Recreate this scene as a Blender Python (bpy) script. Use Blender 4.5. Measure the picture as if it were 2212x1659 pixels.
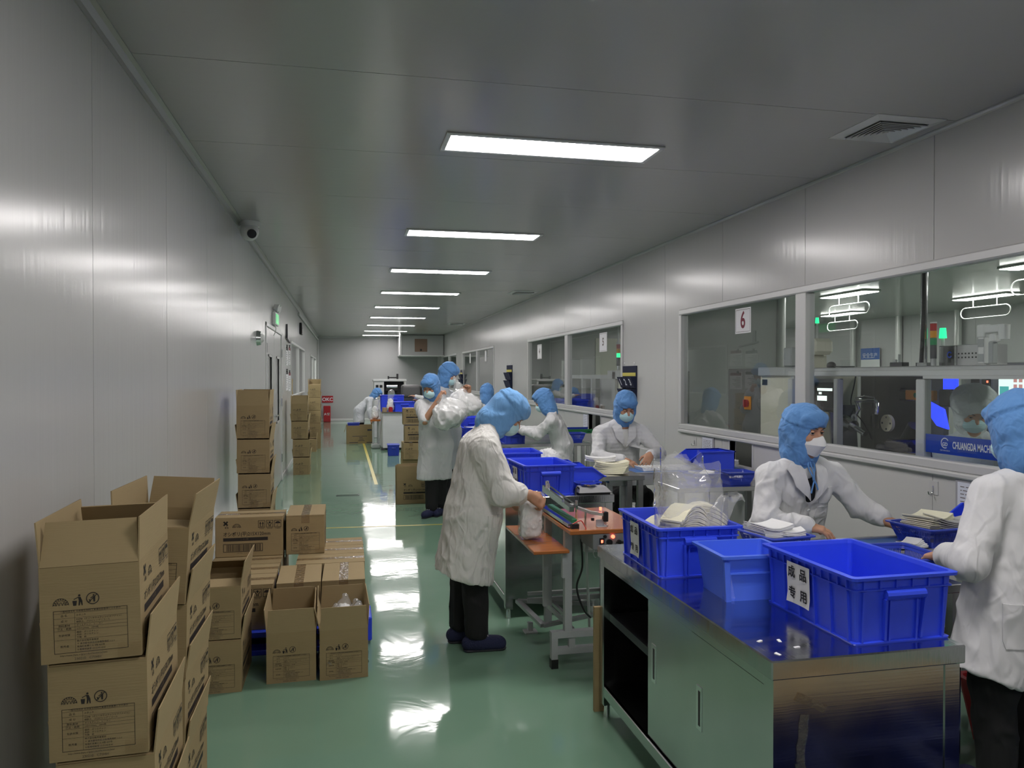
import bpy, bmesh, math, random
import numpy as np
from mathutils import Vector, Matrix
random.seed(7); RNG = np.random.RandomState(5)
PI = math.pi
SC = bpy.context.scene
COL = SC.collection
for _o in list(bpy.data.objects):
    bpy.data.objects.remove(_o)

# ---------------------------------------------------------------- camera, world, exposure
cam_d = bpy.data.cameras.new('camera'); cam = bpy.data.objects.new('camera', cam_d); COL.objects.link(cam)
cam_d.sensor_width = 36.0; cam_d.sensor_fit = 'HORIZONTAL'; cam_d.lens = 36.0 * 1661.0 / 2212.0
cam_d.clip_start = 0.05; cam_d.clip_end = 200
cam.location = (0, 0, 1.6)
YAW = math.radians(12.262); PITCH = math.radians(-0.59)
cam.rotation_euler = (PI / 2 + PITCH, 0, -YAW)
SC.camera = cam
w = bpy.data.worlds.new('world'); SC.world = w; w.use_nodes = True
w.node_tree.nodes['Background'].inputs[0].default_value = (0.55, 0.6, 0.65, 1)
w.node_tree.nodes['Background'].inputs[1].default_value = 0.05
SC.view_settings.view_transform = 'Standard'; SC.view_settings.look = 'None'
SC.view_settings.gamma = 1.0; SC.view_settings.use_curve_mapping = False
SC.view_settings.exposure = 0.92
LAMP_STRENGTH = 17.0        # the corridor's ceiling panels
ROOM2_STRENGTH = 17.0       # the strip lamps of the machine room

# ---------------------------------------------------------------- materials
def s2l(c):
    return c / 12.92 if c <= 0.04045 else ((c + 0.055) / 1.055) ** 2.4
def hexc(h):
    return tuple(s2l(int(h[i:i + 2], 16) / 255.0) for i in (0, 2, 4)) + (1.0,)
MATS = {}
def mat(name, col, rough=0.5, metal=0.0, spec=0.5, bump=0.0, bscale=(60, 60, 60), var=0.0, vscale=(8, 8, 8), emit=0.0, coat=0.0,
        trans=0.0, sheen=0.0, rvar=0.0, detail=3.0):
    if name in MATS: return MATS[name]
    m = bpy.data.materials.new(name); m.use_nodes = True; MATS[name] = m
    nt = m.node_tree; b = nt.nodes['Principled BSDF']
    c = hexc(col) if isinstance(col, str) else tuple(col) + (1.0,)
    b.inputs['Base Color'].default_value = c
    b.inputs['Roughness'].default_value = rough; b.inputs['Metallic'].default_value = metal
    b.inputs['Specular IOR Level'].default_value = spec
    if coat: b.inputs['Coat Weight'].default_value = coat; b.inputs['Coat Roughness'].default_value = 0.08
    if sheen: b.inputs['Sheen Weight'].default_value = sheen
    if trans: b.inputs['Subsurface Weight'].default_value = trans; b.inputs['Subsurface Scale'].default_value = 0.01; b.inputs['Subsurface Radius'].default_value = (1, .35, .2)
    if emit:
        b.inputs['Emission Color'].default_value = c; b.inputs['Emission Strength'].default_value = emit
    def noise(scale, det=3.0):
        tc = nt.nodes.new('ShaderNodeTexCoord'); mp = nt.nodes.new('ShaderNodeMapping'); n = nt.nodes.new('ShaderNodeTexNoise')
        mp.inputs['Scale'].default_value = scale; n.inputs['Scale'].default_value = 1.0; n.inputs['Detail'].default_value = det
        nt.links.new(tc.outputs['Object'], mp.inputs[0]); nt.links.new(mp.outputs[0], n.inputs[0])
        return n
    if bump:
        n = noise(bscale, detail); bp = nt.nodes.new('ShaderNodeBump'); bp.inputs['Strength'].default_value = bump; bp.inputs['Distance'].default_value = 0.01
        nt.links.new(n.outputs[0], bp.inputs['Height']); nt.links.new(bp.outputs[0], b.inputs['Normal'])
    if var or rvar:
        n = noise(vscale, 4.0)
        if var:
            mx = nt.nodes.new('ShaderNodeMix'); mx.data_type = 'RGBA'
            mx.inputs[6].default_value = tuple(x * (1 - var) for x in c[:3]) + (1,)
            mx.inputs[7].default_value = tuple(min(1, x * (1 + var)) for x in c[:3]) + (1,)
            nt.links.new(n.outputs[0], mx.inputs[0]); nt.links.new(mx.outputs[2], b.inputs['Base Color'])
        if rvar:
            mr = nt.nodes.new('ShaderNodeMapRange'); mr.inputs[1].default_value = .3; mr.inputs[2].default_value = .7
            mr.inputs[3].default_value = max(0, rough - rvar); mr.inputs[4].default_value = rough + rvar
            nt.links.new(n.outputs[0], mr.inputs[0]); nt.links.new(mr.outputs[0], b.inputs['Roughness'])
    return m

def film_mat(name, tint=(1, 1, 1), white=0.12, gloss=0.5, rough=0.12, bump=0.6, bs=35):
    if name in MATS: return MATS[name]
    m = bpy.data.materials.new(name); m.use_nodes = True; MATS[name] = m
    nt = m.node_tree; N = nt.nodes; N.clear()
    out = N.new('ShaderNodeOutputMaterial'); tr = N.new('ShaderNodeBsdfTransparent'); gl = N.new('ShaderNodeBsdfGlossy'); df = N.new('ShaderNodeBsdfDiffuse')
    tr.inputs[0].default_value = tint + (1,); gl.inputs['Roughness'].default_value = rough; df.inputs[0].default_value = (.85, .86, .85, 1)
    fr = N.new('ShaderNodeFresnel'); fr.inputs[0].default_value = 1.5; geo = N.new('ShaderNodeNewGeometry'); inv = N.new('ShaderNodeMath'); inv.operation = 'SUBTRACT'; inv.inputs[0].default_value = 1.0; front = N.new('ShaderNodeMath'); front.operation = 'MULTIPLY'
    mul = N.new('ShaderNodeMath'); mul.operation = 'MULTIPLY'; mul.inputs[1].default_value = gloss; mul.use_clamp = True
    m1 = N.new('ShaderNodeMixShader'); m1.inputs[0].default_value = white
    m2 = N.new('ShaderNodeMixShader')
    nt.links.new(geo.outputs['Backfacing'], inv.inputs[1]); nt.links.new(fr.outputs[0], front.inputs[0]); nt.links.new(inv.outputs[0], front.inputs[1]); nt.links.new(front.outputs[0], mul.inputs[0]); nt.links.new(mul.outputs[0], m2.inputs[0])
    nt.links.new(tr.outputs[0], m1.inputs[1]); nt.links.new(df.outputs[0], m1.inputs[2])
    nt.links.new(m1.outputs[0], m2.inputs[1]); nt.links.new(gl.outputs[0], m2.inputs[2]); nt.links.new(m2.outputs[0], out.inputs[0])
    if bump:
        tc = N.new('ShaderNodeTexCoord'); n = N.new('ShaderNodeTexNoise'); n.inputs['Scale'].default_value = bs; n.inputs['Detail'].default_value = 2
        bp = N.new('ShaderNodeBump'); bp.inputs['Strength'].default_value = bump; bp.inputs['Distance'].default_value = .02
        nt.links.new(tc.outputs['Object'], n.inputs[0]); nt.links.new(n.outputs[0], bp.inputs['Height'])
        for s in (gl, fr): nt.links.new(bp.outputs[0], s.inputs['Normal'])
    return m

def cloth(name, col, scale=(4.5, 4.5, 2.2), strength=.30, rough=.82, sheen=.1, stripes=0.0, dist=.02, trans=0.0):
    m = mat(name, col, rough=rough, spec=.2, sheen=sheen); nt = m.node_tree; N = nt.nodes; b = N['Principled BSDF']
    tc = N.new('ShaderNodeTexCoord'); mp = N.new('ShaderNodeMapping'); mp.inputs['Scale'].default_value = scale; nt.links.new(tc.outputs['Object'], mp.inputs[0])
    hs = []
    for k, (s, w_, a_) in enumerate(((1.0, .10, 1.0), (2.3, .13, .55), (5.0, .25, .16))):
        n = N.new('ShaderNodeTexNoise'); n.inputs['Scale'].default_value = s; n.inputs['Detail'].default_value = 1.2; n.inputs['Distortion'].default_value = .7
        nt.links.new(mp.outputs[0], n.inputs[0])
        s1 = N.new('ShaderNodeMath'); s1.operation = 'SUBTRACT'; s1.inputs[1].default_value = .5; ab = N.new('ShaderNodeMath'); ab.operation = 'ABSOLUTE'
        mr = N.new('ShaderNodeMapRange'); mr.interpolation_type = 'SMOOTHSTEP'; mr.inputs[1].default_value = 0; mr.inputs[2].default_value = w_; mr.inputs[3].default_value = a_; mr.inputs[4].default_value = 0
        nt.links.new(n.outputs[0], s1.inputs[0]); nt.links.new(s1.outputs[0], ab.inputs[0]); nt.links.new(ab.outputs[0], mr.inputs[0]); hs.append(mr.outputs[0])
    if stripes:
        wv = N.new('ShaderNodeTexWave'); wv.bands_direction = 'Z'; wv.inputs['Scale'].default_value = stripes; wv.inputs['Distortion'].default_value = .6; nt.links.new(tc.outputs['Object'], wv.inputs[0]); wm = N.new('ShaderNodeMath'); wm.operation = 'MULTIPLY'; wm.inputs[1].default_value = .45; nt.links.new(wv.outputs[1], wm.inputs[0]); hs.append(wm.outputs[0])
    o = hs[0]
    for h_ in hs[1:]:
        ad = N.new('ShaderNodeMath'); ad.operation = 'ADD'; nt.links.new(o, ad.inputs[0]); nt.links.new(h_, ad.inputs[1]); o = ad.outputs[0]
    bp = N.new('ShaderNodeBump'); bp.inputs['Strength'].default_value = strength; bp.inputs['Distance'].default_value = dist; nt.links.new(o, bp.inputs['Height']); nt.links.new(bp.outputs[0], b.inputs['Normal'])
    return m
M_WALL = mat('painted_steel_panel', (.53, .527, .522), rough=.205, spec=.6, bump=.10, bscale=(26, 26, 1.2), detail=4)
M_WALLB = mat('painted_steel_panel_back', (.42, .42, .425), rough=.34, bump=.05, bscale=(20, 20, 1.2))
M_CEIL = mat('ceiling_steel_panel', (.445, .428, .418), rough=.20, spec=.45, bump=.06, bscale=(3, 14, 3), detail=3)
M_JOINT = mat('joint_strip', (.40, .40, .40), rough=.45)
M_COVE = mat('cove_profile', (.40, .40, .39), rough=.32, metal=.6)
M_ALU = mat('aluminium_profile', (.62, .62, .63), rough=.34, metal=.75)
M_ALUW = mat('white_aluminium', (.66, .66, .66), rough=.35, metal=.3)
M_STEEL = mat('stainless_steel', (.55, .56, .56), rough=.17, metal=1.0, bump=.018, bscale=(3, 3, 160), var=.10, vscale=(3, 3, 3), rvar=.06)
M_STEELTOP = mat('stainless_top', (.50, .51, .53), rough=.16, metal=1.0, bump=.03, bscale=(160, 8, 8), rvar=.07, vscale=(6, 30, 6))
M_STEELD = mat('dark_steel', (.10, .10, .11), rough=.35, metal=.8)
M_CHROME = mat('chrome', (.75, .76, .78), rough=.12, metal=1.0)
M_GREYPAINT = mat('grey_painted_frame', (.36, .38, .38), rough=.42)
M_BLACK = mat('black_plastic', (.012, .012, .013), rough=.4)
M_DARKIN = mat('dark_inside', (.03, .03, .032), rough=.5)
M_BLUE = mat('blue_crate_plastic', (.032, .075, .78), rough=.33, spec=.5, bump=.05, bscale=(9, 9, 9), var=.10, vscale=(6, 6, 6))
M_BLUE2 = mat('light_blue_bin_plastic', (.075, .17, .85), rough=.30, bump=.05, bscale=(9, 9, 9), var=.08, vscale=(5, 5, 5))
M_BASKET = mat('blue_basket_plastic', (.026, .058, .48), rough=.35, bump=.03)
M_CARD = mat('corrugated_card', (.335, .250, .132), rough=.78, spec=.2, bump=.10, bscale=(14, 14, 240), var=.10, vscale=(5, 5, 14))
M_CARDIN = mat('corrugated_card_inside', (.37, .28, .152), rough=.8, spec=.2, bump=.08, bscale=(14, 14, 240), var=.06)
M_CARDEDGE = mat('corrugated_card_edge', (.20, .14, .08), rough=.9)
M_INK = mat('printing_ink', (.020, .015, .013), rough=.6)
M_INKL = mat('printing_ink_faded', (.07, .05, .035), rough=.7)
M_TAN = mat('tan_lettering', (.30, .21, .12), rough=.7)
M_TAPE = film_mat('packing_tape', tint=(.82, .74, .60), white=.06, gloss=1.4, rough=.12, bump=.5, bs=45)
M_TAPEC = film_mat('clear_tape', tint=(.95, .92, .86), white=.03, gloss=.9, rough=.10, bump=.25, bs=30)
M_FILM = film_mat('clear_film', tint=(.985, .985, .985), white=.17, gloss=1.8, rough=.10, bump=.55, bs=16)
M_FILMW = film_mat('milky_film', tint=(.95, .95, .95), white=.22, gloss=.9, rough=.20, bump=.4, bs=14)
M_GLASS = film_mat('window_glass', tint=(.95, .97, .965), white=0.0, gloss=1.5, rough=0.0, bump=0)
M_NAPKIN = mat('white_napkin', (.80, .80, .80), rough=.9, spec=.1, bump=.15, bscale=(120, 120, 120))
M_CREAM = mat('cream_napkin', (.80, .77, .60), rough=.9, spec=.1, bump=.15, bscale=(90, 90, 200))
M_COAT = cloth('white_lab_coat', (.66, .66, .67))
M_COATS = cloth('striped_lab_coat', (.66, .66, .67), stripes=9.0, strength=.22)
M_COATW = cloth('nonwoven_coat', (.70, .685, .65), scale=(6.5, 6.5, 2.6), strength=.42)
M_COATG = cloth('greyish_lab_coat', (.56, .58, .61))
M_HOOD = cloth('blue_hood_cloth', (.125, .29, .60), scale=(6, 6, 6), strength=.28)
M_HOODL = cloth('light_blue_hood_cloth', (.17, .37, .68), scale=(6, 6, 3), strength=.30)
M_HOODW = cloth('white_hood_cloth', (.62, .66, .66), scale=(6, 6, 6), strength=.3)
M_MASK = mat('surgical_mask', (.50, .74, .78), rough=.85, bump=.5, bscale=(4, 4, 90))
M_MASKW = mat('white_mask', (.80, .80, .80), rough=.85, bump=.1, bscale=(40, 40, 40))
M_SKIN = mat('skin', (.50, .27, .17), rough=.55, spec=.35, trans=.12, bump=.06, bscale=(90, 90, 90), var=.08, vscale=(20, 20, 20))
M_PANTS = mat('black_trousers', (.007, .007, .008), rough=.85, bump=.3, bscale=(18, 18, 6))
M_SHOE = mat('navy_shoe_cloth', (.012, .016, .055), rough=.85, bump=.6, bscale=(120, 120, 120))
M_SOLE = mat('shoe_sole', (.03, .03, .04), rough=.6)
M_EYEW = mat('eye_white', (.62, .58, .54), rough=.25)
M_EYED = mat('eye_dark', (.012, .008, .006), rough=.15)
M_BROW = mat('eyebrow', (.05, .032, .022), rough=.9)
M_SHIRTB = mat('black_shirt', (.01, .01, .012), rough=.85)
M_SHIRTW = mat('white_shirt', (.72, .72, .70), rough=.85)
M_WOOD = mat('orange_wood_laminate', (.40, .135, .040), rough=.22, spec=.5, var=.22, vscale=(2.5, 26, 26), coat=.3)
M_WOODEDGE = mat('wood_edge', (.34, .15, .06), rough=.5)
M_GREEN = mat('green_strip', (.02, .20, .085), rough=.45)
M_GREEND = mat('green_guard', (.01, .16, .05), rough=.4)
M_BELT = mat('blue_belt', (.055, .16, .44), rough=.38, bump=.03)
M_PAPER = mat('paper', (.76, .76, .78), rough=.75, spec=.2)
M_PAPERB = mat('bluish_paper', (.62, .64, .74), rough=.6)
M_TXT = mat('black_lettering', (.02, .02, .022), rough=.7)
M_TXTR = mat('red_lettering', (.20, .03, .05), rough=.7)
M_TXTW = mat('white_lettering', (.72, .74, .80), rough=.6)
M_BAND = mat('blue_band', (.015, .06, .42), rough=.3)
M_NAVY = mat('navy_pocket_cloth', (.012, .016, .045), rough=.9)
M_YELLOW = mat('yellow_tag', (.62, .55, .10), rough=.6)
M_YLINE = mat('yellow_floor_tape', (.56, .47, .08), rough=.3)
M_RED = mat('red_paint', (.38, .012, .02), rough=.35)
M_ORANGE = mat('orange_switch', (.80, .30, .02), rough=.4)
M_PLASTW = mat('white_plastic', (.70, .71, .70), rough=.35)
M_CREAMPANEL = mat('cream_panel', (.70, .68, .56), rough=.45, bump=.05, bscale=(3, 3, 3))
M_WHITEBOARD = mat('scuffed_white_panel', (.62, .62, .64), rough=.4, var=.12, vscale=(3, 3, 6))
M_LAMP = mat('lamp_diffuser', (1.0, .955, .94), rough=.5, emit=LAMP_STRENGTH)
M_LAMP2 = mat('strip_lamp', (1.0, 1.0, .94), rough=.5, emit=ROOM2_STRENGTH)
M_GREENL = mat('green_beacon', (.012, .62, .20), rough=.4, emit=1.3)
M_REDL = mat('red_pilot_lamp', (1.0, .10, .05), rough=.4, emit=3.0)
M_REDB = mat('red_beacon', (.45, .03, .03), rough=.3)
M_AMBERB = mat('amber_beacon', (.75, .33, .03), rough=.3)
M_GREENB = mat('green_beacon_off', (.02, .25, .09), rough=.3)
M_BLUEL = mat('blue_glow', (.012, .03, 1.0), rough=.4, emit=1.6)
M_SCREEN = mat('lit_screen', (.62, .72, .66), rough=.3, emit=.9)
M_SCREEND = mat('lit_screen_dark', (.02, .02, .02), rough=.2)
M_EXIT = mat('exit_sign_green', (.05, .5, .15), rough=.3, emit=.5)
M_FRAMEW = mat('grey_window_frame', (.60, .60, .60), rough=.38, metal=.25)
M_BROWN = mat('brown_hatch', (.22, .14, .10), rough=.6)
M_POST = mat('poster_blue', (.02, .11, .42), rough=.5)

def floor_material():
    m = bpy.data.materials.new('epoxy_floor'); m.use_nodes = True; nt = m.node_tree; b = nt.nodes['Principled BSDF']
    tc = nt.nodes.new('ShaderNodeTexCoord'); n = nt.nodes.new('ShaderNodeTexNoise'); n.inputs['Scale'].default_value = 1.6; n.inputs['Detail'].default_value = 6
    cr = nt.nodes.new('ShaderNodeMix'); cr.data_type = 'RGBA'
    cr.inputs[6].default_value = (.150, .270, .190, 1); cr.inputs[7].default_value = (.205, .335, .240, 1)
    nt.links.new(tc.outputs['Object'], n.inputs[0]); nt.links.new(n.outputs[0], cr.inputs[0]); nt.links.new(cr.outputs[2], b.inputs['Base Color'])
    b.inputs['Roughness'].default_value = .075; b.inputs['Specular IOR Level'].default_value = .62
    n2 = nt.nodes.new('ShaderNodeTexNoise'); n2.inputs['Scale'].default_value = 2.2; n2.inputs['Detail'].default_value = 4; n2.inputs['Roughness'].default_value = .5
    n2.inputs['Distortion'].default_value = .6
    bp = nt.nodes.new('ShaderNodeBump'); bp.inputs['Strength'].default_value = .25; bp.inputs['Distance'].default_value = .010
    nt.links.new(tc.outputs['Object'], n2.inputs[0]); nt.links.new(n2.outputs[0], bp.inputs['Height']); nt.links.new(bp.outputs[0], b.inputs['Normal'])
    return m
M_FLOOR = floor_material()

# ---------------------------------------------------------------- mesh builder
class MB:
    def __init__(self): self.v = []; self.f = []; self.mi = []; self.sm = []
    def add(self, verts, faces, mi=0, sm=False):
        o = len(self.v); self.v += [tuple(map(float, p)) for p in verts]
        for f in faces: self.f.append(tuple(i + o for i in f)); self.mi.append(mi); self.sm.append(sm)
        return self
    def box(self, x0, y0, z0, x1, y1, z1, mi=0, c=0.0):
        if x0 > x1: x0, x1 = x1, x0
        if y0 > y1: y0, y1 = y1, y0
        if z0 > z1: z0, z1 = z1, z0
        if c <= 0:
            v = [(x, y, z) for x in (x0, x1) for y in (y0, y1) for z in (z0, z1)]
            return self.add(v, [(0, 1, 3, 2), (4, 6, 7, 5), (0, 4, 5, 1), (2, 3, 7, 6), (0, 2, 6, 4), (1, 5, 7, 3)], mi)
        c = min(c, (x1 - x0) * .45, (y1 - y0) * .45, (z1 - z0) * .45)
        X = (x0, x1); Y = (y0, y1); Z = (z0, z1); v = []; idx = {}
        for i in (0, 1):
            for j in (0, 1):
                for k in (0, 1):
                    sx, sy, sz = (1 if i == 0 else -1), (1 if j == 0 else -1), (1 if k == 0 else -1)
                    for a in range(3):
                        p = [X[i] + sx * c, Y[j] + sy * c, Z[k] + sz * c]; p[a] = (X[i], Y[j], Z[k])[a]
                        idx[(i, j, k, a)] = len(v); v.append(p)
        F = []
        def q(*t): F.append(tuple(idx[x] for x in t))
        for s in (0, 1):
            r = [(s, 0, 0, 0), (s, 1, 0, 0), (s, 1, 1, 0), (s, 0, 1, 0)]; q(*(r if s else r[::-1]))
            r = [(0, s, 0, 1), (0, s, 1, 1), (1, s, 1, 1), (1, s, 0, 1)]; q(*(r if s else r[::-1]))
            r = [(0, 0, s, 2), (1, 0, s, 2), (1, 1, s, 2), (0, 1, s, 2)]; q(*(r if s else r[::-1]))
        for a, b in ((0, 0), (0, 1), (1, 0), (1, 1)):
            q((a, b, 0, 0), (a, b, 1, 0), (a, b, 1, 1), (a, b, 0, 1)); q((a, 0, b, 0), (a, 1, b, 0), (a, 1, b, 2), (a, 0, b, 2)); q((0, a, b, 1), (1, a, b, 1), (1, a, b, 2), (0, a, b, 2))
        for i in (0, 1):
            for j in (0, 1):
                for k in (0, 1): q((i, j, k, 0), (i, j, k, 1), (i, j, k, 2))
        return self.add(v, F, mi)
    def hexa(self, b4, t4, mi=0):
        return self.add(list(b4) + list(t4), [(3, 2, 1, 0), (4, 5, 6, 7), (0, 1, 5, 4), (1, 2, 6, 5), (2, 3, 7, 6), (3, 0, 4, 7)], mi)
    def bar(self, a, b, wd, th, up=(0, 0, 1), mi=0):
        a = Vector(a); b = Vector(b); d = (b - a).normalized(); u = Vector(up)
        if abs(d.dot(u)) > .98: u = Vector((1, 0, 0))
        s = d.cross(u).normalized() * wd / 2; u = s.normalized().cross(d).normalized() * th / 2
        return self.hexa([a - s - u, a + s - u, a + s + u, a - s + u], [b - s - u, b + s - u, b + s + u, b - s + u], mi)
    def cyl(self, a, b, r0, r1=None, n=16, mi=0, caps=True):
        r1 = r0 if r1 is None else r1
        a = Vector(a); b = Vector(b); d = (b - a).normalized(); u = Vector((0, 0, 1)) if abs(d.z) < .9 else Vector((1, 0, 0))
        s = d.cross(u).normalized(); t = d.cross(s).normalized(); v = []
        for c, r in ((a, r0), (b, r1)):
            for i in range(n):
                an = 2 * PI * i / n; v.append(c + (s * math.cos(an) + t * math.sin(an)) * r)
        self.add(v, [(i, (i + 1) % n, n + (i + 1) % n, n + i) for i in range(n)], mi, True)
        if caps: self.add(v[:n], [tuple(range(n))[::-1]], mi); self.add(v[n:], [tuple(range(n))], mi)
        return self
    def wire(self, pts, r, n=8, k=6):
        P = [Vector(p) for p in pts]; Q = []
        for i in range(len(P) - 1):
            a, b, c, d = P[max(i - 1, 0)], P[i], P[i + 1], P[min(i + 2, len(P) - 1)]
            for j in range(k):
                t = j / k; Q.append(.5 * ((2 * b) + (c - a) * t + (2 * a - 5 * b + 4 * c - d) * t * t + (3 * b - a - 3 * c + d) * t ** 3))
        return self.tube(Q + [P[-1]], r, n)
    def tube(self, pts, r, n=8, mi=0, closed=False):
        P = [Vector(p) for p in pts]; m = len(P); v = []; rr = r if isinstance(r, (list, tuple)) else [r] * m
        t0 = None
        for i in range(m):
            if closed: d = (P[(i + 1) % m] - P[i - 1]).normalized()
            else: d = (P[min(i + 1, m - 1)] - P[max(i - 1, 0)]).normalized()
            if t0 is None:
                u = Vector((0, 0, 1)) if abs(d.z) < .9 else Vector((1, 0, 0)); s = d.cross(u).normalized()
            else:
                s = (t0 - d * t0.dot(d)).normalized()
            t0 = s; t = d.cross(s)
            for k in range(n):
                an = 2 * PI * k / n; v.append(P[i] + (s * math.cos(an) + t * math.sin(an)) * rr[i])
        F = []
        for i in range(m if closed else m - 1):
            j = (i + 1) % m
            for k in range(n): F.append((i * n + k, i * n + (k + 1) % n, j * n + (k + 1) % n, j * n + k))
        self.add(v, F, mi, True)
        if not closed: self.add(v[:n], [tuple(range(n))[::-1]], mi); self.add(v[-n:], [tuple(range(n))], mi)
        return self
    def prism(self, pts, lo, hi, axis=1, mi=0):
        n = len(pts); v = []
        for h in (lo, hi):
            for (p, q) in pts:
                v.append({0: (h, p, q), 1: (p, h, q), 2: (p, q, h)}[axis])
        return self.add(v, [tuple(range(n)), tuple(range(n, 2 * n))[::-1]] + [(i, n + i, n + (i + 1) % n, (i + 1) % n) for i in range(n)], mi)
    def grid(self, P, mi=0, sm=True, closed=False):
        nu = len(P); nv = len(P[0]); v = [p for r in P for p in r]; F = []
        for i in range(nu - 1):
            for j in range(nv if closed else nv - 1):
                k = (j + 1) % nv; F.append((i * nv + j, i * nv + k, (i + 1) * nv + k, (i + 1) * nv + j))
        return self.add(v, F, mi, sm)
    def disc(self, c, r, ax=1, n=20, mi=0):
        v = []
        for i in range(n):
            a = 2 * PI * i / n; p = r * math.cos(a); q = r * math.sin(a)
            v.append({0: (c[0], c[1] + p, c[2] + q), 1: (c[0] + p, c[1], c[2] + q), 2: (c[0] + p, c[1] + q, c[2])}[ax])
        return self.add(v, [tuple(range(n))], mi)
    def xform(self, M):
        self.v = [tuple(M @ Vector(p)) for p in self.v]; return self
    def join(self, o, M=None, mi=None):
        k = len(self.v); self.v += [tuple(M @ Vector(p)) if M else p for p in o.v]
        self.f += [tuple(i + k for i in f) for f in o.f]; self.mi += [(x if mi is None else mi) for x in o.mi]; self.sm += o.sm
        return self
    def mesh(self, name, mats):
        me = bpy.data.meshes.new(name); me.from_pydata(self.v, [], self.f)
        for m in (mats if isinstance(mats, (list, tuple)) else [mats]): me.materials.append(m)
        if len(me.polygons) == len(self.mi):
            me.polygons.foreach_set('material_index', self.mi); me.polygons.foreach_set('use_smooth', self.sm)
        me.update(); return me
    def build(self, name, mats, parent=None, fix=False):
        me = self.mesh(name, mats)
        if fix:
            bm = bmesh.new(); bm.from_mesh(me); bmesh.ops.recalc_face_normals(bm, faces=bm.faces); bm.to_mesh(me); bm.free()
        return link(name, me, parent)

def link(name, me, parent=None, loc=None):
    o = bpy.data.objects.new(name, me); COL.objects.link(o)
    if parent is not None: o.parent = parent
    if loc is not None: o.location = loc
    return o
def tag(o, label, cat, group=None, kind=None):
    o['label'] = label; o['category'] = cat
    if group: o['group'] = group
    if kind: o['kind'] = kind
    return o
def thing(name, label, cat, loc=(0, 0, 0), rot=0.0, group=None, tilt=(0, 0)):
    o = bpy.data.objects.new(name, None); COL.objects.link(o); o.location = loc; o.rotation_euler = (tilt[0], tilt[1], rot)
    o.empty_display_size = .1
    return tag(o, label, cat, group)
def struct(name, loc=(0, 0, 0)):
    o = bpy.data.objects.new(name, None); COL.objects.link(o); o.location = loc; o['kind'] = 'structure'; return o
def copy_tree(o, parent=None):
    c = o.copy(); COL.objects.link(c)
    if parent is not None: c.parent = parent
    for ch in list(o.children):
        copy_tree(ch, c)
    return c
def dup(o, loc, rot=0.0, label=None, tilt=(0, 0)):
    c = copy_tree(o); c.location = loc; c.rotation_euler = (tilt[0], tilt[1], rot)
    if label: c['label'] = label
    return c

# ---------------------------------------------------------------- lettering
_TC = {}
def text_mb(s, size, align='CENTER', res=1, bold=0.0, sx=1.0):
    key = (s, round(size, 5), align, res, bold, sx)
    if key in _TC: return _TC[key]
    cu = bpy.data.curves.new('t', 'FONT'); cu.body = s; cu.size = size; cu.align_x = align; cu.align_y = 'CENTER'
    cu.resolution_u = res; cu.fill_mode = 'FRONT'; cu.offset = bold
    ob = bpy.data.objects.new('t', cu); COL.objects.link(ob)
    dg = bpy.context.evaluated_depsgraph_get(); me = ob.evaluated_get(dg).to_mesh()
    mb = MB(); mb.add([(v.co.x * sx, v.co.y, 0) for v in me.vertices], [tuple(p.vertices) for p in me.polygons])
    ob.evaluated_get(dg).to_mesh_clear(); bpy.data.objects.remove(ob); bpy.data.curves.remove(cu)
    _TC[key] = mb; return mb
def put_text(mb, s, u, v, size, align='CENTER', mi=0, res=1, bold=0.0, sx=1.0, rot=0.0):
    t = text_mb(s, size, align, res, bold, sx)
    mb.join(t, Matrix.Translation((u, v, 0)) @ Matrix.Rotation(rot, 4, 'Z'), mi); return mb
def rect(mb, u0, v0, u1, v1, mi=0, w=0.0):
    if w <= 0: return mb.add([(u0, v0, 0), (u1, v0, 0), (u1, v1, 0), (u0, v1, 0)], [(0, 1, 2, 3)], mi)
    rect(mb, u0, v0, u1, v0 + w, mi); rect(mb, u0, v1 - w, u1, v1, mi); rect(mb, u0, v0, u0 + w, v1, mi); return rect(mb, u1 - w, v0, u1, v1, mi)
def poly(mb, pts, mi=0): return mb.add([(p[0], p[1], 0) for p in pts], [tuple(range(len(pts)))], mi)
def arc(mb, cx, cy, r, w, a0, a1, n=16, mi=0):
    v = []; F = []
    for i in range(n + 1):
        a = a0 + (a1 - a0) * i / n
        v += [(cx + (r - w) * math.cos(a), cy + (r - w) * math.sin(a), 0), (cx + r * math.cos(a), cy + r * math.sin(a), 0)]
        if i: F.append((2 * i - 2, 2 * i - 1, 2 * i + 1, 2 * i))
    return mb.add(v, F, mi)
def dot(mb, cx, cy, r, n=10, mi=0): return poly(mb, [(cx + r * math.cos(2 * PI * i / n), cy + r * math.sin(2 * PI * i / n)) for i in range(n)], mi)
def line(mb, a, b, w, mi=0):
    d = Vector((b[0] - a[0], b[1] - a[1])).normalized(); p = Vector((-d.y, d.x)) * w / 2
    return poly(mb, [(a[0] - p.x, a[1] - p.y), (b[0] - p.x, b[1] - p.y), (b[0] + p.x, b[1] + p.y), (a[0] + p.x, a[1] + p.y)], mi)
# frames that carry a drawing (u right, v up, normal towards the viewer) onto a face
F_FRONT = Matrix(((1, 0, 0, 0), (0, 0, -1, 0), (0, 1, 0, 0), (0, 0, 0, 1)))        # face looking to -y
F_RIGHT = Matrix(((0, 0, 1, 0), (1, 0, 0, 0), (0, 1, 0, 0), (0, 0, 0, 1)))         # face looking to +x
F_LEFT = Matrix(((0, 0, -1, 0), (-1, 0, 0, 0), (0, 1, 0, 0), (0, 0, 0, 1)))        # face looking to -x
def T(x, y, z): return Matrix.Translation((x, y, z))

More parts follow.
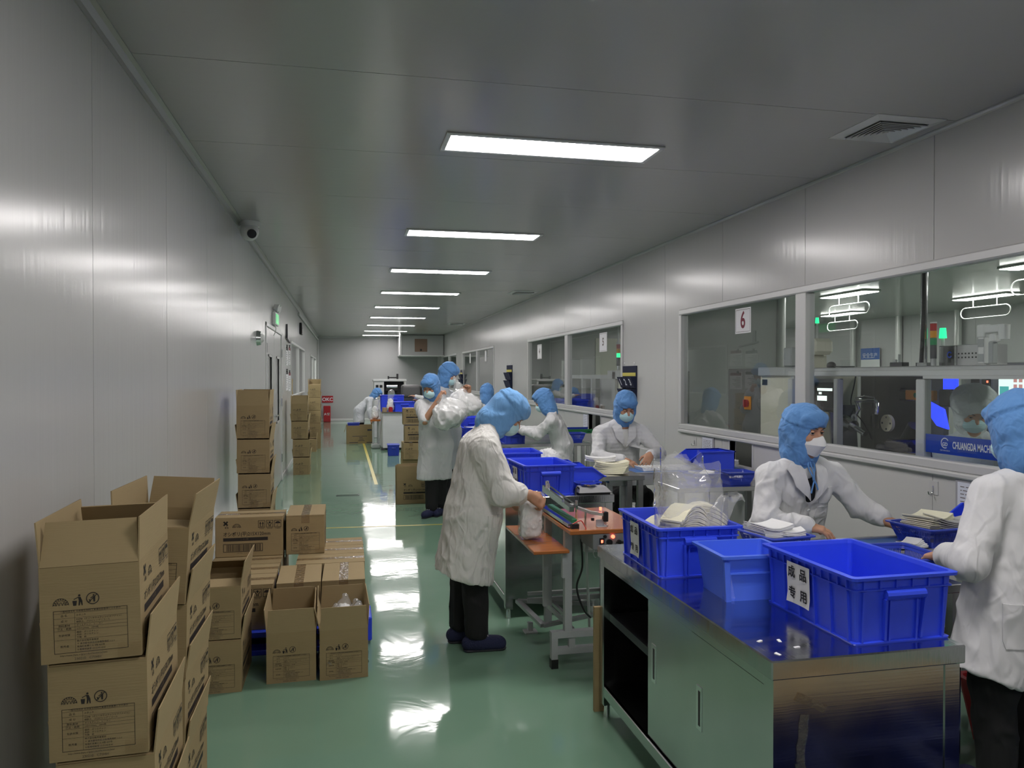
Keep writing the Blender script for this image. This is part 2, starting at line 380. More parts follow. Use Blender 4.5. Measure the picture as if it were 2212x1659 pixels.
# ---------------------------------------------------------------- signed distance modelling
def _perm():
    p = np.arange(256); RNG.shuffle(p); return np.concatenate([p, p, p])
_PM = _perm(); _PV = RNG.rand(256)
def vnoise(P):
    Pi = np.floor(P).astype(np.int64); f = P - Pi; f = f * f * (3 - 2 * f); Pi &= 255
    x, y, z = Pi[:, 0], Pi[:, 1], Pi[:, 2]; out = 0
    for i in (0, 1):
        for j in (0, 1):
            for k in (0, 1):
                h = _PV[_PM[_PM[_PM[(x + i) & 255] + ((y + j) & 255)] + ((z + k) & 255)]]
                wt = (f[:, 0] if i else 1 - f[:, 0]) * (f[:, 1] if j else 1 - f[:, 1]) * (f[:, 2] if k else 1 - f[:, 2])
                out = out + h * wt
    return out
def cone(a, b, ra, rb=None, k=.02, s=1): return ('c', np.array(a, float), np.array(b, float), ra, ra if rb is None else rb, k, s)
def ell(c, r, R=None, k=.02, s=1): return ('e', np.array(c, float), np.array(r, float), np.eye(3) if R is None else np.array(R, float), 0, k, s)
def rbox(c, h, R=None, rd=.005, k=.01, s=1): return ('b', np.array(c, float), np.array(h, float), np.eye(3) if R is None else np.array(R, float), rd, k, s)
def cut(p, n): return ('p', np.array(p, float), np.array(n, float) / np.linalg.norm(n), 0, 0, 0, 0)
def sdf_mesh(prims, h):
    lo = np.array([1e9] * 3); hi = -lo
    bb = []
    for p in prims:
        if p[0] == 'c':
            r = max(p[3], p[4]); l = np.minimum(p[1], p[2]) - r; u = np.maximum(p[1], p[2]) + r
        elif p[0] in 'eb':
            e = np.abs(p[3]) @ p[2]; l = p[1] - e; u = p[1] + e
        else: bb.append(None); continue
        bb.append((l, u))
        if p[6] > 0: lo = np.minimum(lo, l); hi = np.maximum(hi, u)
    lo = lo - 4 * h; hi = hi + 4 * h
    n = np.ceil((hi - lo) / h).astype(int) + 1
    f = np.full(n, .2, np.float32); ax = [lo[i] + h * np.arange(n[i]) for i in range(3)]
    for p, b in zip(prims, bb):
        if p[0] == 'p':
            d = ((ax[0] - p[1][0]) * p[2][0])[:, None, None] + ((ax[1] - p[1][1]) * p[2][1])[None, :, None] + ((ax[2] - p[1][2]) * p[2][2])[None, None, :]
            np.maximum(f, d.astype(np.float32), out=f); continue
        k = p[5]; mg = k + 3 * h
        i0 = np.clip(np.floor((b[0] - mg - lo) / h).astype(int), 0, n - 1); i1 = np.clip(np.ceil((b[1] + mg - lo) / h).astype(int) + 1, 1, n)
        if np.any(i1 <= i0): continue
        X = ax[0][i0[0]:i1[0]][:, None, None]; Y = ax[1][i0[1]:i1[1]][None, :, None]; Z = ax[2][i0[2]:i1[2]][None, None, :]
        if p[0] == 'c':
            a, bb_ = p[1], p[2]; d = bb_ - a; L2 = max(d @ d, 1e-9)
            px, py, pz = X - a[0], Y - a[1], Z - a[2]
            t = np.clip((px * d[0] + py * d[1] + pz * d[2]) / L2, 0, 1)
            g = np.sqrt((px - t * d[0]) ** 2 + (py - t * d[1]) ** 2 + (pz - t * d[2]) ** 2) - (p[3] + t * (p[4] - p[3]))
        else:
            R = p[3]; px, py, pz = X - p[1][0], Y - p[1][1], Z - p[1][2]
            q = [px * R[0, i] + py * R[1, i] + pz * R[2, i] for i in range(3)]
            if p[0] == 'e':
                r = p[2]; k0 = np.sqrt(sum((q[i] / r[i]) ** 2 for i in range(3))); k1 = np.sqrt(sum((q[i] / r[i] ** 2) ** 2 for i in range(3))) + 1e-9
                g = k0 * (k0 - 1) / k1
            else:
                w_ = [np.abs(q[i]) - p[2][i] + p[4] for i in range(3)]
                g = np.sqrt(sum(np.maximum(x, 0) ** 2 for x in w_)) + np.minimum(np.maximum(np.maximum(w_[0], w_[1]), w_[2]), 0) - p[4]
        sl = tuple(slice(i0[i], i1[i]) for i in range(3)); cur = f[sl]; g = g.astype(np.float32)
        if p[6] > 0:
            if k > 0: hh = np.maximum(k - np.abs(cur - g), 0) / k; f[sl] = np.minimum(cur, g) - hh * hh * k * .25
            else: f[sl] = np.minimum(cur, g)
        else:
            g = -g
            if k > 0: hh = np.maximum(k - np.abs(cur - g), 0) / k; f[sl] = np.maximum(cur, g) + hh * hh * k * .25
            else: f[sl] = np.maximum(cur, g)
    ins = (f < 0); c8 = np.zeros(n - 1, np.uint8)
    offs = [(i, j, k) for i in (0, 1) for j in (0, 1) for k in (0, 1)]
    def S(A, o): return A[o[0]:A.shape[0] - 1 + o[0], o[1]:A.shape[1] - 1 + o[1], o[2]:A.shape[2] - 1 + o[2]]
    for o in offs: c8 += S(ins, o)
    act = np.nonzero((c8 > 0) & (c8 < 8)); I = np.stack(act, 1)
    cid = np.full(n - 1, -1, np.int32); cid[act] = np.arange(len(I))
    acc = np.zeros((len(I), 3)); cnt = np.zeros(len(I))
    for o in offs:
        for a in range(3):
            if o[a]: continue
            o2 = list(o); o2[a] = 1
            f0 = f[I[:, 0] + o[0], I[:, 1] + o[1], I[:, 2] + o[2]]; f1 = f[I[:, 0] + o2[0], I[:, 1] + o2[1], I[:, 2] + o2[2]]
            m = (f0 < 0) != (f1 < 0); t = np.where(m, f0 / np.where(m, f0 - f1, 1), 0)
            p = np.tile(np.array(o, float), (len(I), 1)); p[:, a] = t; acc[m] += p[m]; cnt[m] += 1
    V = lo + h * (I + acc / np.maximum(cnt, 1)[:, None])
    Q = []
    for a in range(3):
        b, c = (a + 1) % 3, (a + 2) % 3
        s0 = [slice(None)] * 3; s1 = [slice(None)] * 3; s0[a] = slice(0, -1); s1[a] = slice(1, None)
        A = ins[tuple(s0)]; B = ins[tuple(s1)]
        for flag, mm in ((0, A & ~B), (1, ~A & B)):
            E = np.stack(np.nonzero(mm), 1)
            E = E[(E[:, b] > 0) & (E[:, c] > 0) & (E[:, b] < n[b] - 1) & (E[:, c] < n[c] - 1)]
            def cell(db, dc):
                J = E.copy(); J[:, b] -= db; J[:, c] -= dc; return cid[J[:, 0], J[:, 1], J[:, 2]]
            q = np.stack([cell(1, 1), cell(0, 1), cell(0, 0), cell(1, 0)], 1)
            Q.append(q if flag == 0 else q[:, ::-1])
    Q = np.concatenate(Q); Q = Q[(Q >= 0).all(1)]
    return V, Q
def sdf_obj(name, prims, h, material, parent, base=(0, 0, 0), disp=None, smooth=1):
    V, Q = sdf_mesh(prims, h); me = bpy.data.meshes.new(name)
    V = V - np.array(base)
    me.vertices.add(len(V)); me.loops.add(len(Q) * 4); me.polygons.add(len(Q))
    me.vertices.foreach_set('co', V.astype(np.float32).ravel()); me.loops.foreach_set('vertex_index', Q.astype(np.int32).ravel())
    me.polygons.foreach_set('loop_start', np.arange(0, len(Q) * 4, 4, dtype=np.int32))
    me.polygons.foreach_set('loop_total', np.full(len(Q), 4, np.int32))
    me.update(calc_edges=True)
    if disp is not None:
        N = np.zeros(len(V) * 3, np.float32); me.vertices.foreach_get('normal', N); N = N.reshape(-1, 3)
        V = V + N * disp(V)[:, None]; me.vertices.foreach_set('co', V.astype(np.float32).ravel())
    me.polygons.foreach_set('use_smooth', np.ones(len(Q), bool)); me.update()
    for m_ in (material if isinstance(material, (list, tuple)) else [material]): me.materials.append(m_)
    return link(name, me, parent)
def folds(sc, amp, seed=0.0, warp=.6):
    sc = np.array(sc, float)
    def d(V):
        P = V * sc + seed * 17.3 + 40
        w_ = np.stack([vnoise(P * .5 + 11), vnoise(P * .5 + 57), vnoise(P * .5 + 91)], 1)
        n1 = vnoise(P * .8 + warp * 2.4 * w_); n2 = vnoise(P * 1.9 + warp * 3 * w_ + 31)
        r1 = np.exp(-((n1 - .5) / .10) ** 2); r2 = np.exp(-((n2 - .5) / .12) ** 2)
        return amp * (.55 * r1 + .35 * r2 + .5 * (n1 - .5) - .25)
    return d
# ---------------------------------------------------------------- the room
XL, XR, YB, YF, ZC = -.95, 3.30, 28.0, -2.6, 3.0
PITCHP = 1.262
def cells(y0, y1, z0, z1, holes):
    ys = sorted({y0, y1} | {min(max(h[i], y0), y1) for h in holes for i in (0, 1)}); zs = sorted({z0, z1} | {min(max(h[i], z0), z1) for h in holes for i in (2, 3)})
    for a, b in zip(ys, ys[1:]):
        for c, d in zip(zs, zs[1:]):
            if b - a < 1e-4 or d - c < 1e-4: continue
            ym, zm = (a + b) / 2, (c + d) / 2
            if not any(h[0] < ym < h[1] and h[2] < zm < h[3] for h in holes): yield a, b, c, d
def wall_y(name, xf, th, seams, holes, z1=ZC, m=M_WALL):
    root = struct(name)
    for a, b in zip(seams, seams[1:]):
        mb = MB()
        for y0, y1, c, d in cells(a, b, 0, z1, holes):
            g0 = .0025 if abs(y0 - a) < 1e-6 else 0; g1 = .0025 if abs(y1 - b) < 1e-6 else 0
            mb.box(xf, y0 + g0, c, xf + th, y1 - g1, d)
            if g0: mb.box(xf + (.003 if th > 0 else -.003), y0, c, xf + th, y0 + g0, d, 1)
            if g1: mb.box(xf + (.003 if th > 0 else -.003), y1 - g1, c, xf + th, y1, d, 1)
        mb.build('wall_panel', [m, M_JOINT], root)
    return root
def seq(first, lo, hi):
    s = [first + PITCHP * k for k in range(-30, 40)]; s = [x for x in s if lo + .05 < x < hi - .05]; return [lo] + s + [hi]
W1 = (2.42, 7.18, 1.10, 2.235); W2 = (8.85, 13.75, 1.14, 2.245); W3 = (17.1, 21.8, 1.19, 2.26); W4 = (23.0, 26.6, 1.19, 2.26)
HATCH = [(5.80, 6.18, .83, 1.05), (9.66, 10.17, .86, 1.14), (3.02, 3.36, .80, 1.02), (14.6, 15.1, .84, 1.12)]
wall_right = wall_y('wall_right', XR, .05, seq(3.80, YF, YB), [W1, W2, W3, W4] + HATCH)
LW1 = (14.35, 19.0, 1.22, 2.21); LW2 = (22.2, 26.5, 1.2, 2.18); DOOR = (9.86, 12.28, -.1, 2.27)
wall_left = wall_y('wall_left', XL, -.05, seq(3.25, YF, YB), [LW1, LW2, DOOR])
def wall_x(name, yf, th, x0, x1, n, m, z1=ZC):
    root = struct(name)
    for i in range(n):
        a = x0 + (x1 - x0) * i / n; b = x0 + (x1 - x0) * (i + 1) / n
        mb = MB(); mb.box(a + .002, yf, 0, b - .002, yf + th, z1); mb.box(b - .002, yf + .004, 0, b + .002, yf + th, z1, 1)
        mb.build('wall_panel', [m, M_JOINT], root)
    return root
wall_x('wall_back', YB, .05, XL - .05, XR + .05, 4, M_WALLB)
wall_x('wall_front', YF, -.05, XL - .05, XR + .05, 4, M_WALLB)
fl = MB().box(XL - .05, YF - .05, -.05, 10.1, YB + .05, 0).build('floor', M_FLOOR); fl['kind'] = 'structure'
ceiling = struct('ceiling')
LAMPS = [-1.2, 1.66, 4.57, 7.52, 10.25, 13.0, 15.75, 18.55, 21.4, 24.15, 26.7]
LX0, LX1 = .575, 1.915
cs = seq(3.62, YF - .05, YB + .05)
for a, b in zip(cs, cs[1:]):
    mb = MB(); mb.box(XL - .05, a + .0025, ZC, XR + .05, b - .0025, ZC + .05); mb.box(XL - .05, b - .0025, ZC + .004, XR + .05, b + .0025, ZC + .05, 1)
    mb.build('ceiling_panel', [M_CEIL, M_JOINT], ceiling)
# corner profiles
def trim(name, mb, m=M_ALU):
    o = mb.build(name, m); o['kind'] = 'structure'; return o
def cove(x, sx, k=1.0):
    mb = MB(); pr = [(0, 0), (0, -.05), (.006 * sx, -.05), (.012 * sx, -.032), (.03 * sx, -.012), (.05 * sx, -.006), (.05 * sx, 0)]
    if sx > 0: pr = pr[::-1]
    mb.prism([(x + p * k, ZC + q * k) for p, q in pr], YF, YB, 1); return mb
trim('trim_1', cove(XL, 1), M_COVE); trim('trim_2', cove(XR, -1, .45), M_COVE)
trim('trim_3', MB().box(XL, YB - .045, 0, XL + .045, YB, ZC - .05, c=.012), M_ALUW)
trim('trim_4', MB().box(XL + .045, YB - .03, ZC - .03, 1.80, YB, ZC, c=.008), M_ALUW)
trim('trim_5', MB().box(XL + .01, 16.4, 2.86, XL + .05, 27.9, 2.90, c=.01), M_ALUW)
trim('baseboard_back', MB().box(XL + .045, YB - .02, 0, XR, YB, .09, c=.008), M_ALUW)
trim('baseboard_left', MB().box(XL, 12.32, 0, XL + .012, YB - .05, .08, c=.003), M_ALUW)
trim('baseboard_right', MB().box(XR - .012, YF, 0, XR, YB, .08, c=.003), M_ALUW)

# windows of the right wall: an aluminium frame, a mullion, two panes
def window_right(name, Wn, mull):
    y0, y1, z0, z1 = Wn; r = struct(name); f = .055; xo = XR - .018
    mb = MB()
    mb.box(xo, y0 - .03, z0 - .03, XR + .06, y1 + .03, z0 + f - .03, c=.008); mb.box(xo, y0 - .03, z1 + .03 - f, XR + .06, y1 + .03, z1 + .03, c=.008)
    mb.box(xo, y0 - .03, z0 + .0255, XR + .06, y0 + f - .03, z1 - .0255, c=.004); mb.box(xo, y1 + .03 - f, z0 + .0255, XR + .06, y1 + .03, z1 - .0255, c=.004)
    mb.box(xo - .012, y0 - .03, z0 - .062, XR, y1 + .03, z0 - .030, c=.008)
    mb.build('window_frame', M_FRAMEW, r)
    MB().box(xo, mull[0], z0 + .0255, XR + .06, mull[1], z1 - .0255, c=.004).build('mullion', M_FRAMEW, r)
    for a, b in ((y0 + .025, mull[0] + .01), (mull[1] - .01, y1 - .025)):
        MB().box(XR + .018, a, z0 + .02, XR + .024, b, z1 - .02).build('pane', M_GLASS, r)
    return r
window_right('window_1', W1, (5.03, 5.16)); window_right('window_2', W2, (11.17, 11.32)); window_right('window_3', W3, (19.28, 19.42)); window_right('window_4', W4, (24.7, 24.84))
def window_left(name, Wn, mulls):
    y0, y1, z0, z1 = Wn; r = struct(name); f = .05; xo = XL + .015
    mb = MB()
    mb.box(XL - .06, y0 - .03, z0 - .03, xo, y1 + .03, z0 + .02, c=.006); mb.box(XL - .06, y0 - .03, z1 - .02, xo, y1 + .03, z1 + .03, c=.006)
    mb.box(XL - .06, y0 - .03, z0 + .0205, xo, y0 + .02, z1 - .0205, c=.004); mb.box(XL - .06, y1 - .02, z0 + .0205, xo, y1 + .03, z1 - .0205, c=.004)
    mb.build('window_frame', M_FRAMEW, r)
    e = [y0 + .02]
    for m_ in mulls:
        MB().box(XL - .06, m_ - .05, z0 + .0205, xo, m_ + .05, z1 - .0205, c=.004).build('mullion', M_FRAMEW, r); e += [m_ - .05, m_ + .05]
    e.append(y1 - .02)
    for a, b in zip(e[::2], e[1::2]): MB().box(XL - .024, a, z0 + .02, XL - .018, b, z1 - .02).build('pane', M_GLASS, r)
window_left('window_5', LW1, (16.7,)); window_left('window_6', LW2, (24.3,))
# rooms seen through the left windows
rm = struct('trim_6')
mb = MB(); x1 = XL - .06
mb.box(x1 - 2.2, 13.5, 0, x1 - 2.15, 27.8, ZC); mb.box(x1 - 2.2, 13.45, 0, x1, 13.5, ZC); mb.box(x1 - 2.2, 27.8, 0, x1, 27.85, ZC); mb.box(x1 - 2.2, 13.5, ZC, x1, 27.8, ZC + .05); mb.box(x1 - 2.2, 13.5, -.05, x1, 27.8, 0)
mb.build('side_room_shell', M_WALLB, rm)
for yy in (16.5, 22, 25.5):
    t = thing('ceiling_light', 'white ceiling lamp of the side room behind the left wall, %s' % {16.5: 'nearest', 22: 'middle', 25.5: 'farthest'}[yy], 'light', (x1 - 1.2, yy, ZC - .02), group='lamps of the side room')
    MB().box(-.3, -.6, 0, .3, .6, .02).build('diffuser', M_LAMP2, t)
# double door of the left wall
dr = struct('door_1')
y0, y1, _, z1 = DOOR
mb = MB(); mb.box(XL - .06, y0, 0, XL + .012, y0 + .05, z1, c=.005); mb.box(XL - .06, y1 - .05, 0, XL + .012, y1, z1, c=.005); mb.box(XL - .06, y0, z1 - .05, XL + .012, y1, z1, c=.005)
mb.build('door_frame', M_ALUW, dr)
for a, b, hy in ((y0 + .05, (y0 + y1) / 2, (y0 + y1) / 2 - .09), ((y0 + y1) / 2, y1 - .05, (y0 + y1) / 2 + .09)):
    mb = MB()
    for ya, yb, c, d in cells(a + .004, b - .004, .01, z1 - .055, [(a + .38, b - .38, .95, 1.85)]): mb.box(XL - .045, ya, c, XL - .004, yb, d)
    lf = mb.build('door_leaf', M_WALL, dr)
    mb = MB()
    for q in ((a + .35, b - .35, .92, .95), (a + .35, b - .35, 1.85, 1.88), (a + .35, a + .38, .92, 1.88), (b - .38, b - .35, .92, 1.88)): mb.box(XL - .02, q[0], q[2], XL + .004, q[1], q[3])
    mb.build('vision_frame', M_ALUW, lf); MB().box(XL - .03, a + .38, .95, XL - .024, b - .38, 1.85).build('pane', M_GLASS, lf)
    mb = MB(); mb.cyl((XL - .004, hy, 1.05), (XL + .045, hy, 1.05), .012, n=10); mb.cyl((XL + .04, hy, 1.05), (XL + .04, hy - .13 * (1 if hy < (y0 + y1) / 2 else -1), 1.05), .010, n=10); mb.build('handle', M_CHROME, lf)
    for hz in (.35, 1.2, 1.95):
        yy = a + .0 if hy < (y0 + y1) / 2 - 0 and hy > a + .5 else b
        MB().cyl((XL + .006, yy, hz - .06), (XL + .006, yy, hz + .06), .012, n=8).build('hinge', M_CHROME, lf)
mb = MB().box(XL - .12, y0, 0, XL - .065, y1, z1); mb.build('back_panel', M_WALLB, dr)
# duct box at the far right corner
db = thing('duct_box', 'grey boxed-in duct under the ceiling in the far right corner', 'duct', (2.57, 27, 2.28))
MB().box(-.73, -1.0, 0, .72, 1.0, .715, c=.03).build('casing', M_WALLB, db)
MB().box(-.76, -1.03, .02, -.70, -.98, .712, c=.015).build('corner_profile', M_ALUW, db); MB().box(-.76, -1.035, -.02, .72, -.98, .035, c=.015).build('bottom_profile', M_ALUW, db)
h = MB().box(-.27, -1.012, .14, .15, -1.0, .57).build('access_hatch', M_BROWN, db); MB().cyl((-.06, -1.03, .2), (-.06, -1.012, .2), .035).build('knob', M_BLACK, h)

# ceiling lights
pos = {4.57: 'nearest', 7.52: 'second', 10.25: 'third', 13.0: 'fourth', 15.75: 'fifth', 18.55: 'sixth', 21.4: 'seventh', 24.15: 'eighth', 26.7: 'farthest'}
proto = None
for yy in LAMPS:
    lab = ('flush white LED ceiling panel, %s of the row over the aisle' % pos[yy]) if yy in pos else ('flush white LED ceiling panel behind the %s end of the picture' % ('near' if yy > 0 else 'very near'))
    if proto is None:
        proto = t = thing('ceiling_light', lab, 'ceiling light', ((LX0 + LX1) / 2, yy, ZC), group='LED panels of the corridor ceiling')
        hx, hy = (LX1 - LX0) / 2, .175; mb = MB()
        mb.box(-hx, -hy, -.012, hx, -hy + .03, 0, c=.003); mb.box(-hx, hy - .03, -.012, hx, hy, 0, c=.003); mb.box(-hx, -hy + .03, -.012, -hx + .03, hy - .03, 0, c=.003); mb.box(hx - .03, -hy + .03, -.012, hx, hy - .03, 0, c=.003)
        mb.build('frame', M_ALUW, t); MB().box(-hx + .03, -hy + .03, -.008, hx - .03, hy - .03, -.002).build('diffuser', M_LAMP, t)
    else: dup(proto, ((LX0 + LX1) / 2, yy, ZC), 0, lab)
# ceiling vents
def vent(x, y, s, lab):
    t = thing('ceiling_vent', lab, 'vent', (x, y, ZC), group='square ceiling diffusers')
    h = s / 2
    def ring(a, b, za, zb):
        mb = MB(); P = [(-1, -1), (1, -1), (1, 1), (-1, 1)]
        v = [(p * a, q * a, za) for p, q in P] + [(p * b, q * b, zb) for p, q in P] + [(p * a, q * a, za + .004) for p, q in P] + [(p * b, q * b, zb + .004) for p, q in P]
        F = []
        for i in range(4):
            j = (i + 1) % 4; F += [(i, 4 + i, 4 + j, j), (8 + i, 8 + j, 12 + j, 12 + i), (i, j, 8 + j, 8 + i), (4 + i, 12 + i, 12 + j, 4 + j)]
        return mb.add(v, F)
    ring(h, h * .72, -.004, -.014).build('frame', M_ALUW, t, True)
    MB().box(-h * .72, -h * .72, -.004, h * .72, h * .72, -.001).build('backing', M_DARKIN, t)
    for i in range(6):
        a = h * (.70 - .108 * i); ring(a, a - h * .075, -.026, -.008).build('louvre', M_ALUW, t, True)
    MB().box(-h * .05, -h * .05, -.024, h * .05, h * .05, -.004).build('centre_plate', M_ALUW, t)
vent(2.995, 3.82, .43, 'white square ceiling diffuser near the big window'); vent(2.92, 12.55, .44, 'thin white square diffuser in the ceiling half way down'); vent(2.92, 20.4, .44, 'small pale diffuser in the ceiling near the far end')
# security camera
t = thing('security_camera', 'white dome camera with black lens under the ceiling by the left wall', 'camera', (-.845, 7.35, ZC)); t.scale = (1.18, 1.18, 1.18)
MB().cyl((0, 0, -.035), (0, 0, 0), .075, .082, n=24).build('base', M_PLASTW, t)
sdf_obj('dome', [ell((0, 0, -.07), (.07, .07, .075), k=0), cut((0, 0, -.03), (0, 0, 1))], .006, M_PLASTW, t)
MB().cyl((.02, -.05, -.095), (.027, -.069, -.103), .034, n=20).build('lens', M_BLACK, t)

# left wall fittings
t = thing('alarm_beacon', 'round chrome alarm sounder on the left wall before the door', 'alarm', (XL, 8.92, 2.02))
MB().cyl((0, 0, 0), (.045, 0, 0), .085, .075, n=20).build('base', M_CHROME, t); MB().cyl((.045, 0, 0), (.075, 0, 0), .055, .03, n=18).build('cap', M_PLASTW, t)
t = thing('exit_sign', 'emergency lamp with a green running man sign above the double door', 'exit sign', (XL, 10.95, 2.29))
MB().box(0, -.24, 0, .05, .24, .17, c=.008).build('box', M_PLASTW, t)
pl = MB().box(.05, -.21, .02, .054, .21, .15).build('sign_plate', M_EXIT, t)
mb = MB(); dot(mb, .0, .042, .012); poly(mb, [(-.012, .028), (.012, .03), (.008, -.005), (-.01, -.005)]); line(mb, (-.008, -.002), (-.03, -.035), .010); line(mb, (.006, -.002), (.022, -.02), .010); line(mb, (.022, -.02), (.018, -.042), .010); line(mb, (-.01, .024), (-.034, .006), .008); line(mb, (.01, .024), (.03, .010), .008); rect(mb, .07, -.04, .13, .045, w=.008)
line(mb, (-.16, 0), (-.08, 0), .012); poly(mb, [(-.18, 0), (-.14, .025), (-.14, -.025)])
mb.xform(T(.0546, 0, .085) @ F_RIGHT); mb.build('pictogram', M_TXTW, pl)
for s in (-.12, .12):
    mb = MB(); mb.cyl((.02, s, .17), (.03, s, .22), .012, n=8); mb.cyl((.02, s, .24), (.08, s - .01, .225), .042, .052, n=16); mb.build('spot_lamp', M_PLASTW, t)
mb = MB().wire([(.03, -.2, .02), (.05, -.22, -.06), (.03, -.17, -.12), (.01, -.1, -.14)], .006); mb.build('cable', M_PLASTW, t)
t = thing('wall_speaker', 'slim black device high on the left wall beyond the notices', 'wall device', (XL, 17.3, 2.5)); mb = MB().box(0, -.2, 0, .05, .2, .25, c=.01); mb.build('box', M_BLACK, t)
for k in range(6): MB().box(.05, -.16, .03 + .034 * k, .056, .16, .05 + .034 * k).build('grille_bar', M_STEELD, t)
# notices on the left wall
for k, (ya, z0, z1, lab) in enumerate([(13.15, 1.78, 2.10, 'white notice sheet high on the left wall next to the door'), (13.75, 1.80, 2.12, 'white notice sheet high on the left wall next to the window'), (13.15, 1.36, 1.70, 'white notice sheet low on the left wall next to the door'), (13.75, 1.34, 1.68, 'white notice sheet low on the left wall next to the window')]):
    t = thing('notice', lab, 'notice', (XL, ya, z0), group='notices on the left wall')
    MB().box(0, -.02, 0, .006, .46, z1 - z0).build('sheet', M_PAPER, t)
    mb = MB(); H_ = z1 - z0
    rect(mb, -.0, H_ - .07, .44, H_ - .01, 1 if k % 2 else 0)
    for i in range(7): rect(mb, .02, H_ - .11 - i * .03, .20 + .2 * ((i * 37 % 10) / 10), H_ - .118 - i * .03, 0)
    mb.xform(T(.0066, 0, 0) @ F_RIGHT); mb.build('printing', [M_TXT, M_TXTR], t)
    MB().box(.006, .1, H_ - .03, .02, .16, H_ + .02).build('clip', M_BLACK, t)
t = thing('door_stay', 'dark bracket on the left wall above the notices', 'bracket', (XL, 13.3, 2.24)); MB().bar((.02, -.2, 0), (.02, .5, -.06), .03, .03).build('arm', M_STEELD, t); MB().box(0, -.1, 0, .03, .0, .22, c=.004).build('post', M_STEELD, t)
# floor markings
def mark(name, mb, m): o = mb.build(name, m); o['kind'] = 'structure'; return o
mark('trim_7', MB().add([(.425, 11.5, .0012), (.475, 11.5, .0012), (.455, 19.2, .0012), (.405, 19.2, .0012)], [(0, 1, 2, 3)]), M_YLINE)
mark('trim_8', MB().add([(-.9, 8.32, .0012), (1.2, 8.22, .0012), (1.2, 8.26, .0012), (-.9, 8.36, .0012)], [(0, 1, 2, 3)]), M_YLINE)
t = thing('floor_plate', 'thin dark handle plate let into the green floor of the aisle', 'floor plate', (.035, 10.53, 0)); mb = MB(); mb.box(-.15, -.05, 0, .15, -.035, .004); mb.box(-.15, .035, 0, .15, .05, .004); mb.box(-.15, -.05, 0, -.135, .05, .004); mb.box(.135, -.05, 0, .15, .05, .004); mb.build('plate_rim', M_STEELD, t)
# fire point at the far end
t = thing('fire_extinguisher_box', 'red fire extinguisher box at the far end of the aisle', 'fire box', (-.61, 27.6, 0))
MB().box(-.12, -.15, 0, .12, .15, .56, c=.012).build('body', M_RED, t); d = MB().box(-.1, -.156, .03, .1, -.15, .5).build('door', M_RED, t); MB().box(.06, -.17, .25, .08, -.156, .33).build('handle', M_CHROME, d)
mb = put_text(MB(), '火警', 0, .27, .10); mb.xform(T(0, -.1566, 0) @ F_FRONT); mb.build('lettering', M_TXTW, t)
t = thing('fire_sign', 'red sign with white letters above the far red box', 'sign', (-.60, 27.995, .66)); MB().box(-.19, -.01, 0, .19, 0, .24).build('board', M_RED, t)
mb = put_text(MB(), 'OKC', 0, .11, .17, bold=.004, res=4); mb.xform(T(0, -.0106, 0) @ F_FRONT); mb.build('lettering', M_TXTW, t)

# right wall fittings: hatch frames, notices, hooks, pocket organisers, sheets on the panes
for k, hh in enumerate(HATCH):
    r = struct('trim_%d' % (9 + k)); a, b, c, d = hh; mb = MB(); e = .022
    mb.box(XR - .006, a - e, d, XR + .055, b + e, d + e); mb.box(XR - .006, a - e, c, XR + .055, a, d); mb.box(XR - .006, b, c, XR + .055, b + e, d); mb.build('hatch_frame', M_FRAMEW, r)
def wall_notice(y, z0, z1, wd, lab, lines, seed):
    t = thing('wall_notice', lab, 'notice', (XR, y, z0), group='notices under the right wall windows'); H_ = z1 - z0
    MB().box(-.012, -wd / 2, 0, 0, wd / 2, H_, c=.003).build('holder', mat('grey_holder', (.34, .34, .37), rough=.5), t)
    sh = MB().box(-.0145, -wd / 2 + .02, .0, -.012, wd / 2 - .02, H_ - .02).build('sheet', M_PAPERB, t)
    mb = MB(); rr = random.Random(seed)
    for i in range(lines):
        v = H_ - .045 - i * (H_ - .06) / lines; u = -wd / 2 + .04
        while u < wd / 2 - .05:
            l = rr.uniform(.01, .04); rect(mb, u, v, min(u + l, wd / 2 - .04), v + .004); u += l + rr.uniform(.004, .012)
    mb.xform(T(-.0150, 0, 0) @ F_LEFT); mb.build('printing', M_INKL, sh)
wall_notice(6.585, .86, 1.045, .24, 'handwritten sheet in a grey holder under the pane marked six', 9, 3)
wall_notice(10.29, .88, 1.08, .22, 'printed sheet with black marks under the second window', 6, 4)
wall_notice(3.52, .80, 1.04, .20, 'sheet in a grey holder on the wall beside the rightmost worker', 9, 5)
wall_notice(15.3, .86, 1.08, .3, 'narrow printed sheet left of the second window sill', 6, 6)
for (y, z, lab) in ((6.87, .965, 'clear wall hook under the pane marked six'), (3.79, .955, 'clear wall hook between two workers near the basket')):
    t = thing('wall_hook', lab, 'hook', (XR, y, z), group='adhesive hooks on the right wall')
    MB().box(-.004, -.035, -.035, 0, .035, .045, c=.001).build('pad', mat('hook_pad', (.5, .5, .5), rough=.2), t)
    MB().tube([(-.006, 0, .015), (-.008, 0, -.02), (-.02, 0, -.04), (-.034, 0, -.03), (-.036, 0, -.015)], .004).build('hook', M_CHROME, t)
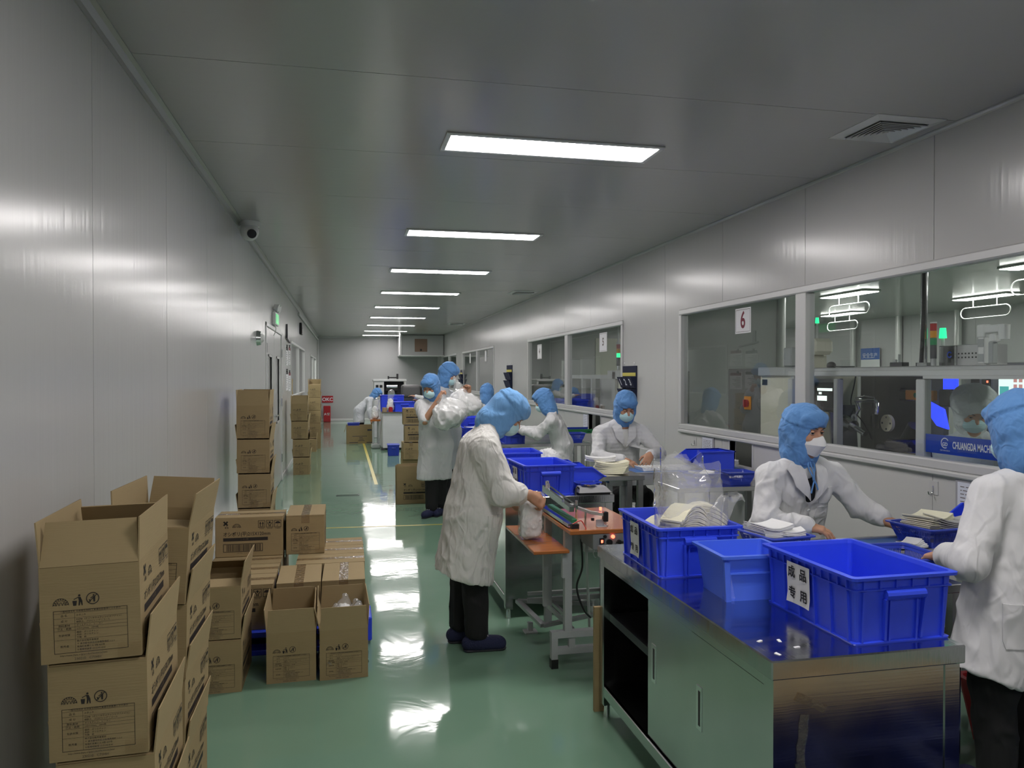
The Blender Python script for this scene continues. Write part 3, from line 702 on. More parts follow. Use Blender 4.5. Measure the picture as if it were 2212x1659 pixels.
def pockets(y, z, s, lab, nums):
    t = thing('pocket_organizer', lab, 'wall pockets', (XR, y, z), group='navy pocket organisers on the right wall')
    W_ = .46 * s; H_ = .42 * s
    MB().box(-.012, -W_ / 2, 0, 0, W_ / 2, H_, c=.003).build('backing', M_NAVY, t)
    MB().box(-.016, -W_ / 2 + .02, H_ - .12 * s, -.012, W_ / 2 - .02, H_ - .08 * s).build('yellow_strip', M_YELLOW, t)
    for r_ in range(2):
        for c_ in range(3):
            yy = W_ / 2 - .075 * s - c_ * .155 * s; zz = .02 * s + r_ * .14 * s
            p = MB().hexa([(-.03, yy + .07 * s, zz), (-.03, yy - .07 * s, zz), (-.008, yy - .07 * s, zz), (-.008, yy + .07 * s, zz)], [(-.085, yy + .07 * s, zz + .13 * s), (-.085, yy - .07 * s, zz + .13 * s), (-.012, yy - .07 * s, zz + .13 * s), (-.012, yy + .07 * s, zz + .13 * s)]).build('pocket', M_NAVY, t, True)
            if nums and r_:
                mb = put_text(MB(), str(c_ + 1), 0, 0, .11 * s, bold=.003, res=4)
                ang = math.atan2(.055, .13 * s); mb.xform(T(-.060, yy, zz + .065 * s) @ Matrix.Rotation(-ang, 4, 'Y') @ F_LEFT); mb.build('lettering', M_TXTW, p)
    for s_ in (-1, 1): MB().tube([(-.004, s_ * W_ * .35, H_ - .01), (-.01, s_ * W_ * .35, H_ + .035), (-.004, s_ * W_ * .35, H_ + .04)], .003, n=6).build('hanger', M_CHROME, t)
pockets(8.60, 1.30, 1.0, 'navy pocket organiser numbered one two three beside the second window', True)
pockets(15.4, 1.34, 1.15, 'navy pocket organiser on the wall left of the second window', False)
pockets(21.98, 1.36, 1.0, 'navy pocket organiser by the third window nearest its left pane', False)
def pane_sheet(y, z, wd, ht, txt, lab, col=M_TXTR, size=.2):
    t = thing('pane_sheet', lab, 'sheet', (XR + .018, y, z), group='paper sheets on the window panes')
    MB().box(-.003, -wd / 2, 0, 0, wd / 2, ht).build('sheet', M_PAPER, t)
    mb = rect(MB(), -wd / 2 + .012, .012, wd / 2 - .012, ht - .012, w=.003)
    mb.xform(T(-.0036, 0, 0) @ F_LEFT); mb.build('border', M_INKL, t)
    if txt:
        mb = put_text(MB(), txt, 0, ht * .5, size, bold=.004, sx=.85, res=6); mb.xform(T(-.0036, 0, 0) @ F_LEFT); mb.build('lettering', col, t)
pane_sheet(5.99, 1.965, .26, .215, '6', 'white sheet with a dark red 6 on the left pane of the big window', size=.20)
pane_sheet(13.0, 1.90, .30, .25, '4', 'white sheet on the far pane of the second window', M_INKL, .14)
pane_sheet(9.62, 1.92, .30, .25, '5', 'white sheet on the near pane of the second window', M_INKL, .14)
pane_sheet(20.6, 1.95, .2, .26, '', 'slim white sheet on the far pane of the third window'); pane_sheet(18.25, 1.95, .2, .26, '', 'slim white sheet on the near pane of the third window')

# ---------------------------------------------------------------- the machine room behind the right wall
X2, Z2 = 10.0, 2.7
r = struct('wall_machine_room'); n = 20
for i in range(n):
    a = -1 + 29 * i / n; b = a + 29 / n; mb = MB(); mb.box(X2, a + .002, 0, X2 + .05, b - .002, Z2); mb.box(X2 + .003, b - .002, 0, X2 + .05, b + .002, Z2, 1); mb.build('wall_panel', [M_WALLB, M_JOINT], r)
for yy in (9.3, 10.9, 12.3, 13.6): MB().cyl((X2 - .06, yy, 0), (X2 - .06, yy, Z2), .06, n=14).build('wall_post', M_ALUW, r)
MB().box(XR + .05, -1.05, 0, X2, -1, Z2).build('end_panel', M_WALLB, r); MB().box(XR + .05, YB, 0, X2, YB + .05, Z2).build('end_panel', M_WALLB, r)
r = struct('ceiling_machine_room'); MB().box(XR + .05, -1, Z2, X2 + .05, YB, Z2 + .05).build('ceiling_panel', M_CEIL, r)
# partitions inside it
r = struct('wall_partition'); MB().box(XR + .05, 9.0, 0, 5.50, 9.06, Z2).build('wall_panel', M_WALLB, r); MB().cyl((5.52, 9.0, 0), (5.52, 9.0, Z2), .06, n=14).build('wall_post', M_ALUW, r)
MB().box(3.5, 15.6, 0, 6.6, 15.66, Z2).build('wall_panel', M_WALLB, r); MB().box(5.2, 15.56, 0, 6.0, 15.6, 2.4).build('cream_door', M_CREAMPANEL, r)
MB().box(3.5, 23.0, 0, 6.6, 23.06, Z2).build('wall_panel', M_WALLB, r)
LP = [(6.53, 9.03), (8.51, 11.94), (8.56, 8.92), (6.57, 6.1), (8.5, 5.9), (5.0, 3.0), (8.5, 2.6), (6.5, 12.4), (6.5, 17.5), (5.2, 20.5), (8.5, 15.4)]
names = ['strip lamp over a white hanging loop, behind the big window, left upper', 'strip lamp over a white hanging loop, behind the big window, left lower', 'strip lamp over a white hanging loop, behind the big window, right of the pole', 'strip lamp over a white hanging loop at the top right edge of the big window']
proto = None
for k, (x, y) in enumerate(LP):
    lab = names[k] if k < 4 else 'strip lamp of the machine room, %s' % ['third of its row from the big window', 'fourth of its row, out of the near pane', 'fifth, low behind the mullion', 'sixth, over the partition', 'behind the second window', 'behind the third window', 'far back behind the cream machine'][k - 4]
    if proto is None:
        proto = t = thing('strip_lamp', lab, 'lamp', (x, y, Z2), group='strip lamps of the machine room')
        MB().box(-.13, -.47, -.022, .13, .47, 0, c=.006).build('housing', M_PLASTW, t); MB().box(-.11, -.45, -.028, .11, .45, -.022).build('tube_cover', M_LAMP2, t)
        pts = []
        for i in range(24):
            a = 2 * PI * i / 24; s_ = .42 if math.sin(a) > 0 else -.42; pts.append((0, .0 + .33 * (1 if math.sin(a) >= 0 else -1) * 1.0 + .09 * math.sin(a), -.22 + .075 * math.cos(a)))
        MB().tube(pts, .008, n=8, closed=True).build('hanging_loop', M_PLASTW, t)
        for s_ in (-.2, .2): MB().cyl((0, s_, -.145), (0, s_, -.02), .006, n=6).build('hanger', M_PLASTW, t)
    else: dup(proto, (x, y, Z2), 0, lab)
# poster on the far wall of the machine room
t = thing('safety_poster', 'blue and white poster on the far wall behind the big window', 'poster', (X2 - .062, 13.08, 1.52)); MB().box(0, -.27, 0, .006, .27, .62).build('sheet', M_PAPER, t)
MB().box(-.004, -.27, .40, 0, .27, .62).build('heading', M_POST, t)
mb = put_text(MB(), '安全生产', 0, .47, .11); 
for i in range(4): rect(mb, -.2 + i * .1, .04, -.14 + i * .1, .12 + .05 * (i % 3))
mb.xform(T(-.0046, 0, 0) @ F_LEFT); mb.build('printing', M_TXTW, t)
# machine behind the big window
t = thing('packing_machine', 'stainless guarded packing machine behind the big window', 'machine', (3.62, 4.6, 0))
def part(name, mb, m, p=None): return mb.build(name, m, p or t)
part('deck', MB().box(0, -1.35, 1.625, .50, 1.15, 1.665, c=.006), M_ALU)
part('top_rail', MB().box(-.03, -1.4, 1.598, .02, 1.15, 1.640, c=.006), M_ALUW)
part('bottom_rail', MB().box(-.03, -1.4, .80, .02, 1.15, .86, c=.006), M_ALUW)
for yy, w_ in ((1.12, .06), (.52, .04), (-.35, .075), (-1.37, .06)): part('frame_post', MB().box(-.03, yy - w_ / 2, 0, .03, yy + w_ / 2, 1.58, c=.006), M_ALUW)
part('back_plate', MB().box(.66, .22, .6, .70, 1.15, 1.62), mat('mid_grey_steel', (.17, .17, .175), rough=.3, metal=.8))
part('lower_cover', MB().box(.02, -1.3, .0, .60, 1.1, .78, c=.01), M_STEEL)
part('guard_door', MB().box(-.012, -1.33, .88, -.006, -.39, 1.59), M_GLASS)
part('door_frame', MB().box(-.032, -1.34, 1.583, .01, -.38, 1.602).box(-.032, -1.34, .86, .01, -1.30, 1.54), M_ALUW)
bd = part('blue_band', MB().box(-.016, -1.33, 1.12, -.013, -.39, 1.235), M_BAND)
mb = MB(); put_text(mb, 'CHUANGDA MACHINERY', .24, 0, .060, align='LEFT', bold=.0015, sx=.52, res=3)
arc(mb, .18, .010, .033, .006, .6, 5.2); put_text(mb, 'GD', .18, .002, .03, bold=.001, res=2); put_text(mb, 'CHUANGDA', .18, -.036, .014)
mb.xform(T(-.0166, -.37, 1.178) @ F_LEFT); mb.build('lettering', M_TXTW, bd)
part('camera_arm', MB().tube([(.46, .946, 1.40), (.46, .70, 1.405), (.46, .678, 1.39), (.46, .69, 1.30)], .016).tube([(.46, .94, 1.40), (.46, .90, 1.33), (.46, .95, 1.27)], .012).tube([(.45, .93, 1.42), (.45, .82, 1.44), (.45, .70, 1.43), (.45, .68, 1.32)], .007), M_CHROME)
part('camera_head', MB().cyl((.46, .70, 1.19), (.46, .70, 1.30), .024), M_BLACK)
dd = part('cream_disc', MB().cyl((.48, .605, 1.235), (.505, .605, 1.235), .066, n=28), mat('cream_plastic', (.62, .58, .44), rough=.5))
for a in range(4): MB().cyl((.477, .605 + .045 * math.cos(a * PI / 2), 1.235 + .045 * math.sin(a * PI / 2)), (.48, .605 + .045 * math.cos(a * PI / 2), 1.235 + .045 * math.sin(a * PI / 2)), .008, n=8).build('screw', M_STEELD, dd)
part('motor', MB().cyl((.43, 1.08, 1.24), (.43, .93, 1.19), .060, .05, n=20), M_STEEL); part('shaft', MB().cyl((.43, .93, 1.19), (.43, .78, 1.14), .022), M_CHROME)
part('cable', MB().wire([(.5, 1.0, 1.60), (.5, 1.02, 1.52), (.5, 1.06, 1.38), (.5, .99, 1.29), (.5, .90, 1.22), (.5, .80, 1.10)], .005), M_BLACK)
part('cable_ring', MB().tube([(.45, .951 + .026 * math.cos(a * PI / 8), 1.257 + .028 * math.sin(a * PI / 8)) for a in range(16)], .007, closed=True), M_PLASTW)
sb = part('switch_box', MB().box(.33, -.05, 1.43, .37, .22, 1.50, c=.005), M_ORANGE)
for k in range(3): MB().cyl((.315, .10 - .05 * k, 1.465), (.33, .10 - .05 * k, 1.465), .018, n=14).build('button', [M_GREENB, M_STEELD, M_REDB][k], sb)
part('dark_block', MB().box(.36, -.18, 1.39, .44, -.06, 1.51, c=.01), M_BLACK); part('dark_block', MB().box(.34, .22, 1.42, .42, .30, 1.50, c=.01), M_BLACK)
part('blue_glow', MB().prism([(.30, 1.42), (.14, 1.36), (.10, 1.22), (.20, 1.24), (.26, 1.30)], .58, .60, 0), M_BLUEL)  # glowing plate cut to the outline of the blue light on the panel
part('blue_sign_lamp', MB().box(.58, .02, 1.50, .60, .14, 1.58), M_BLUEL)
part('work_bed', MB().box(.1, -.30, .80, .6, 1.1, .96, c=.01), M_STEELD); part('dark_roller', MB().cyl((.3, -.2, 1.02), (.3, .5, 1.0), .05), M_DARKIN); part('dark_roller', MB().cyl((.42, .1, 1.06), (.42, .6, 1.04), .04), M_DARKIN)
part('motor_housing', MB().box(.3, .12, .96, .5, .42, 1.14, c=.03).cyl((.4, .30, 1.1), (.4, .20, 1.24), .05), M_BLACK)
sc_ = part('touch_panel', MB().box(.18, .80, 1.31, .22, 1.09, 1.55, c=.006), M_BLACK); MB().box(.176, .84, 1.35, .18, 1.05, 1.515).build('screen', M_SCREEND, sc_)
mb = MB(); rect(mb, -.10, .05, .10, .072); rect(mb, -.10, -.03, .03, .01); rect(mb, -.08, .022, -.04, .04); mb.xform(T(.1755, .945, 1.43) @ F_LEFT); mb.build('screen_content', M_SCREEN, sc_)
part('chute', MB().bar((.40, 1.0, .96), (.40, 1.04, 1.36), .24, .02, up=(0, 1, 0)), M_STEEL)
# on the deck
m = thing('mast', 'chrome pole with black cable rising from the machine deck', 'pole', (3.80, 4.46, 1.665)); MB().cyl((0, 0, 0), (0, 0, 1.03), .022, n=14).build('pole', M_CHROME, m); MB().wire([(-.03, -.01, .02), (-.034, -.035, .3), (-.034, -.04, .62), (-.03, -.03, .68), (-.03, -.14, .66), (-.03, -.12, .74), (-.03, -.06, .90), (-.03, -.04, 1.03)], .013).build('cable', M_BLACK, m)
MB().cyl((0, 0, 0), (0, 0, .025), .05).build('base', M_STEEL, m)
def stack(loc, s, labels, lit):
    t = thing('signal_tower', labels, 'signal lamp', loc); z = 0
    MB().cyl((0, 0, 0), (0, 0, .10 * s), .03 * s, n=14).build('foot', M_CHROME, t); MB().cyl((0, 0, .09 * s), (0, 0, .25 * s), .036 * s, n=16).build('body', M_STEELD, t)
    for k, mm in enumerate((M_GREENL if lit else M_GREENB, M_AMBERB, M_REDB)): MB().cyl((0, 0, (.25 + .085 * k) * s), (0, 0, (.332 + .085 * k) * s), .037 * s, n=18).build('lens', mm, t)
    MB().cyl((0, 0, .505 * s), (0, 0, .52 * s), .037 * s, n=18).build('cap', M_PLASTW, t)
stack((3.80, 4.375, 1.665), .56, 'red amber and green signal tower on the machine deck beside the pole', False)
def beacon(loc, lab, s=1.0):
    t = thing('green_beacon', lab, 'signal lamp', loc, group='green beacons of the machines'); MB().cyl((0, 0, 0), (0, 0, .22 * s), .014 * s, n=10).build('stem', M_PLASTW, t); MB().cyl((0, 0, .22 * s), (0, 0, .30 * s), .028 * s, .022 * s, n=16).build('lens', M_GREENL, t)
beacon((3.93, 4.44, 1.665), 'lit green beacon right of the signal tower', .86)
t = thing('labelled_steel_case', 'steel case with a round blue emblem on the machine deck', 'case', (3.98, 4.28, 1.665)); MB().box(-.10, 0, 0, .1, .14, .135, c=.004).build('case', M_STEEL, t); MB().box(-.085, -.21, 0, .1, 0, .138, c=.004).build('vented_side', M_ALU, t)
mb = arc(MB(), 0, 0, .022, .009, .5, 5.8, 20); mb.xform(T(-.1007, .045, .075) @ F_LEFT); mb.build('emblem', M_BAND, t)
for i in range(7):
    mb = MB()
    for q in (.05, .075): rect(mb, -.095 + i * .028, q, -.083 + i * .028, q + .010)
    mb.xform(T(-.0857, -.105, 0) @ F_LEFT); mb.build('vent_slot', M_DARKIN, t)
t = thing('robot_arm', 'white and grey jointed robot arm standing on the machine deck', 'robot arm', (3.74, 3.90, 1.665)); t.scale = (.68, .68, .68)
MB().cyl((0, 0, 0), (0, 0, .012), .06).build('base', M_ALU, t); MB().box(-.035, -.035, .012, .035, .035, .27, c=.008).build('column', M_PLASTW, t)
for z in (.03, .16): MB().box(-.038, -.03, z, -.034, .03, z + .07).build('cover_plate', M_GREYPAINT, t)
sdf_obj('shoulder', [rbox((0, 0, .30), (.042, .045, .06), rd=.015), rbox((0, -.12, .315), (.035, .10, .035), rd=.012)], .006, M_PLASTW, t); MB().cyl((0, -.21, .22), (0, -.21, .345), .042, .045, n=18).build('wrist', M_PLASTW, t); MB().box(-.03, -.15, .20, .03, -.075, .27, c=.008).build('forearm', M_PLASTW, t); MB().box(-.028, -.12, .012, .028, -.07, .20, c=.006).build('rear_column', M_GREYPAINT, t)
t = thing('deck_mouse', 'small black sensor with cord on the machine deck', 'sensor', (3.72, 5.35, 1.665)); sdf_obj('body', [ell((0, 0, .018), (.03, .045, .03), k=0), cut((0, 0, 0), (0, 0, -1))], .005, M_BLACK, t); MB().tube([(0, -.04, .01), (.01, -.15, .006), (0, -.28, .006)], .004).build('cord', M_BLACK, t)
t = thing('valve_block', 'small steel valve block on the machine deck left of the pole', 'valve', (3.74, 4.62, 1.665)); MB().box(-.03, -.06, 0, .03, .06, .03, c=.003).build('body', M_STEELD, t); MB().cyl((0, 0, .03), (0, 0, .085), .008, n=8).build('stem', M_CHROME, t); MB().cyl((0, .04, .03), (0, .04, .05), .014, n=8).build('fitting', M_CHROME, t)
t = thing('left_robot_head', 'cream machine head at the left end of the deck', 'machine head', (3.95, 5.98, 1.60)); MB().box(-.1, -.1, 0, .1, .1, .18, c=.01).build('column', M_CREAMPANEL, t); MB().box(-.1, -.2, .18, .1, .02, .32, c=.03).build('head', M_CREAMPANEL, t)
beacon((3.95, 5.88, 1.92), 'lit green beacon on the cream machine head at the left', .6)
# control cabinet with screens
t = thing('control_cabinet', 'grey control cabinet with gauges and a lit touch screen', 'control cabinet', (4.75, 4.55, 0)); MB().box(0, -1.0, 0, .3, .60, 1.70, c=.01).build('cabinet', mat('light_grey_cabinet', (.42, .42, .41), rough=.5), t)
for k, (y, z) in enumerate(((.48, 1.54), (.375, 1.54), (.375, 1.445))): MB().box(-.012, y - .038, z - .038, 0, y + .038, z + .038, c=.003).build('gauge', M_BLACK, t)
MB().box(-.0135, .35, 1.55, -.012, .365, 1.565).build('red_digit', M_REDL, t)
hm = MB().box(-.03, -.16, 1.43, 0, .30, 1.64, c=.008).build('touch_panel', M_ALU, t); MB().box(-.033, -.08, 1.46, -.03, .235, 1.61).build('screen', M_SCREEN, hm)
mb = MB(); rect(mb, -.15, -.085, -.07, -.02); mb.xform(T(-.0335, .075, 1.545) @ F_LEFT); mb.build('teal_tiles', mat('teal_tile', (.10, .55, .50), rough=.4, emit=.4), hm)
mb = MB()
for i in range(4):
    for j in range(3): rect(mb, -.03 + i * .045, -.08 + j * .045, .0 + i * .045, -.05 + j * .045)
mb.xform(T(-.0335, .075, 1.545) @ F_LEFT); mb.build('tiles', mat('salmon_tile', (.75, .33, .28), rough=.4, emit=.4), hm)
# machine behind the pane marked six
t = thing('cream_packing_machine', 'machine with cream cover and orange rotary switch behind the pane marked six', 'machine', (3.70, 6.0, 0))
MB().box(0, .36, .0, .6, .97, 1.67, c=.006).build('grey_cabinet', mat('dark_grey_panel', (.13, .13, .125), rough=.35), t)
sw = MB().box(-.012, .52, 1.285, 0, .64, 1.41, c=.004).build('switch_plate', M_ORANGE, t); MB().cyl((-.03, .58, 1.345), (-.012, .58, 1.345), .036, n=18).build('red_knob', M_REDB, sw); MB().box(-.05, .57, 1.31, -.03, .59, 1.38).build('grip', M_REDB, sw)
MB().box(0, -.18, .0, .6, .36, 1.60).build('cream_cover', M_CREAMPANEL, t); MB().box(-.03, -.22, 1.60, .02, .36, 1.68, c=.006).box(-.03, -.22, 0, .02, -.16, 1.62, c=.006).build('frame', M_ALU, t)
MB().box(-.004, .25, 1.52, 0, .33, 1.57).build('black_badge', M_BLACK, t); MB().box(-.06, -.22, 1.68, .06, -.10, 1.84, c=.01).build('junction_box', M_GREYPAINT, t)
# machine behind the second window
t = thing('second_machine', 'guarded packing machine with cream panels behind the second window', 'machine', (3.75, 10.9, 0))
MB().box(0, 1.6, 0, .5, 2.3, 1.60).build('grey_cabinet', mat('mid_grey_cabinet', (.16, .165, .15), rough=.4), t); sw = MB().box(-.012, 1.85, 1.3, 0, 1.98, 1.44).build('switch_plate', M_ORANGE, t)
MB().box(-.03, -1.0, 1.56, .03, 1.65, 1.62).box(-.03, .9, 0, .03, .96, 1.6).box(-.03, .42, 0, .03, .48, 1.6).box(-.03, -.62, 0, .05, -.5, 1.66).box(-.03, -1.75, 1.62, .4, -.3, 1.68).build('frame', M_ALU, t)
MB().box(.5, -.5, 0, .55, 1.6, 1.55).build('back_plate', M_WHITEBOARD, t); MB().box(0, -1.25, 0, .3, -.66, 1.60, c=.02).build('cream_cover', M_CREAMPANEL, t); MB().box(0, -2.1, 0, .4, -1.27, 1.66).build('steel_cover', mat('dark_grey_panel', (.13, .13, .125)), t); MB().cyl((-.03, -1.72, 1.3), (.0, -1.72, 1.3), .06, n=16).build('red_knob', M_REDB, t)
MB().cyl((.2, -.72, 1.68), (.2, -.72, 1.98), .07, n=16).box(.14, -.85, 1.9, .26, -.66, 2.02, c=.02).build('robot_column', M_PLASTW, t); MB().box(.1, -1.3, 1.68, .3, -1.0, 1.84).build('valve_bank', M_CHROME, t)
t = thing('overhead_pole', 'thin white pole above the signal tower in the second window', 'pole', (3.85, 10.5, 1.92)); MB().cyl((0, 0, .17), (0, 0, .78), .014, n=8).build('pole', M_PLASTW, t); MB().cyl((0, 0, .15), (0, 0, .17), .03, n=8).build('flange', M_PLASTW, t)
stack((3.85, 10.5, 1.68), .75, 'signal tower with lit green lens behind the second window', True)
t = thing('blue_crate_stack', 'blue crates behind the far pane of the second window', 'crate', (3.38, 11.9, 0)); MB().box(0, -.5, 0, .3, .3, 1.22, c=.01).build('crate_body', M_BASKET, t); MB().box(-.01, -.51, 1.19, .31, .31, 1.24, c=.006).build('rim', M_BASKET, t)
t = thing('third_machine', 'pale machine behind the third window', 'machine', (3.9, 18.2, 0)); MB().box(0, -.8, 0, .5, .7, 1.7, c=.02).build('cabinet', M_WHITEBOARD, t); MB().box(-.02, -.7, .9, 0, .6, 1.5).build('guard', M_GREYPAINT, t); MB().cyl((.2, 1.6, 0), (.2, 1.6, 1.3), .25, n=16).build('drum', M_STEELD, t)
# ---------------------------------------------------------------- cartons
CW, CL, CH, FT = .25, .43, .262, .004
def emblem(mb, cx, cy, r, mi=0):
    arc(mb, cx, cy, r, r * .07, 0, PI, 18, mi); arc(mb, cx, cy, r * .72, r * .06, 0, PI, 18, mi)
    for i in range(9):
        a = PI * (i + .5) / 9; dot(mb, cx + r * .86 * math.cos(a), cy + r * .86 * math.sin(a), r * .085, 6, mi)
    put_text(mb, 'WW', cx, cy + r * .18, r * .72, bold=.0, mi=mi)
def tidyman(mb, x, y, s):
    dot(mb, x + .10 * s, y + .92 * s, .10 * s); poly(mb, [(x - .02 * s, y + .78 * s), (x + .2 * s, y + .78 * s), (x + .34 * s, y + .40 * s), (x + .36 * s, y), (x + .27 * s, y), (x + .2 * s, y + .35 * s), (x + .12 * s, y), (x + .02 * s, y), (x + .05 * s, y + .5 * s)])
    line(mb, (x + .02 * s, y + .76 * s), (x - .28 * s, y + .62 * s), .07 * s); poly(mb, [(x - .48 * s, y + .45 * s), (x - .1 * s, y + .45 * s), (x - .16 * s, y), (x - .42 * s, y)]); rect(mb, x - .36 * s, y + .55 * s, x - .28 * s, y + .64 * s)
def nolitter(mb, x, y, r):
    arc(mb, x, y, r, r * .14, 0, 2 * PI, 24); line(mb, (x - r * .68, y + r * .68 * -1), (x + r * .68, y + r * .68), r * .13)
    dot(mb, x + r * .15, y + r * .5, r * .15, 8); poly(mb, [(x, y + r * .3), (x + r * .4, y + r * .35), (x + r * .35, y - r * .6), (x + r * .1, y - r * .6)]); line(mb, (x, y + r * .25), (x - r * .35, y), r * .12); poly(mb, [(x - r * .6, y - r * .1), (x - r * .25, y - r * .25), (x - r * .3, y - r * .6), (x - r * .5, y - r * .55)])
def end_print():
    mb = MB(); h0 = -.105; h1 = .012; hw = .092
    emblem(mb, -.073, .026, .020); tidyman(mb, -.030, .023, .030); nolitter(mb, .006, .040, .0165)
    rect(mb, -hw, h0, hw, h1, w=.0012)
    ys = [.004, -.010, -.026, -.035, -.044, -.069]
    for y in ys: rect(mb, -hw, y, hw, y + .0006)
    rect(mb, -.040, h0, -.0394, .004)
    put_text(mb, '一般社団法人 日本衛生材料工業連合会基準による表示', 0, .008, .0062)
    for y, a in ((-.003, '品 名'), (-.018, '成 分'), (-.0305, '原料素材'), (-.0395, '寸法・枚数'), (-.0565, '包装材質'), (-.087, '販売者')): put_text(mb, a, -.066, y, .0072)
    for y, a in ((-.003, 'お手ふき'), (-.0145, 'PHMB（ポリヘキサメチレンビグアナイド）'), (-.0215, '精製水、プロピレングリコール'), (-.0305, 'ポリエチレン、レーヨン'), (-.0395, '215×120mm　2400枚'), (-.050, '個袋：ポリエチレン'), (-.057, '内袋：ポリエチレン'), (-.064, '外箱：紙'), (-.074, '株式会社販売事業部'), (-.082, '〒 東京都中央区日本橋馬喰町 1-2-3'), (-.090, '馬喰町産業ビル 4階 409号'), (-.098, 'お客様相談室 03-5244-4181')): put_text(mb, a, -.036, y, .0060, 'LEFT')
    put_text(mb, 'https://www.jhpia.or.jp/product/wettissue.html', -.02, -.1115, .0062)
    n = len(mb.f); put_text(mb, '230210   C71HH', -.01, -.1225, .0095, mi=1, res=3)
    return mb
def side_print():
    mb = MB(); u0 = -.165
    # small mark of crossed leaves
    for a in (PI / 4, -PI / 4): 
        q = [(math.cos(a) * p - math.sin(a) * r_, math.sin(a) * p + math.cos(a) * r_) for p, r_ in ((-.018, -.005), (.018, -.005), (.018, .005), (-.018, .005))]; poly(mb, [(u0 + .016 + x, .092 + y) for x, y in q])
    put_text(mb, "e's", u0 + .022, .066, .022, bold=.0004, res=3)
    emblem(mb, u0 + .085, .062, .027)
    for k in range(3):
        cx = .078 + .052 * k; cy = .082; rect(mb, cx - .022, cy - .024, cx + .022, cy + .024, w=.003)
        if k == 0:
            for s in (-.008, .008): rect(mb, cx + s - .0025, cy - .014, cx + s + .0025, cy + .004); poly(mb, [(cx + s - .007, cy + .002), (cx + s + .007, cy + .002), (cx + s, cy + .016)])
            rect(mb, cx - .014, cy - .018, cx + .014, cy - .0155)
        elif k == 1:
            poly(mb, [(cx, cy + .018), (cx + .008, cy + .009), (cx, cy), (cx - .008, cy + .009)])
            for s in (-1, 1): line(mb, (cx + s * .004, cy - .018), (cx + s * .004, cy - .006), .005); line(mb, (cx + s * .004, cy - .006), (cx + s * .013, cy + .004), .004); line(mb, (cx + s * .013, cy + .003), (cx + s * .014, cy + .012), .0035)
        else:
            poly(mb, [(cx + .017 * math.cos(PI * i / 10), cy + .001 + .015 * math.sin(PI * i / 10)) for i in range(11)]); rect(mb, cx - .001, cy - .013, cx + .001, cy + .002); arc(mb, cx - .004, cy - .012, .005, .002, PI, 2 * PI, 8)
        put_text(mb, ('天地無用', '取扱注意', '水濡厳禁')[k], cx, cy - .031, .0085)
    put_text(mb, 'オシボリ(平)215X120mm', u0, .018, .032, 'LEFT', bold=.0004, res=2, sx=.86)
    rect(mb, u0, -.026, .118, -.004); put_text(mb, '2,400枚', -.03, -.015, .016, mi=1)
    rect(mb, u0, -.098, .085, -.044, w=.0035); rr = random.Random(11); u = u0 + .022
    while u < .068:
        l = rr.choice([.0012, .0012, .0024, .0036]); rect(mb, u, -.093, u + l, -.049); u += l + rr.choice([.0014, .0014, .0028, .004])
    put_text(mb, '147-0026   4 1 2 6 9', -.04, -.106, .009)
    return mb
_m = end_print(); _m.xform(T(0, -CW * 0 - CL / 2 - .0007, CH / 2) @ F_FRONT); ME_END = _m.mesh('printed_label', [M_INK, M_INKL])
_m = side_print(); _m.xform(T(CW / 2 + .0007, 0, CH / 2) @ F_RIGHT); ME_SIDE = _m.mesh('printed_side', [M_INK, M_TAN])
def shell_open():
    w_, l_, h_, t_ = CW / 2, CL / 2, CH, FT; mb = MB()
    mb.box(-w_, -l_, 0, w_, l_, t_); mb.box(-w_, -l_, t_, w_, -l_ + t_, h_); mb.box(-w_, l_ - t_, t_, w_, l_, h_); mb.box(-w_, -l_ + t_, t_, -w_ + t_, l_ - t_, h_); mb.box(w_ - t_, -l_ + t_, t_, w_, l_ - t_, h_)
    return mb
ME_OPEN = shell_open().mesh('carton_body', M_CARD)
ME_CLOSED = MB().box(-CW / 2, -CL / 2, 0, CW / 2, CL / 2, CH - .009, c=.003).mesh('carton_body', M_CARD)
def flap_mesh(length, depth, tap=.008):
    mb = MB(); a = length / 2; b = a - tap
    return mb.hexa([(-a, -FT, 0), (a, -FT, 0), (a, 0, 0), (-a, 0, 0)], [(-b, -FT, depth), (b, -FT, depth), (b, 0, depth), (-b, 0, depth)]).mesh('flap', M_CARDIN)
ME_FE = flap_mesh(CW - .004, .122); ME_FS = flap_mesh(CL - .004, .124, .003)
def tape_top():
    mb = MB(); L_ = CL / 2 + .001; n = 14; w_ = .027; z = CH + .0012; P = []
    for i in range(n + 1):
        y = -L_ + 2 * L_ * i / n; P.append([(-w_, y, z + random.uniform(0, .0012)), (0, y, z + random.uniform(0, .0016)), (w_, y, z + random.uniform(0, .0012))])
    P = [[(x, -L_ - .0008, z - .055) for x in (-w_, 0, w_)]] + P + [[(x, L_ + .0008, z - .055) for x in (-w_, 0, w_)]]
    return mb.grid(P, sm=False)
ME_TAPE = tape_top().mesh('packing_tape', M_TAPE)
_b = MB()
_b.grid([[(x, -(CL / 2 + .0012), z) for x in (-.028, 0, .028)] for z in (.002, .03, .052)], sm=False)
ME_TAPEB = _b.mesh('bottom_tape', M_TAPEC)
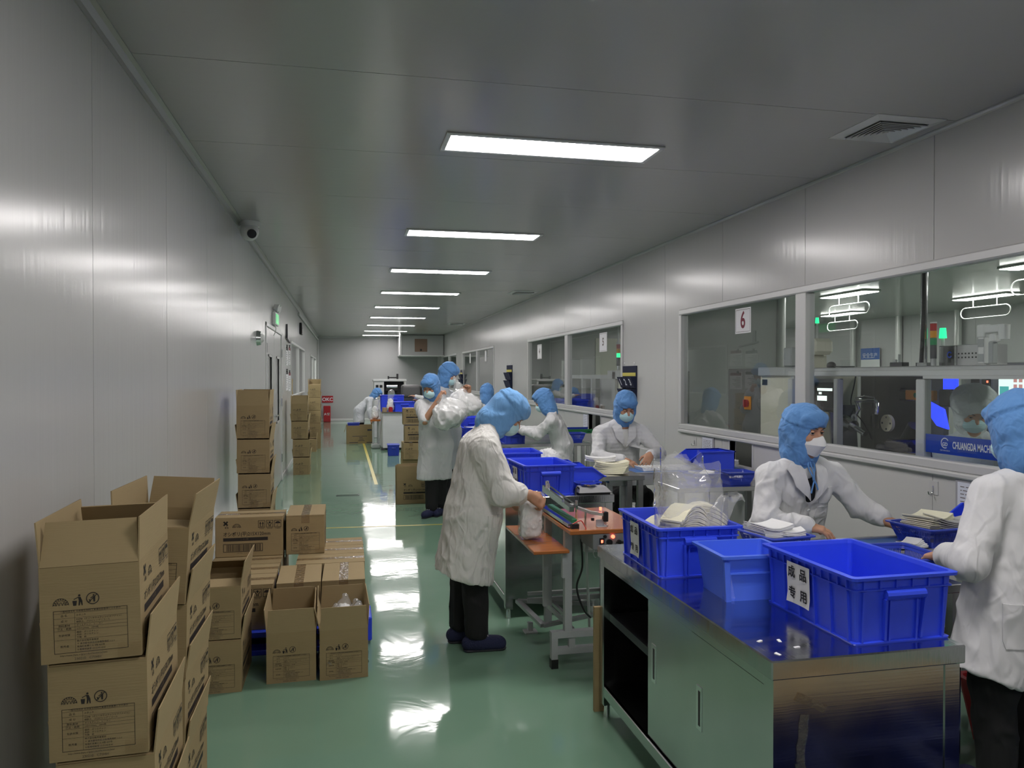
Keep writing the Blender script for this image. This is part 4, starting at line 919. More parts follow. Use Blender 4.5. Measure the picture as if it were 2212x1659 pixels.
# corner tape that catches the light
_b = MB(); _b.grid([[(CW / 2 - .06 + .03 * i, -CL / 2 - .0014 - .002 * random.random(), .002 + .02 * j) for j in range(3)] for i in range(3)], sm=False)
ME_TAPEC = _b.mesh('corner_tape', M_TAPEC)
def add_flap(root, side, ang, tw=0.0):
    """side: front/back/left/right; ang: degrees from upright, positive = outwards"""
    a = math.radians(ang)
    me = ME_FE if side in ('front', 'back') else ME_FS
    o = link('flap', me, root)
    if side == 'front': M = T(0, -CL / 2 + FT, CH) @ Matrix.Rotation(a, 4, 'X')
    elif side == 'back': M = T(0, CL / 2 - FT, CH) @ Matrix.Rotation(PI, 4, 'Z') @ Matrix.Rotation(a, 4, 'X')
    elif side == 'right': M = T(CW / 2 - FT, 0, CH) @ Matrix.Rotation(PI / 2, 4, 'Z') @ Matrix.Rotation(a, 4, 'X')
    else: M = T(-CW / 2 + FT, 0, CH) @ Matrix.Rotation(-PI / 2, 4, 'Z') @ Matrix.Rotation(a, 4, 'X')
    o.matrix_local = M @ Matrix.Rotation(math.radians(tw), 4, 'Z'); return o
def carton(label, loc, rot=0, group=None, flaps=None, prints='es', tilt=(0, 0), sc=1.0, corner=False):
    """loc: centre of the base. flaps None = taped shut"""
    t = thing('cardboard_carton', label, 'carton', loc, math.radians(rot), group, tilt=tuple(math.radians(x) for x in tilt))
    if sc != 1.0: t.scale = (sc, sc, sc)
    if flaps is None:
        link('carton_body', ME_CLOSED, t)
        for s in (-1, 1):
            MBx = MB(); MBx.hexa([(min(0, s * CW / 2) + .0008, -CL / 2, CH - .009), (max(0, s * CW / 2) - .0008, -CL / 2, CH - .009), (max(0, s * CW / 2) - .0008, CL / 2, CH - .009), (min(0, s * CW / 2) + .0008, CL / 2, CH - .009)], [(min(0, s * CW / 2) + .0008, -CL / 2 - .001, CH), (max(0, s * CW / 2) - .0008, -CL / 2 - .001, CH), (max(0, s * CW / 2) - .0008, CL / 2 + .001, CH), (min(0, s * CW / 2) + .0008, CL / 2 + .001, CH)])
            MBx.build('flap', M_CARDIN, t)
        link('packing_tape', ME_TAPE, t)
    else:
        link('carton_body', ME_OPEN, t)
        for k, a in flaps.items(): add_flap(t, k, *(a if isinstance(a, tuple) else (a,)))
    if 'e' in prints: link('printed_label', ME_END, t)
    if 's' in prints: link('printed_side', ME_SIDE, t)
    if 'b' in prints: link('bottom_tape', ME_TAPEB, t)
    if corner: link('corner_tape', ME_TAPEC, t)
    return t
ORD = ['bottom', 'second', 'third', 'fourth', 'top']
# stack A, nearest, leaning on the left wall
GA = 'cartons of the near stack by the left wall'
up = {'left': (9, 0), 'right': (6.5, 0), 'front': -96, 'back': -96}
for k, (x, y, z) in enumerate([(-.640, 2.535, 0), (-.652, 2.528, .273), (-.668, 2.522, .546), (-.688, 2.515, .820)]):
    carton('%s open carton of the nearest stack against the left wall' % ['bottom', 'second lowest', 'third', 'topmost'][k], (x, y, z), [2, 1.5, 1, 2.2][k], GA, up if k < 3 else {'left': 4, 'right': 2, 'front': (-16, 0), 'back': -30}, 'esb', (0, -1.2 if k == 3 else -.8), corner=True)
# stack B behind it
GB = 'cartons of the second stack by the left wall'
for k, (x, y, z) in enumerate([(-.676, 3.09, 0), (-.674, 3.085, .270), (-.668, 3.08, .541), (-.664, 3.07, .813)]):
    carton('%s open carton of the second stack by the left wall' % ['bottom', 'second lowest', 'third', 'topmost'][k], (x, y, z), [0, -1, -1, -2][k], GB, {'left': 9, 'right': 8, 'front': -96, 'back': -96} if k < 3 else {'left': 6, 'right': 8, 'front': -88, 'back': 12}, 'esb', (0, [0, .6, 1.2, 3.4][k]), corner=True)
# stack C, two open cartons beside the pallet
GC = 'cartons of the low stack next to the pallet'
carton('lower open carton of the low stack of two before the pallet', (-.640, 4.30, 0), 0, GC, {'left': 6, 'right': 8, 'front': -96, 'back': -96}, 'esb')
carton('upper open carton of the low stack, one tall flap sticking up', (-.642, 4.30, .272), 0, GC, {'left': 4, 'right': 9, 'front': -85, 'back': -60}, 'esb')
# the two cartons standing open on the floor
carton('empty open carton on the floor in front of the blue pallet', (-.282, 4.372, 0), 1.5, None, {'front': 2.5, 'back': -2, 'left': 6, 'right': 5}, 'esb')
carton('open carton on the floor with bagged towels showing at the top', (-.012, 4.360, 0), 1.2, None, {'front': 3, 'back': 0, 'left': 13, 'right': 4}, 'esb')
# pallet and the taped cartons on it
t = thing('blue_pallet', 'blue plastic pallet under the taped cartons', 'pallet', (-.36, 5.27, 0))
MB().box(-.53, -.68, .10, .488, .68, .138, c=.006).build('deck', M_BLUE, t)
for yy in (-.62, 0, .62): MB().box(-.53, yy - .06, 0, .488, yy + .06, .03, c=.004).build('skid', M_BLUE, t)
for xx in (-.46, 0, .425):
    for yy in (-.62, 0, .62): MB().box(xx - .06, yy - .06, .03, xx + .06, yy + .06, .10, c=.004).build('foot_block', M_BLUE, t)
MB().box(.488, -.62, .02, .515, -.36, .16, c=.006).build('side_rail', M_BLUE, t)
GP = 'taped cartons on the blue pallet'; PZ = .138
for k, y in enumerate([4.748, 5.006, 5.264, 5.522, 5.78]):
    carton('taped carton on the left half of the pallet, %s row from the front' % ['first', 'second', 'third', 'fourth', 'fifth'][k], (-.624, y, PZ), -90, GP)
carton('taped carton on the pallet behind the empty open carton', (-.268, 4.835, PZ), .8, GP); carton('taped carton on the pallet behind the carton of bagged towels', (-.008, 4.838, PZ), -.6, GP)
for k, y in enumerate([5.19, 5.446, 5.702]): carton('taped carton lying across the right of the pallet, %s from the front' % ['first', 'second', 'third'][k], (-.092, y, PZ), -90 + k * .6, GP)
carton('taped carton on top of the pallet load with the big lettering', (-.620, 5.475, PZ + CH + .002), -91, 'taped cartons of the upper pallet layer', corner=True)
carton('taped carton on top of the pallet load showing its short end', (-.262, 5.56, PZ + CH + .002), 0, 'taped cartons of the upper pallet layer', corner=True)
# bagged towels in the open carton
def blob(name, label, cat, loc, prims, h, m, disp=None, group=None, film=None, fpr=None):
    t = thing(name, label, cat, loc, group=group); sdf_obj('contents', prims, h, m, t, disp=disp)
    if film: sdf_obj('film', fpr or prims, h * 1.4, film, t, disp=folds((30, 30, 30), .012, 3))
    return t
for k, (x, y, hgt, rr) in enumerate([(-.085, 4.20, .30, .05), (-.015, 4.21, .29, .052), (.06, 4.22, .325, .055), (-.06, 4.33, .29, .055), (.05, 4.35, .30, .06), (-.01, 4.47, .30, .06)]):
    blob('towel_bag', ['bagged white towels at the left front corner of the open carton', 'bagged white towels at the middle front of the open carton', 'tallest bag of white towels at the right of the open carton', 'bagged towels deep in the open carton, left middle', 'bagged towels deep in the open carton, right middle', 'bagged towels at the back of the open carton'][k], 'bag', (x, y, .012),
         [cone((0, 0, .05), (0, 0, hgt - .06), rr, rr * .85)], .009, M_NAPKIN, folds((40, 40, 30), .012, k), 'bags of towels in the open carton', M_FILM, [cone((0, 0, .052), (0, 0, hgt - .05), rr + .006, rr * .9), cone((0, 0, hgt - .05), (.01, 0, hgt + .03), rr * .9, .02, k=.03)])
# stack D by the door
GD = 'cartons of the stack before the double door'
for k in range(5):
    carton('%s open carton of the tall stack before the double door' % ['bottom', 'second lowest', 'middle', 'second highest', 'topmost'][k], (-.705 - .004 * k, 6.62 + .004 * k, .276 * k), [1, 0, 1.5, .5, 1][k], GD, {'left': 8, 'right': 8, 'front': -96, 'back': -96} if k < 4 else {'left': 2, 'right': 3, 'front': -3, 'back': 0}, 'esb', (0, [0, .3, .4, .3, .3][k]), corner=True)
# stacks E and F further on
for k in range(4):
    carton('%s open carton of the stack beyond the double door' % ['bottom', 'second lowest', 'second highest', 'topmost'][k], (-.690 - .012 * k, 13.12, .292 * k), [0, 2, -1, 1][k], 'cartons of the stack beyond the double door', {'left': 8, 'right': 8, 'front': -96, 'back': -96} if k < 3 else {'left': 2, 'right': 3, 'front': -6, 'back': 0}, 'esb', sc=1.05)
for k in range(5):
    carton('%s open carton of the farthest stack by the left wall' % ['bottom', 'second lowest', 'middle', 'second highest', 'topmost'][k], (-.66, 17.7, .283 * k), 0, 'cartons of the farthest left stack', {'left': 6, 'right': 8, 'front': -96, 'back': -96} if k < 4 else {'left': 3, 'right': 3, 'front': -80, 'back': 0}, 'es', sc=1.04)
carton('single small carton on the floor before the farthest left stack', (-.715, 16.95, 0), 0, None, {'left': 5, 'right': 5, 'front': -90, 'back': -90}, 'es', sc=1.0)
# stack K at the right of the aisle
GK = 'cartons of the stack at the right of the aisle'
carton('bottom open carton of the stack right of the aisle', (1.10, 12.48, 0), -90, GK, {'left': 10, 'right': 8, 'front': -80, 'back': 30}, 'e')
carton('third carton from the top in the stack right of the aisle, short end out', (1.03, 12.52, .272), 0, GK)
carton('carton beside it in the same layer of the stack right of the aisle', (1.31, 12.52, .272), 0, GK)
carton('second carton from the top in the stack right of the aisle', (1.145, 12.45, .548), -90, GK); carton('topmost taped carton of the stack right of the aisle', (1.12, 12.45, .826), -91, GK)
# folded cartons leaning
t = thing('folded_cartons', 'bundle of folded flat cartons standing by the carrying worker', 'carton', (.88, 9.68, 0))
for k in range(5):
    hh = .47 - .012 * (k % 2) + .004 * k; x0 = -.25 + .006 * k - .012 * (k % 3)
    s = MB().hexa([(x0, .025 * k, 0), (x0 + .52, .025 * k, 0), (x0 + .52, .025 * k + .012, 0), (x0, .025 * k + .012, 0)], [(x0, .025 * k + .03, hh), (x0 + .52, .025 * k + .03, hh), (x0 + .52, .025 * k + .042, hh), (x0, .025 * k + .042, hh)]).build('folded_sheet', M_CARD, t)
    if k == 0:
        mb = side_print(); mb.xform(T(.0, .0095, .15) @ Matrix.Rotation(-math.atan2(.03, .47), 4, 'X') @ T(0, -.0008, 0) @ F_FRONT); mb.build('printed_side', [M_INK, M_TAN], s)
# big carton at the far worker
t = thing('large_carton', 'large low open carton on the floor in front of the stooping worker', 'carton', (.35, 18.75, 0)); mb = MB(); a, b, hh = .32, .2, .43
mb.box(-a, -b, 0, a, b, .005); mb.box(-a, -b, .005, a, -b + .005, hh); mb.box(-a, b - .005, .005, a, b, hh); mb.box(-a, -b, .005, -a + .005, b, hh); mb.box(a - .005, -b, .005, a, b, hh); mb.build('carton_body', M_CARD, t)
mb = MB()
rect(mb, .17, .30, .27, .34); rect(mb, -.25, .02, -.05, .035); rect(mb, .15, .02, .29, .035)
for i, (u0, u1) in enumerate([(-.18, .16), (-.02, .06), (-.02, .08), (-.04, .10)]): rect(mb, u0, .17 - .035 * i, u1, .182 - .035 * i)
mb.xform(T(0, -b - .0008, 0) @ F_FRONT); mb.build('printing', mat('blue_black_ink', (.05, .05, .07), rough=.7), t)
MB().hexa([(-a - .002, -b, hh), (-a, -b, hh), (-a, b, hh), (-a - .002, b, hh)], [(-a - .05, -b, hh - .16), (-a - .045, -b, hh - .16), (-a - .045, b, hh - .16), (-a - .05, b, hh - .16)]).build('flap', M_CARDIN, t)

# ---------------------------------------------------------------- crates, bins, baskets
def rrect(hx, hy, z, r, n=3):
    P = []
    for cx, cy, a0 in ((1, 1, 0), (-1, 1, PI / 2), (-1, -1, PI), (1, -1, 1.5 * PI)):
        for i in range(n + 1):
            a = a0 + PI / 2 * i / n; P.append((cx * (hx - r) + r * math.cos(a), cy * (hy - r) + r * math.sin(a), z))
    return P
def loft(mb, prof, mi=0, cap=True):
    rings = [rrect(*p) for p in prof]; n = len(rings[0])
    for a, b in zip(rings, rings[1:]): mb.add(a + b, [(i, (i + 1) % n, n + (i + 1) % n, n + i) for i in range(n)], mi)
    if cap: mb.add(rings[0], [tuple(range(n))[::-1]], mi); mb.add(rings[-1], [tuple(range(n))], mi)
    return mb
def crate_shell(W, L, H, tp=.010, ribs=(2, 4)):
    mb = MB(); tx, ty = W / 2, L / 2; bx, by = tx - tp, ty - tp; zb = .78 * H
    k = lambda z: (bx + tp * z / H, by + tp * z / H)
    x1, y1 = k(zb); x2, y2 = k(H)
    loft(mb, [(bx + .007, by + .007, 0, .012), (bx + .009, by + .009, .006, .012), (bx, by, .008, .012), (x1, y1, zb, .012), (x1 + .007, y1 + .007, zb + .002, .014), (x1 + .007, y1 + .007, zb + .006, .014), (x1 + .001, y1 + .001, zb + .008, .012),
              (x2, y2, H - .012, .012), (x2 + .016, y2 + .016, H - .009, .018), (x2 + .017, y2 + .017, H, .018), (x2 - .002, y2 - .002, H + .001, .012), (x2 - .005, y2 - .005, H - .012, .012), (x1 - .005, y1 - .005, zb, .012), (bx - .006, by - .006, .008, .012)])
    def rib(axis, s, u, z0, z1, w_, d=.008):
        e = lambda z: (k(z)[0] if axis == 0 else k(z)[1])
        P = []
        for z in (z0, z1):
            for (du, dn) in ((-w_ / 2, -.001), (w_ / 2, -.001), (w_ / 2, d), (-w_ / 2, d)):
                n_ = s * (e(z) + dn); P.append((n_, u + du, z) if axis == 0 else (u + du, n_, z))
        mb.hexa(P[:4], P[4:])
    for s in (-1, 1):
        for i in range(ribs[1] + 2):
            u = -L / 2 + .03 + (L - .06) * i / (ribs[1] + 1); rib(0, s, u, .006, zb, .006); rib(0, s, u + (.0), zb + .008, H - .01, .006)
            if i <= ribs[1]: rib(0, s, u + (L - .06) / (ribs[1] + 1) / 2, zb + .008, H - .01, .005)
        for i in range(ribs[0] + 2):
            u = -W / 2 + .03 + (W - .06) * i / (ribs[0] + 1); rib(1, s, u, .006, zb, .006)
        for i in range(6):
            u = -W / 2 + .03 + (W - .06) * i / 5; rib(1, s, u, zb + .008, H - .01, .005)
    return mb
def crate_handle(W, L, H, s, tp=.010):
    mb = MB(); y = lambda z: s * (L / 2 - tp + tp * z / H); hw = W * .20
    P = []
    for i in range(7):
        a = -PI / 2 + PI * i / 6; P.append((math.cos(a) * .022, .72 * H + .018 * math.sin(a)))
    for xs in (0,):
        v = [(-hw, y(z) + s * d, z) for d, z in P] + [(hw, y(z) + s * d, z) for d, z in P]; n = 7
        mb.add(v, [(i, i + 1, n + i + 1, n + i) for i in range(n - 1)] + [tuple(range(n)), tuple(range(n, 2 * n))], sm=False)
    for sx in (-1, 1):
        mb.hexa([(sx * hw * .92 - .004, y(.01), .01), (sx * hw * .92 + .004, y(.01), .01), (sx * hw * .92 + .004, y(.01) + s * .010, .01), (sx * hw * .92 - .004, y(.01) + s * .010, .01)],
                [(sx * hw - .004, y(.66 * H), .66 * H), (sx * hw + .004, y(.66 * H), .66 * H), (sx * hw + .004, y(.66 * H) + s * .018, .66 * H), (sx * hw - .004, y(.66 * H) + s * .018, .66 * H)])
    return mb
_CM = {}
M_DKCRATE = mat('dark_navy_crate', (.008, .015, .09), rough=.4)
def crate(label, loc, rot=0, W=.34, L=.47, H=.2, group=None, paper=None, m=M_BLUE):
    t = thing('blue_crate', label, 'crate', loc, math.radians(rot), group); key = (W, L, H, m.name)
    if key not in _CM: _CM[key] = (crate_shell(W, L, H).mesh('crate_body', m), [crate_handle(W, L, H, s).mesh('handle', m) for s in (-1, 1)])
    link('crate_body', _CM[key][0], t)
    for h in _CM[key][1]: link('handle', h, t)
    if paper:
        y0, wd, ht, z0 = paper; P = []
        for i in range(5):
            v = z0 + ht * i / 4; P.append([(-(W / 2 - .010 + .010 * v / H) - .0105 - (.006 * abs(2 * j / 4 - 1) ** 2 if i == 0 else 0) - .002 * random.random(), y0 + wd / 2 - wd * j / 4, v) for j in range(5)])
        pl = MB().grid(P, sm=False).build('paper_label', M_PAPER, t)
        mb = MB()
        for i, c in enumerate('成品专用'): put_text(mb, c, (-.25 + .5 * (i % 2)) * wd, ht * (.26 if i < 2 else -.26), wd * .33, bold=.0012, res=2)
        mb.xform(T(-(W / 2) - .0145 + .004, y0, z0 + ht / 2) @ Matrix.Rotation(-.05, 4, 'Y') @ F_LEFT); mb.build('lettering', M_TXT, pl)
    return t
def bin_obj(label, loc, rot, W, L, H, m=M_BLUE2, group=None):
    t = thing('storage_bin', label, 'bin', loc, math.radians(rot), group); mb = MB(); tp = .014; bx, by = W / 2 - tp, L / 2 - tp
    loft(mb, [(bx, by, 0, .03), (bx + tp * .05, by + tp * .05, .01, .034), (W / 2, L / 2, H - .012, .012), (W / 2 + .014, L / 2 + .014, H - .010, .014), (W / 2 + .015, L / 2 + .015, H, .014), (W / 2 - .002, L / 2 - .002, H + .0005, .012), (W / 2 - .004, L / 2 - .004, H - .02, .012), (bx - .004, by - .004, .008, .03)])
    mb.build('bin_body', m, t)
    for sx in (-1, 1):
        MB().hexa([(sx * (bx - .006) - .010, -by - .008, 0), (sx * (bx - .006) + .010, -by - .008, 0), (sx * (bx - .006) + .010, -by + .004, 0), (sx * (bx - .006) - .010, -by + .004, 0)], [(sx * (W / 2 - .006) - .010, -L / 2 - .008, H - .02), (sx * (W / 2 - .006) + .010, -L / 2 - .008, H - .02), (sx * (W / 2 - .006) + .010, -L / 2 + .002, H - .02), (sx * (W / 2 - .006) - .010, -L / 2 + .002, H - .02)]).build('corner_post', m, t)
    MB().box(-W / 2 + .02, -L / 2 - .006, H * .60, W / 2 - .02, -L / 2 + .002, H * .60 + .006).build('front_rib', m, t)
    return t
def scoop_bin(label, loc, rot, W, L, H, m=M_BLUE, group=None, s=-1):
    """stacking bin with a slanted, cut-away side towards local -x"""
    t = thing('stacking_bin', label, 'bin', loc, math.radians(rot), group); e = .004
    pr = [(-W / 2 + .10, 0), (W / 2, 0), (W / 2, H), (-W / 2 + .06, H), (-W / 2 - .04, H * .55)]
    b = MB()
    for y0, y1 in ((-L / 2, -L / 2 + e), (L / 2 - e, L / 2)): b.prism(pr, y0, y1, 1)
    b.box(W / 2 - e, -L / 2, 0, W / 2, L / 2, H).box(-W / 2 + .10, -L / 2, 0, W / 2, L / 2, e)
    b.hexa([(-W / 2 + .10, -L / 2, 0), (-W / 2 + .10, L / 2, 0), (-W / 2 + .104, L / 2, 0), (-W / 2 + .104, -L / 2, 0)], [(-W / 2 - .04, -L / 2, H * .55), (-W / 2 - .04, L / 2, H * .55), (-W / 2 - .034, L / 2, H * .55), (-W / 2 - .034, -L / 2, H * .55)])
    b.build('bin_body', m, t, True)
    r_ = MB(); z = H; a, c = -W / 2 + .06, W / 2
    r_.box(a, -L / 2 - .01, z - .006, c + .01, -L / 2 + e, z + .002); r_.box(a, L / 2 - e, z - .006, c + .01, L / 2 + .01, z + .002); r_.box(c - e, -L / 2 - .01, z - .006, c + .01, L / 2 + .01, z + .002)
    for y in (-L / 2 - .003, L / 2 + .003): r_.bar((-W / 2 + .06, y, H), (-W / 2 - .04, y, H * .55), .010, .006)
    r_.box(-W / 2 - .05, -L / 2 - .006, H * .55 - .004, -W / 2 - .03, L / 2 + .006, H * .55 + .004); r_.build('rim', m, t); return t
_BM = {}
def basket(label, loc, rot=0, W=.24, L=.32, H=.075, group=None, m=M_BASKET):
    t = thing('slotted_basket', label, 'basket', loc, math.radians(rot), group); key = (W, L, H)
    if key not in _BM:
        tp = H * .35; bx, by = W / 2 - tp, L / 2 - tp
        rim = loft(MB(), [(W / 2 - .004, L / 2 - .004, H - .006, .02), (W / 2 + .012, L / 2 + .012, H - .005, .024), (W / 2 + .012, L / 2 + .012, H, .024), (W / 2 - .006, L / 2 - .006, H + .001, .02), (W / 2 - .008, L / 2 - .008, H - .008, .02), (W / 2 - .004, L / 2 - .004, H - .006, .02)], cap=False)
        lo = H * .30; hi = H * .78; f = lambda z: (bx + tp * z / H, by + tp * z / H)
        for z0, z1 in ((.0, lo), (hi, H - .004), (H * .51, H * .57)):
            a, b = f(z0), f(z1); loft(rim, [(a[0], a[1], z0, .018), (b[0], b[1], z1, .018), (b[0] - .003, b[1] - .003, z1, .018), (a[0] - .003, a[1] - .003, z0, .018), (a[0], a[1], z0, .018)], cap=False)
        rim.box(-bx, -by, 0, bx, by, .004)
        bars = MB(); a, b = f(lo - .002), f(hi + .002)
        for s in (-1, 1):
            n = int(L / .011)
            for i in range(n + 1):
                u = -1 + 2 * i / n; y0, y1 = u * (a[1] - .014), u * (b[1] - .014)
                bars.hexa([(s * a[0] - .001, y0 - .002, lo - .002), (s * a[0] + .001, y0 - .002, lo - .002), (s * a[0] + .001, y0 + .002, lo - .002), (s * a[0] - .001, y0 + .002, lo - .002)], [(s * b[0] - .001, y1 - .002, hi + .002), (s * b[0] + .001, y1 - .002, hi + .002), (s * b[0] + .001, y1 + .002, hi + .002), (s * b[0] - .001, y1 + .002, hi + .002)])
            n = int(W / .011)
            for i in range(n + 1):
                u = -1 + 2 * i / n; x0, x1 = u * (a[0] - .014), u * (b[0] - .014)
                bars.hexa([(x0 - .002, s * a[1] - .001, lo - .002), (x0 + .002, s * a[1] - .001, lo - .002), (x0 + .002, s * a[1] + .001, lo - .002), (x0 - .002, s * a[1] + .001, lo - .002)], [(x1 - .002, s * b[1] - .001, hi + .002), (x1 + .002, s * b[1] - .001, hi + .002), (x1 + .002, s * b[1] + .001, hi + .002), (x1 - .002, s * b[1] + .001, hi + .002)])
        _BM[key] = (rim.mesh('basket_body', m), bars.mesh('slot_bars', m))
    link('basket_body', _BM[key][0], t); o = link('slot_bars', _BM[key][1], t); o['kind'] = 'stuff'; return t
def napkins(label, loc, rot, n, W=.12, L=.215, th=.004, m=M_NAPKIN, fan=0.0, group=None, bend=.01, seed=0, cat='napkins'):
    t = thing('napkin_stack', label, cat, loc, math.radians(rot), group); rr = random.Random(seed); nx = 6
    for k in range(n):
        z = k * th; a = fan * (k - n / 2) + rr.uniform(-.02, .02); ox, oy = rr.uniform(-.004, .004), rr.uniform(-.004, .004); P = []; Q = []
        for i in range(nx + 1):
            u = -L / 2 + L * i / nx; zz = z + bend * (2 * i / nx - 1) ** 2 * (.6 + .8 * k / max(1, n)) + rr.uniform(0, .001)
            row = []
            for j, v in enumerate((-W / 2, 0, W / 2)):
                row.append((ox + u * math.cos(a) - v * math.sin(a), oy + u * math.sin(a) + v * math.cos(a), zz + .0008 * (j == 1)))
            P.append(row); Q.append([(p[0], p[1], p[2] + th * .8) for p in row])
        mb = MB(); mb.grid(P, sm=False); mb.grid([r_[::-1] for r_ in Q], sm=False)
        for A, B in ((P[0], Q[0]), (P[-1][::-1], Q[-1][::-1]), ([r_[0] for r_ in P][::-1], [r_[0] for r_ in Q][::-1]), ([r_[-1] for r_ in P], [r_[-1] for r_ in Q])): mb.grid([B, A], sm=False)
        mb.build('napkin', m, t, True)
    return t
def film_sheet(P, parent=None, name='film', m=M_FILM): return MB().grid(P).build(name, m, parent)

# ---------------------------------------------------------------- stainless cabinets
def cabinet(label, loc, W=.615, L=1.50, H=.80, tape=False):
    t = thing('stainless_cabinet', label, 'cabinet', loc); h = H - .055
    # local x: 0 (aisle side) .. W, local y: 0 (near end) .. L
    MB().box(-.012, -.012, h, W + .012, L + .012, H, c=.004).build('top', M_STEELTOP, t)
    for x in (0, W - .05):
        for y in (0, L - .05):
            p = MB().box(x, y, .06, x + .05, y + .05, h).build('post', M_STEEL, t); MB().cyl((x + .025, y + .025, .0), (x + .025, y + .025, .06), .018, .014, n=12).build('foot', M_CHROME, p)
    MB().box(.05, .004, .13, W - .05, .010, h - .002).build('end_panel', M_STEEL, t); MB().box(.05, L - .010, .13, W - .05, L - .004, h - .002).build('end_panel', M_STEEL, t)
    MB().box(W - .010, .05, .13, W - .004, L - .05, h - .002).build('back_panel', M_STEEL, t); MB().box(.006, .01, .125, W - .006, L - .01, .150).build('bottom_shelf', M_STEEL, t)
    MB().box(.0, .05, .10, .02, L - .05, .150, c=.003).build('bottom_rail', M_STEEL, t); MB().box(.0, .05, h - .035, .02, L - .05, h, c=.003).build('top_rail', M_STEEL, t)
    MB().box(.03, .03, .455, W - .02, L - .05, .49).build('middle_shelf', M_STEELD, t)
    for k, (a, b, x) in enumerate(((.052, .53, .004), (.46, .945, .012))):
        d = MB().box(x, a, .152, x + .006, b, h - .037).build('sliding_door', M_STEEL, t)
        yh = b - .06
        hb = MB().box(x - .0025, yh - .020, .39, x + .001, yh + .020, .54).build('recessed_handle', M_CHROME, d); MB().box(x - .0032, yh - .010, .405, x + .0012, yh + .004, .525).build('finger_slot', M_DARKIN, hb)
    if tape:
        rr = random.Random(4)
        for k, (u0, v0, u1, v1, w_) in enumerate([(.075, .69, .165, .645, .024), (.10, .635, .085, .50, .030), (.085, .50, .12, .39, .030), (.10, .37, .15, .22, .034)]):
            d = Vector((u1 - u0, v1 - v0)); n_ = Vector((-d.y, d.x)).normalized() * w_ / 2; P = []
            for i in range(7):
                c = Vector((u0, v0)) + d * i / 6; P.append([(c.x - n_.x * q + rr.uniform(-.003, .003), -.0005 + .0035 - .001 - rr.uniform(0, .002), c.y - n_.y * q) for q in (-1, 0, 1)])
            MB().grid(P, sm=False).build('tape_remnant', M_TAPE, t)
        MB().grid([[(.03 + .03 * math.cos(a) * q, -.001, .42 + .03 * math.sin(a) * q) for a in [2 * PI * i / 12 for i in range(13)]] for q in (.02, 1)], sm=False).build('round_sticker', mat('brown_sticker', (.28, .20, .12), rough=.5), t)
    return t
cab1 = cabinet('stainless cabinet with sliding doors in the foreground under three blue crates', (1.178, 1.952, 0), tape=True)
cab2 = cabinet('stainless cabinet behind the sealing stand, under two blue crates', (1.03, 4.94, 0), W=.74, L=1.55)
# paper bits on the steel top
for k, (x, y) in enumerate([(1.22, 2.10), (1.28, 2.09), (1.30, 2.03), (1.215, 1.99)]):
    t = thing('paper_scrap', 'tiny white scrap on the steel top, %s' % ['farthest from the viewer', 'in the middle', 'closest to the near crate', 'closest to the cabinet corner'][k], 'scrap', (x, y, .80), random.random() * 3, 'scraps on the foreground cabinet'); MB().hexa([(-.009, -.004, 0), (.009, -.005, 0), (.010, .004, 0), (-.008, .005, 0)], [(-.009, -.004, .0012), (.009, -.005, .003), (.010, .004, .002), (-.008, .005, .001)]).build('scrap', M_PAPER, t)
crate('blue crate with a paper label on the near end of the foreground cabinet', (1.635, 2.235, .80), .8, H=.205, group='labelled blue crates', paper=(.035, .125, .135, .045))
c1 = crate('blue crate full of clear bags on the far end of the foreground cabinet', (1.385, 3.055, .80), -1.5, W=.335, L=.46, H=.2, group='labelled blue crates', paper=(.04, .105, .145, .03))
bin_obj('plain light blue bin between the two crates on the foreground cabinet', (1.445, 2.60, .80), -2, .27, .245, .165)
# clear bags and napkins in the far crate
for k, (x, y, r_, n, lab) in enumerate([(1.36, 2.93, 20, 16, 'left fan of cream napkins standing in the clear bag'), (1.47, 2.99, -28, 15, 'right fan of cream napkins standing in the clear bag'), (1.36, 3.13, 5, 12, 'napkins lying at the back of the crate of clear bags'), (1.50, 2.87, -60, 8, 'white napkins leaning in the small clear bag')]):
    napkins(lab, (x, y, .90 + (.040 if k < 2 else -.01)), r_, n, W=.10, L=.19, th=.0085 if k != 3 else .006, m=M_CREAM if k < 3 else M_NAPKIN, fan=.035, bend=-.035, seed=k, group='napkins in the crate of clear bags')
def bag(label, loc, rx, ry, z0, z1, top=1.0, lean=(0, 0), seed=0, name='clear_bag', m=M_FILM, amp=.02, sq=.35, n=26):
    t = thing(name, label, 'bag', loc); P = []; nz = 16
    for i in range(nz + 1):
        f = i / nz; z = z0 + (z1 - z0) * f; row = []
        for j in range(n):
            a = 2 * PI * j / n; c_, s_ = math.cos(a), math.sin(a); kx = abs(c_) ** sq * (1 if c_ > 0 else -1); ky = abs(s_) ** sq * (1 if s_ > 0 else -1)
            g = 1 + (top - 1) * f; row.append([kx * rx * g + lean[0] * f * f, ky * ry * g + lean[1] * f * f, z])
        P.append(row)
    A = np.array(P); V = A.reshape(-1, 3); d = folds((11, 11, 7), amp, seed)(V + 5); d2 = folds((24, 24, 12), amp * .5, seed + 3)(V + 5)
    ff = np.repeat(np.linspace(.25, 1, nz + 1), n); V[:, 0] += (d + d2) * ff; V[:, 1] += (d2 - d) * ff; V[:, 2] += np.repeat((np.linspace(0, 1, nz + 1) > .95), n) * folds((9, 9, 9), .10, seed + 5)(V)
    MB().grid([[tuple(p) for p in r_] for r_ in V.reshape(nz + 1, n, 3).tolist()], closed=True).build('film', m, t); return t
bag('tall open clear bag standing in the far crate', (1.39, 2.965, 0), .125, .095, .905, 1.20, 1.0, seed=2, amp=.018)
bag('inner slumped clear bag behind the tall one', (1.42, 3.06, 0), .11, .08, .92, 1.235, .75, (.0, .03), seed=5, amp=.03)
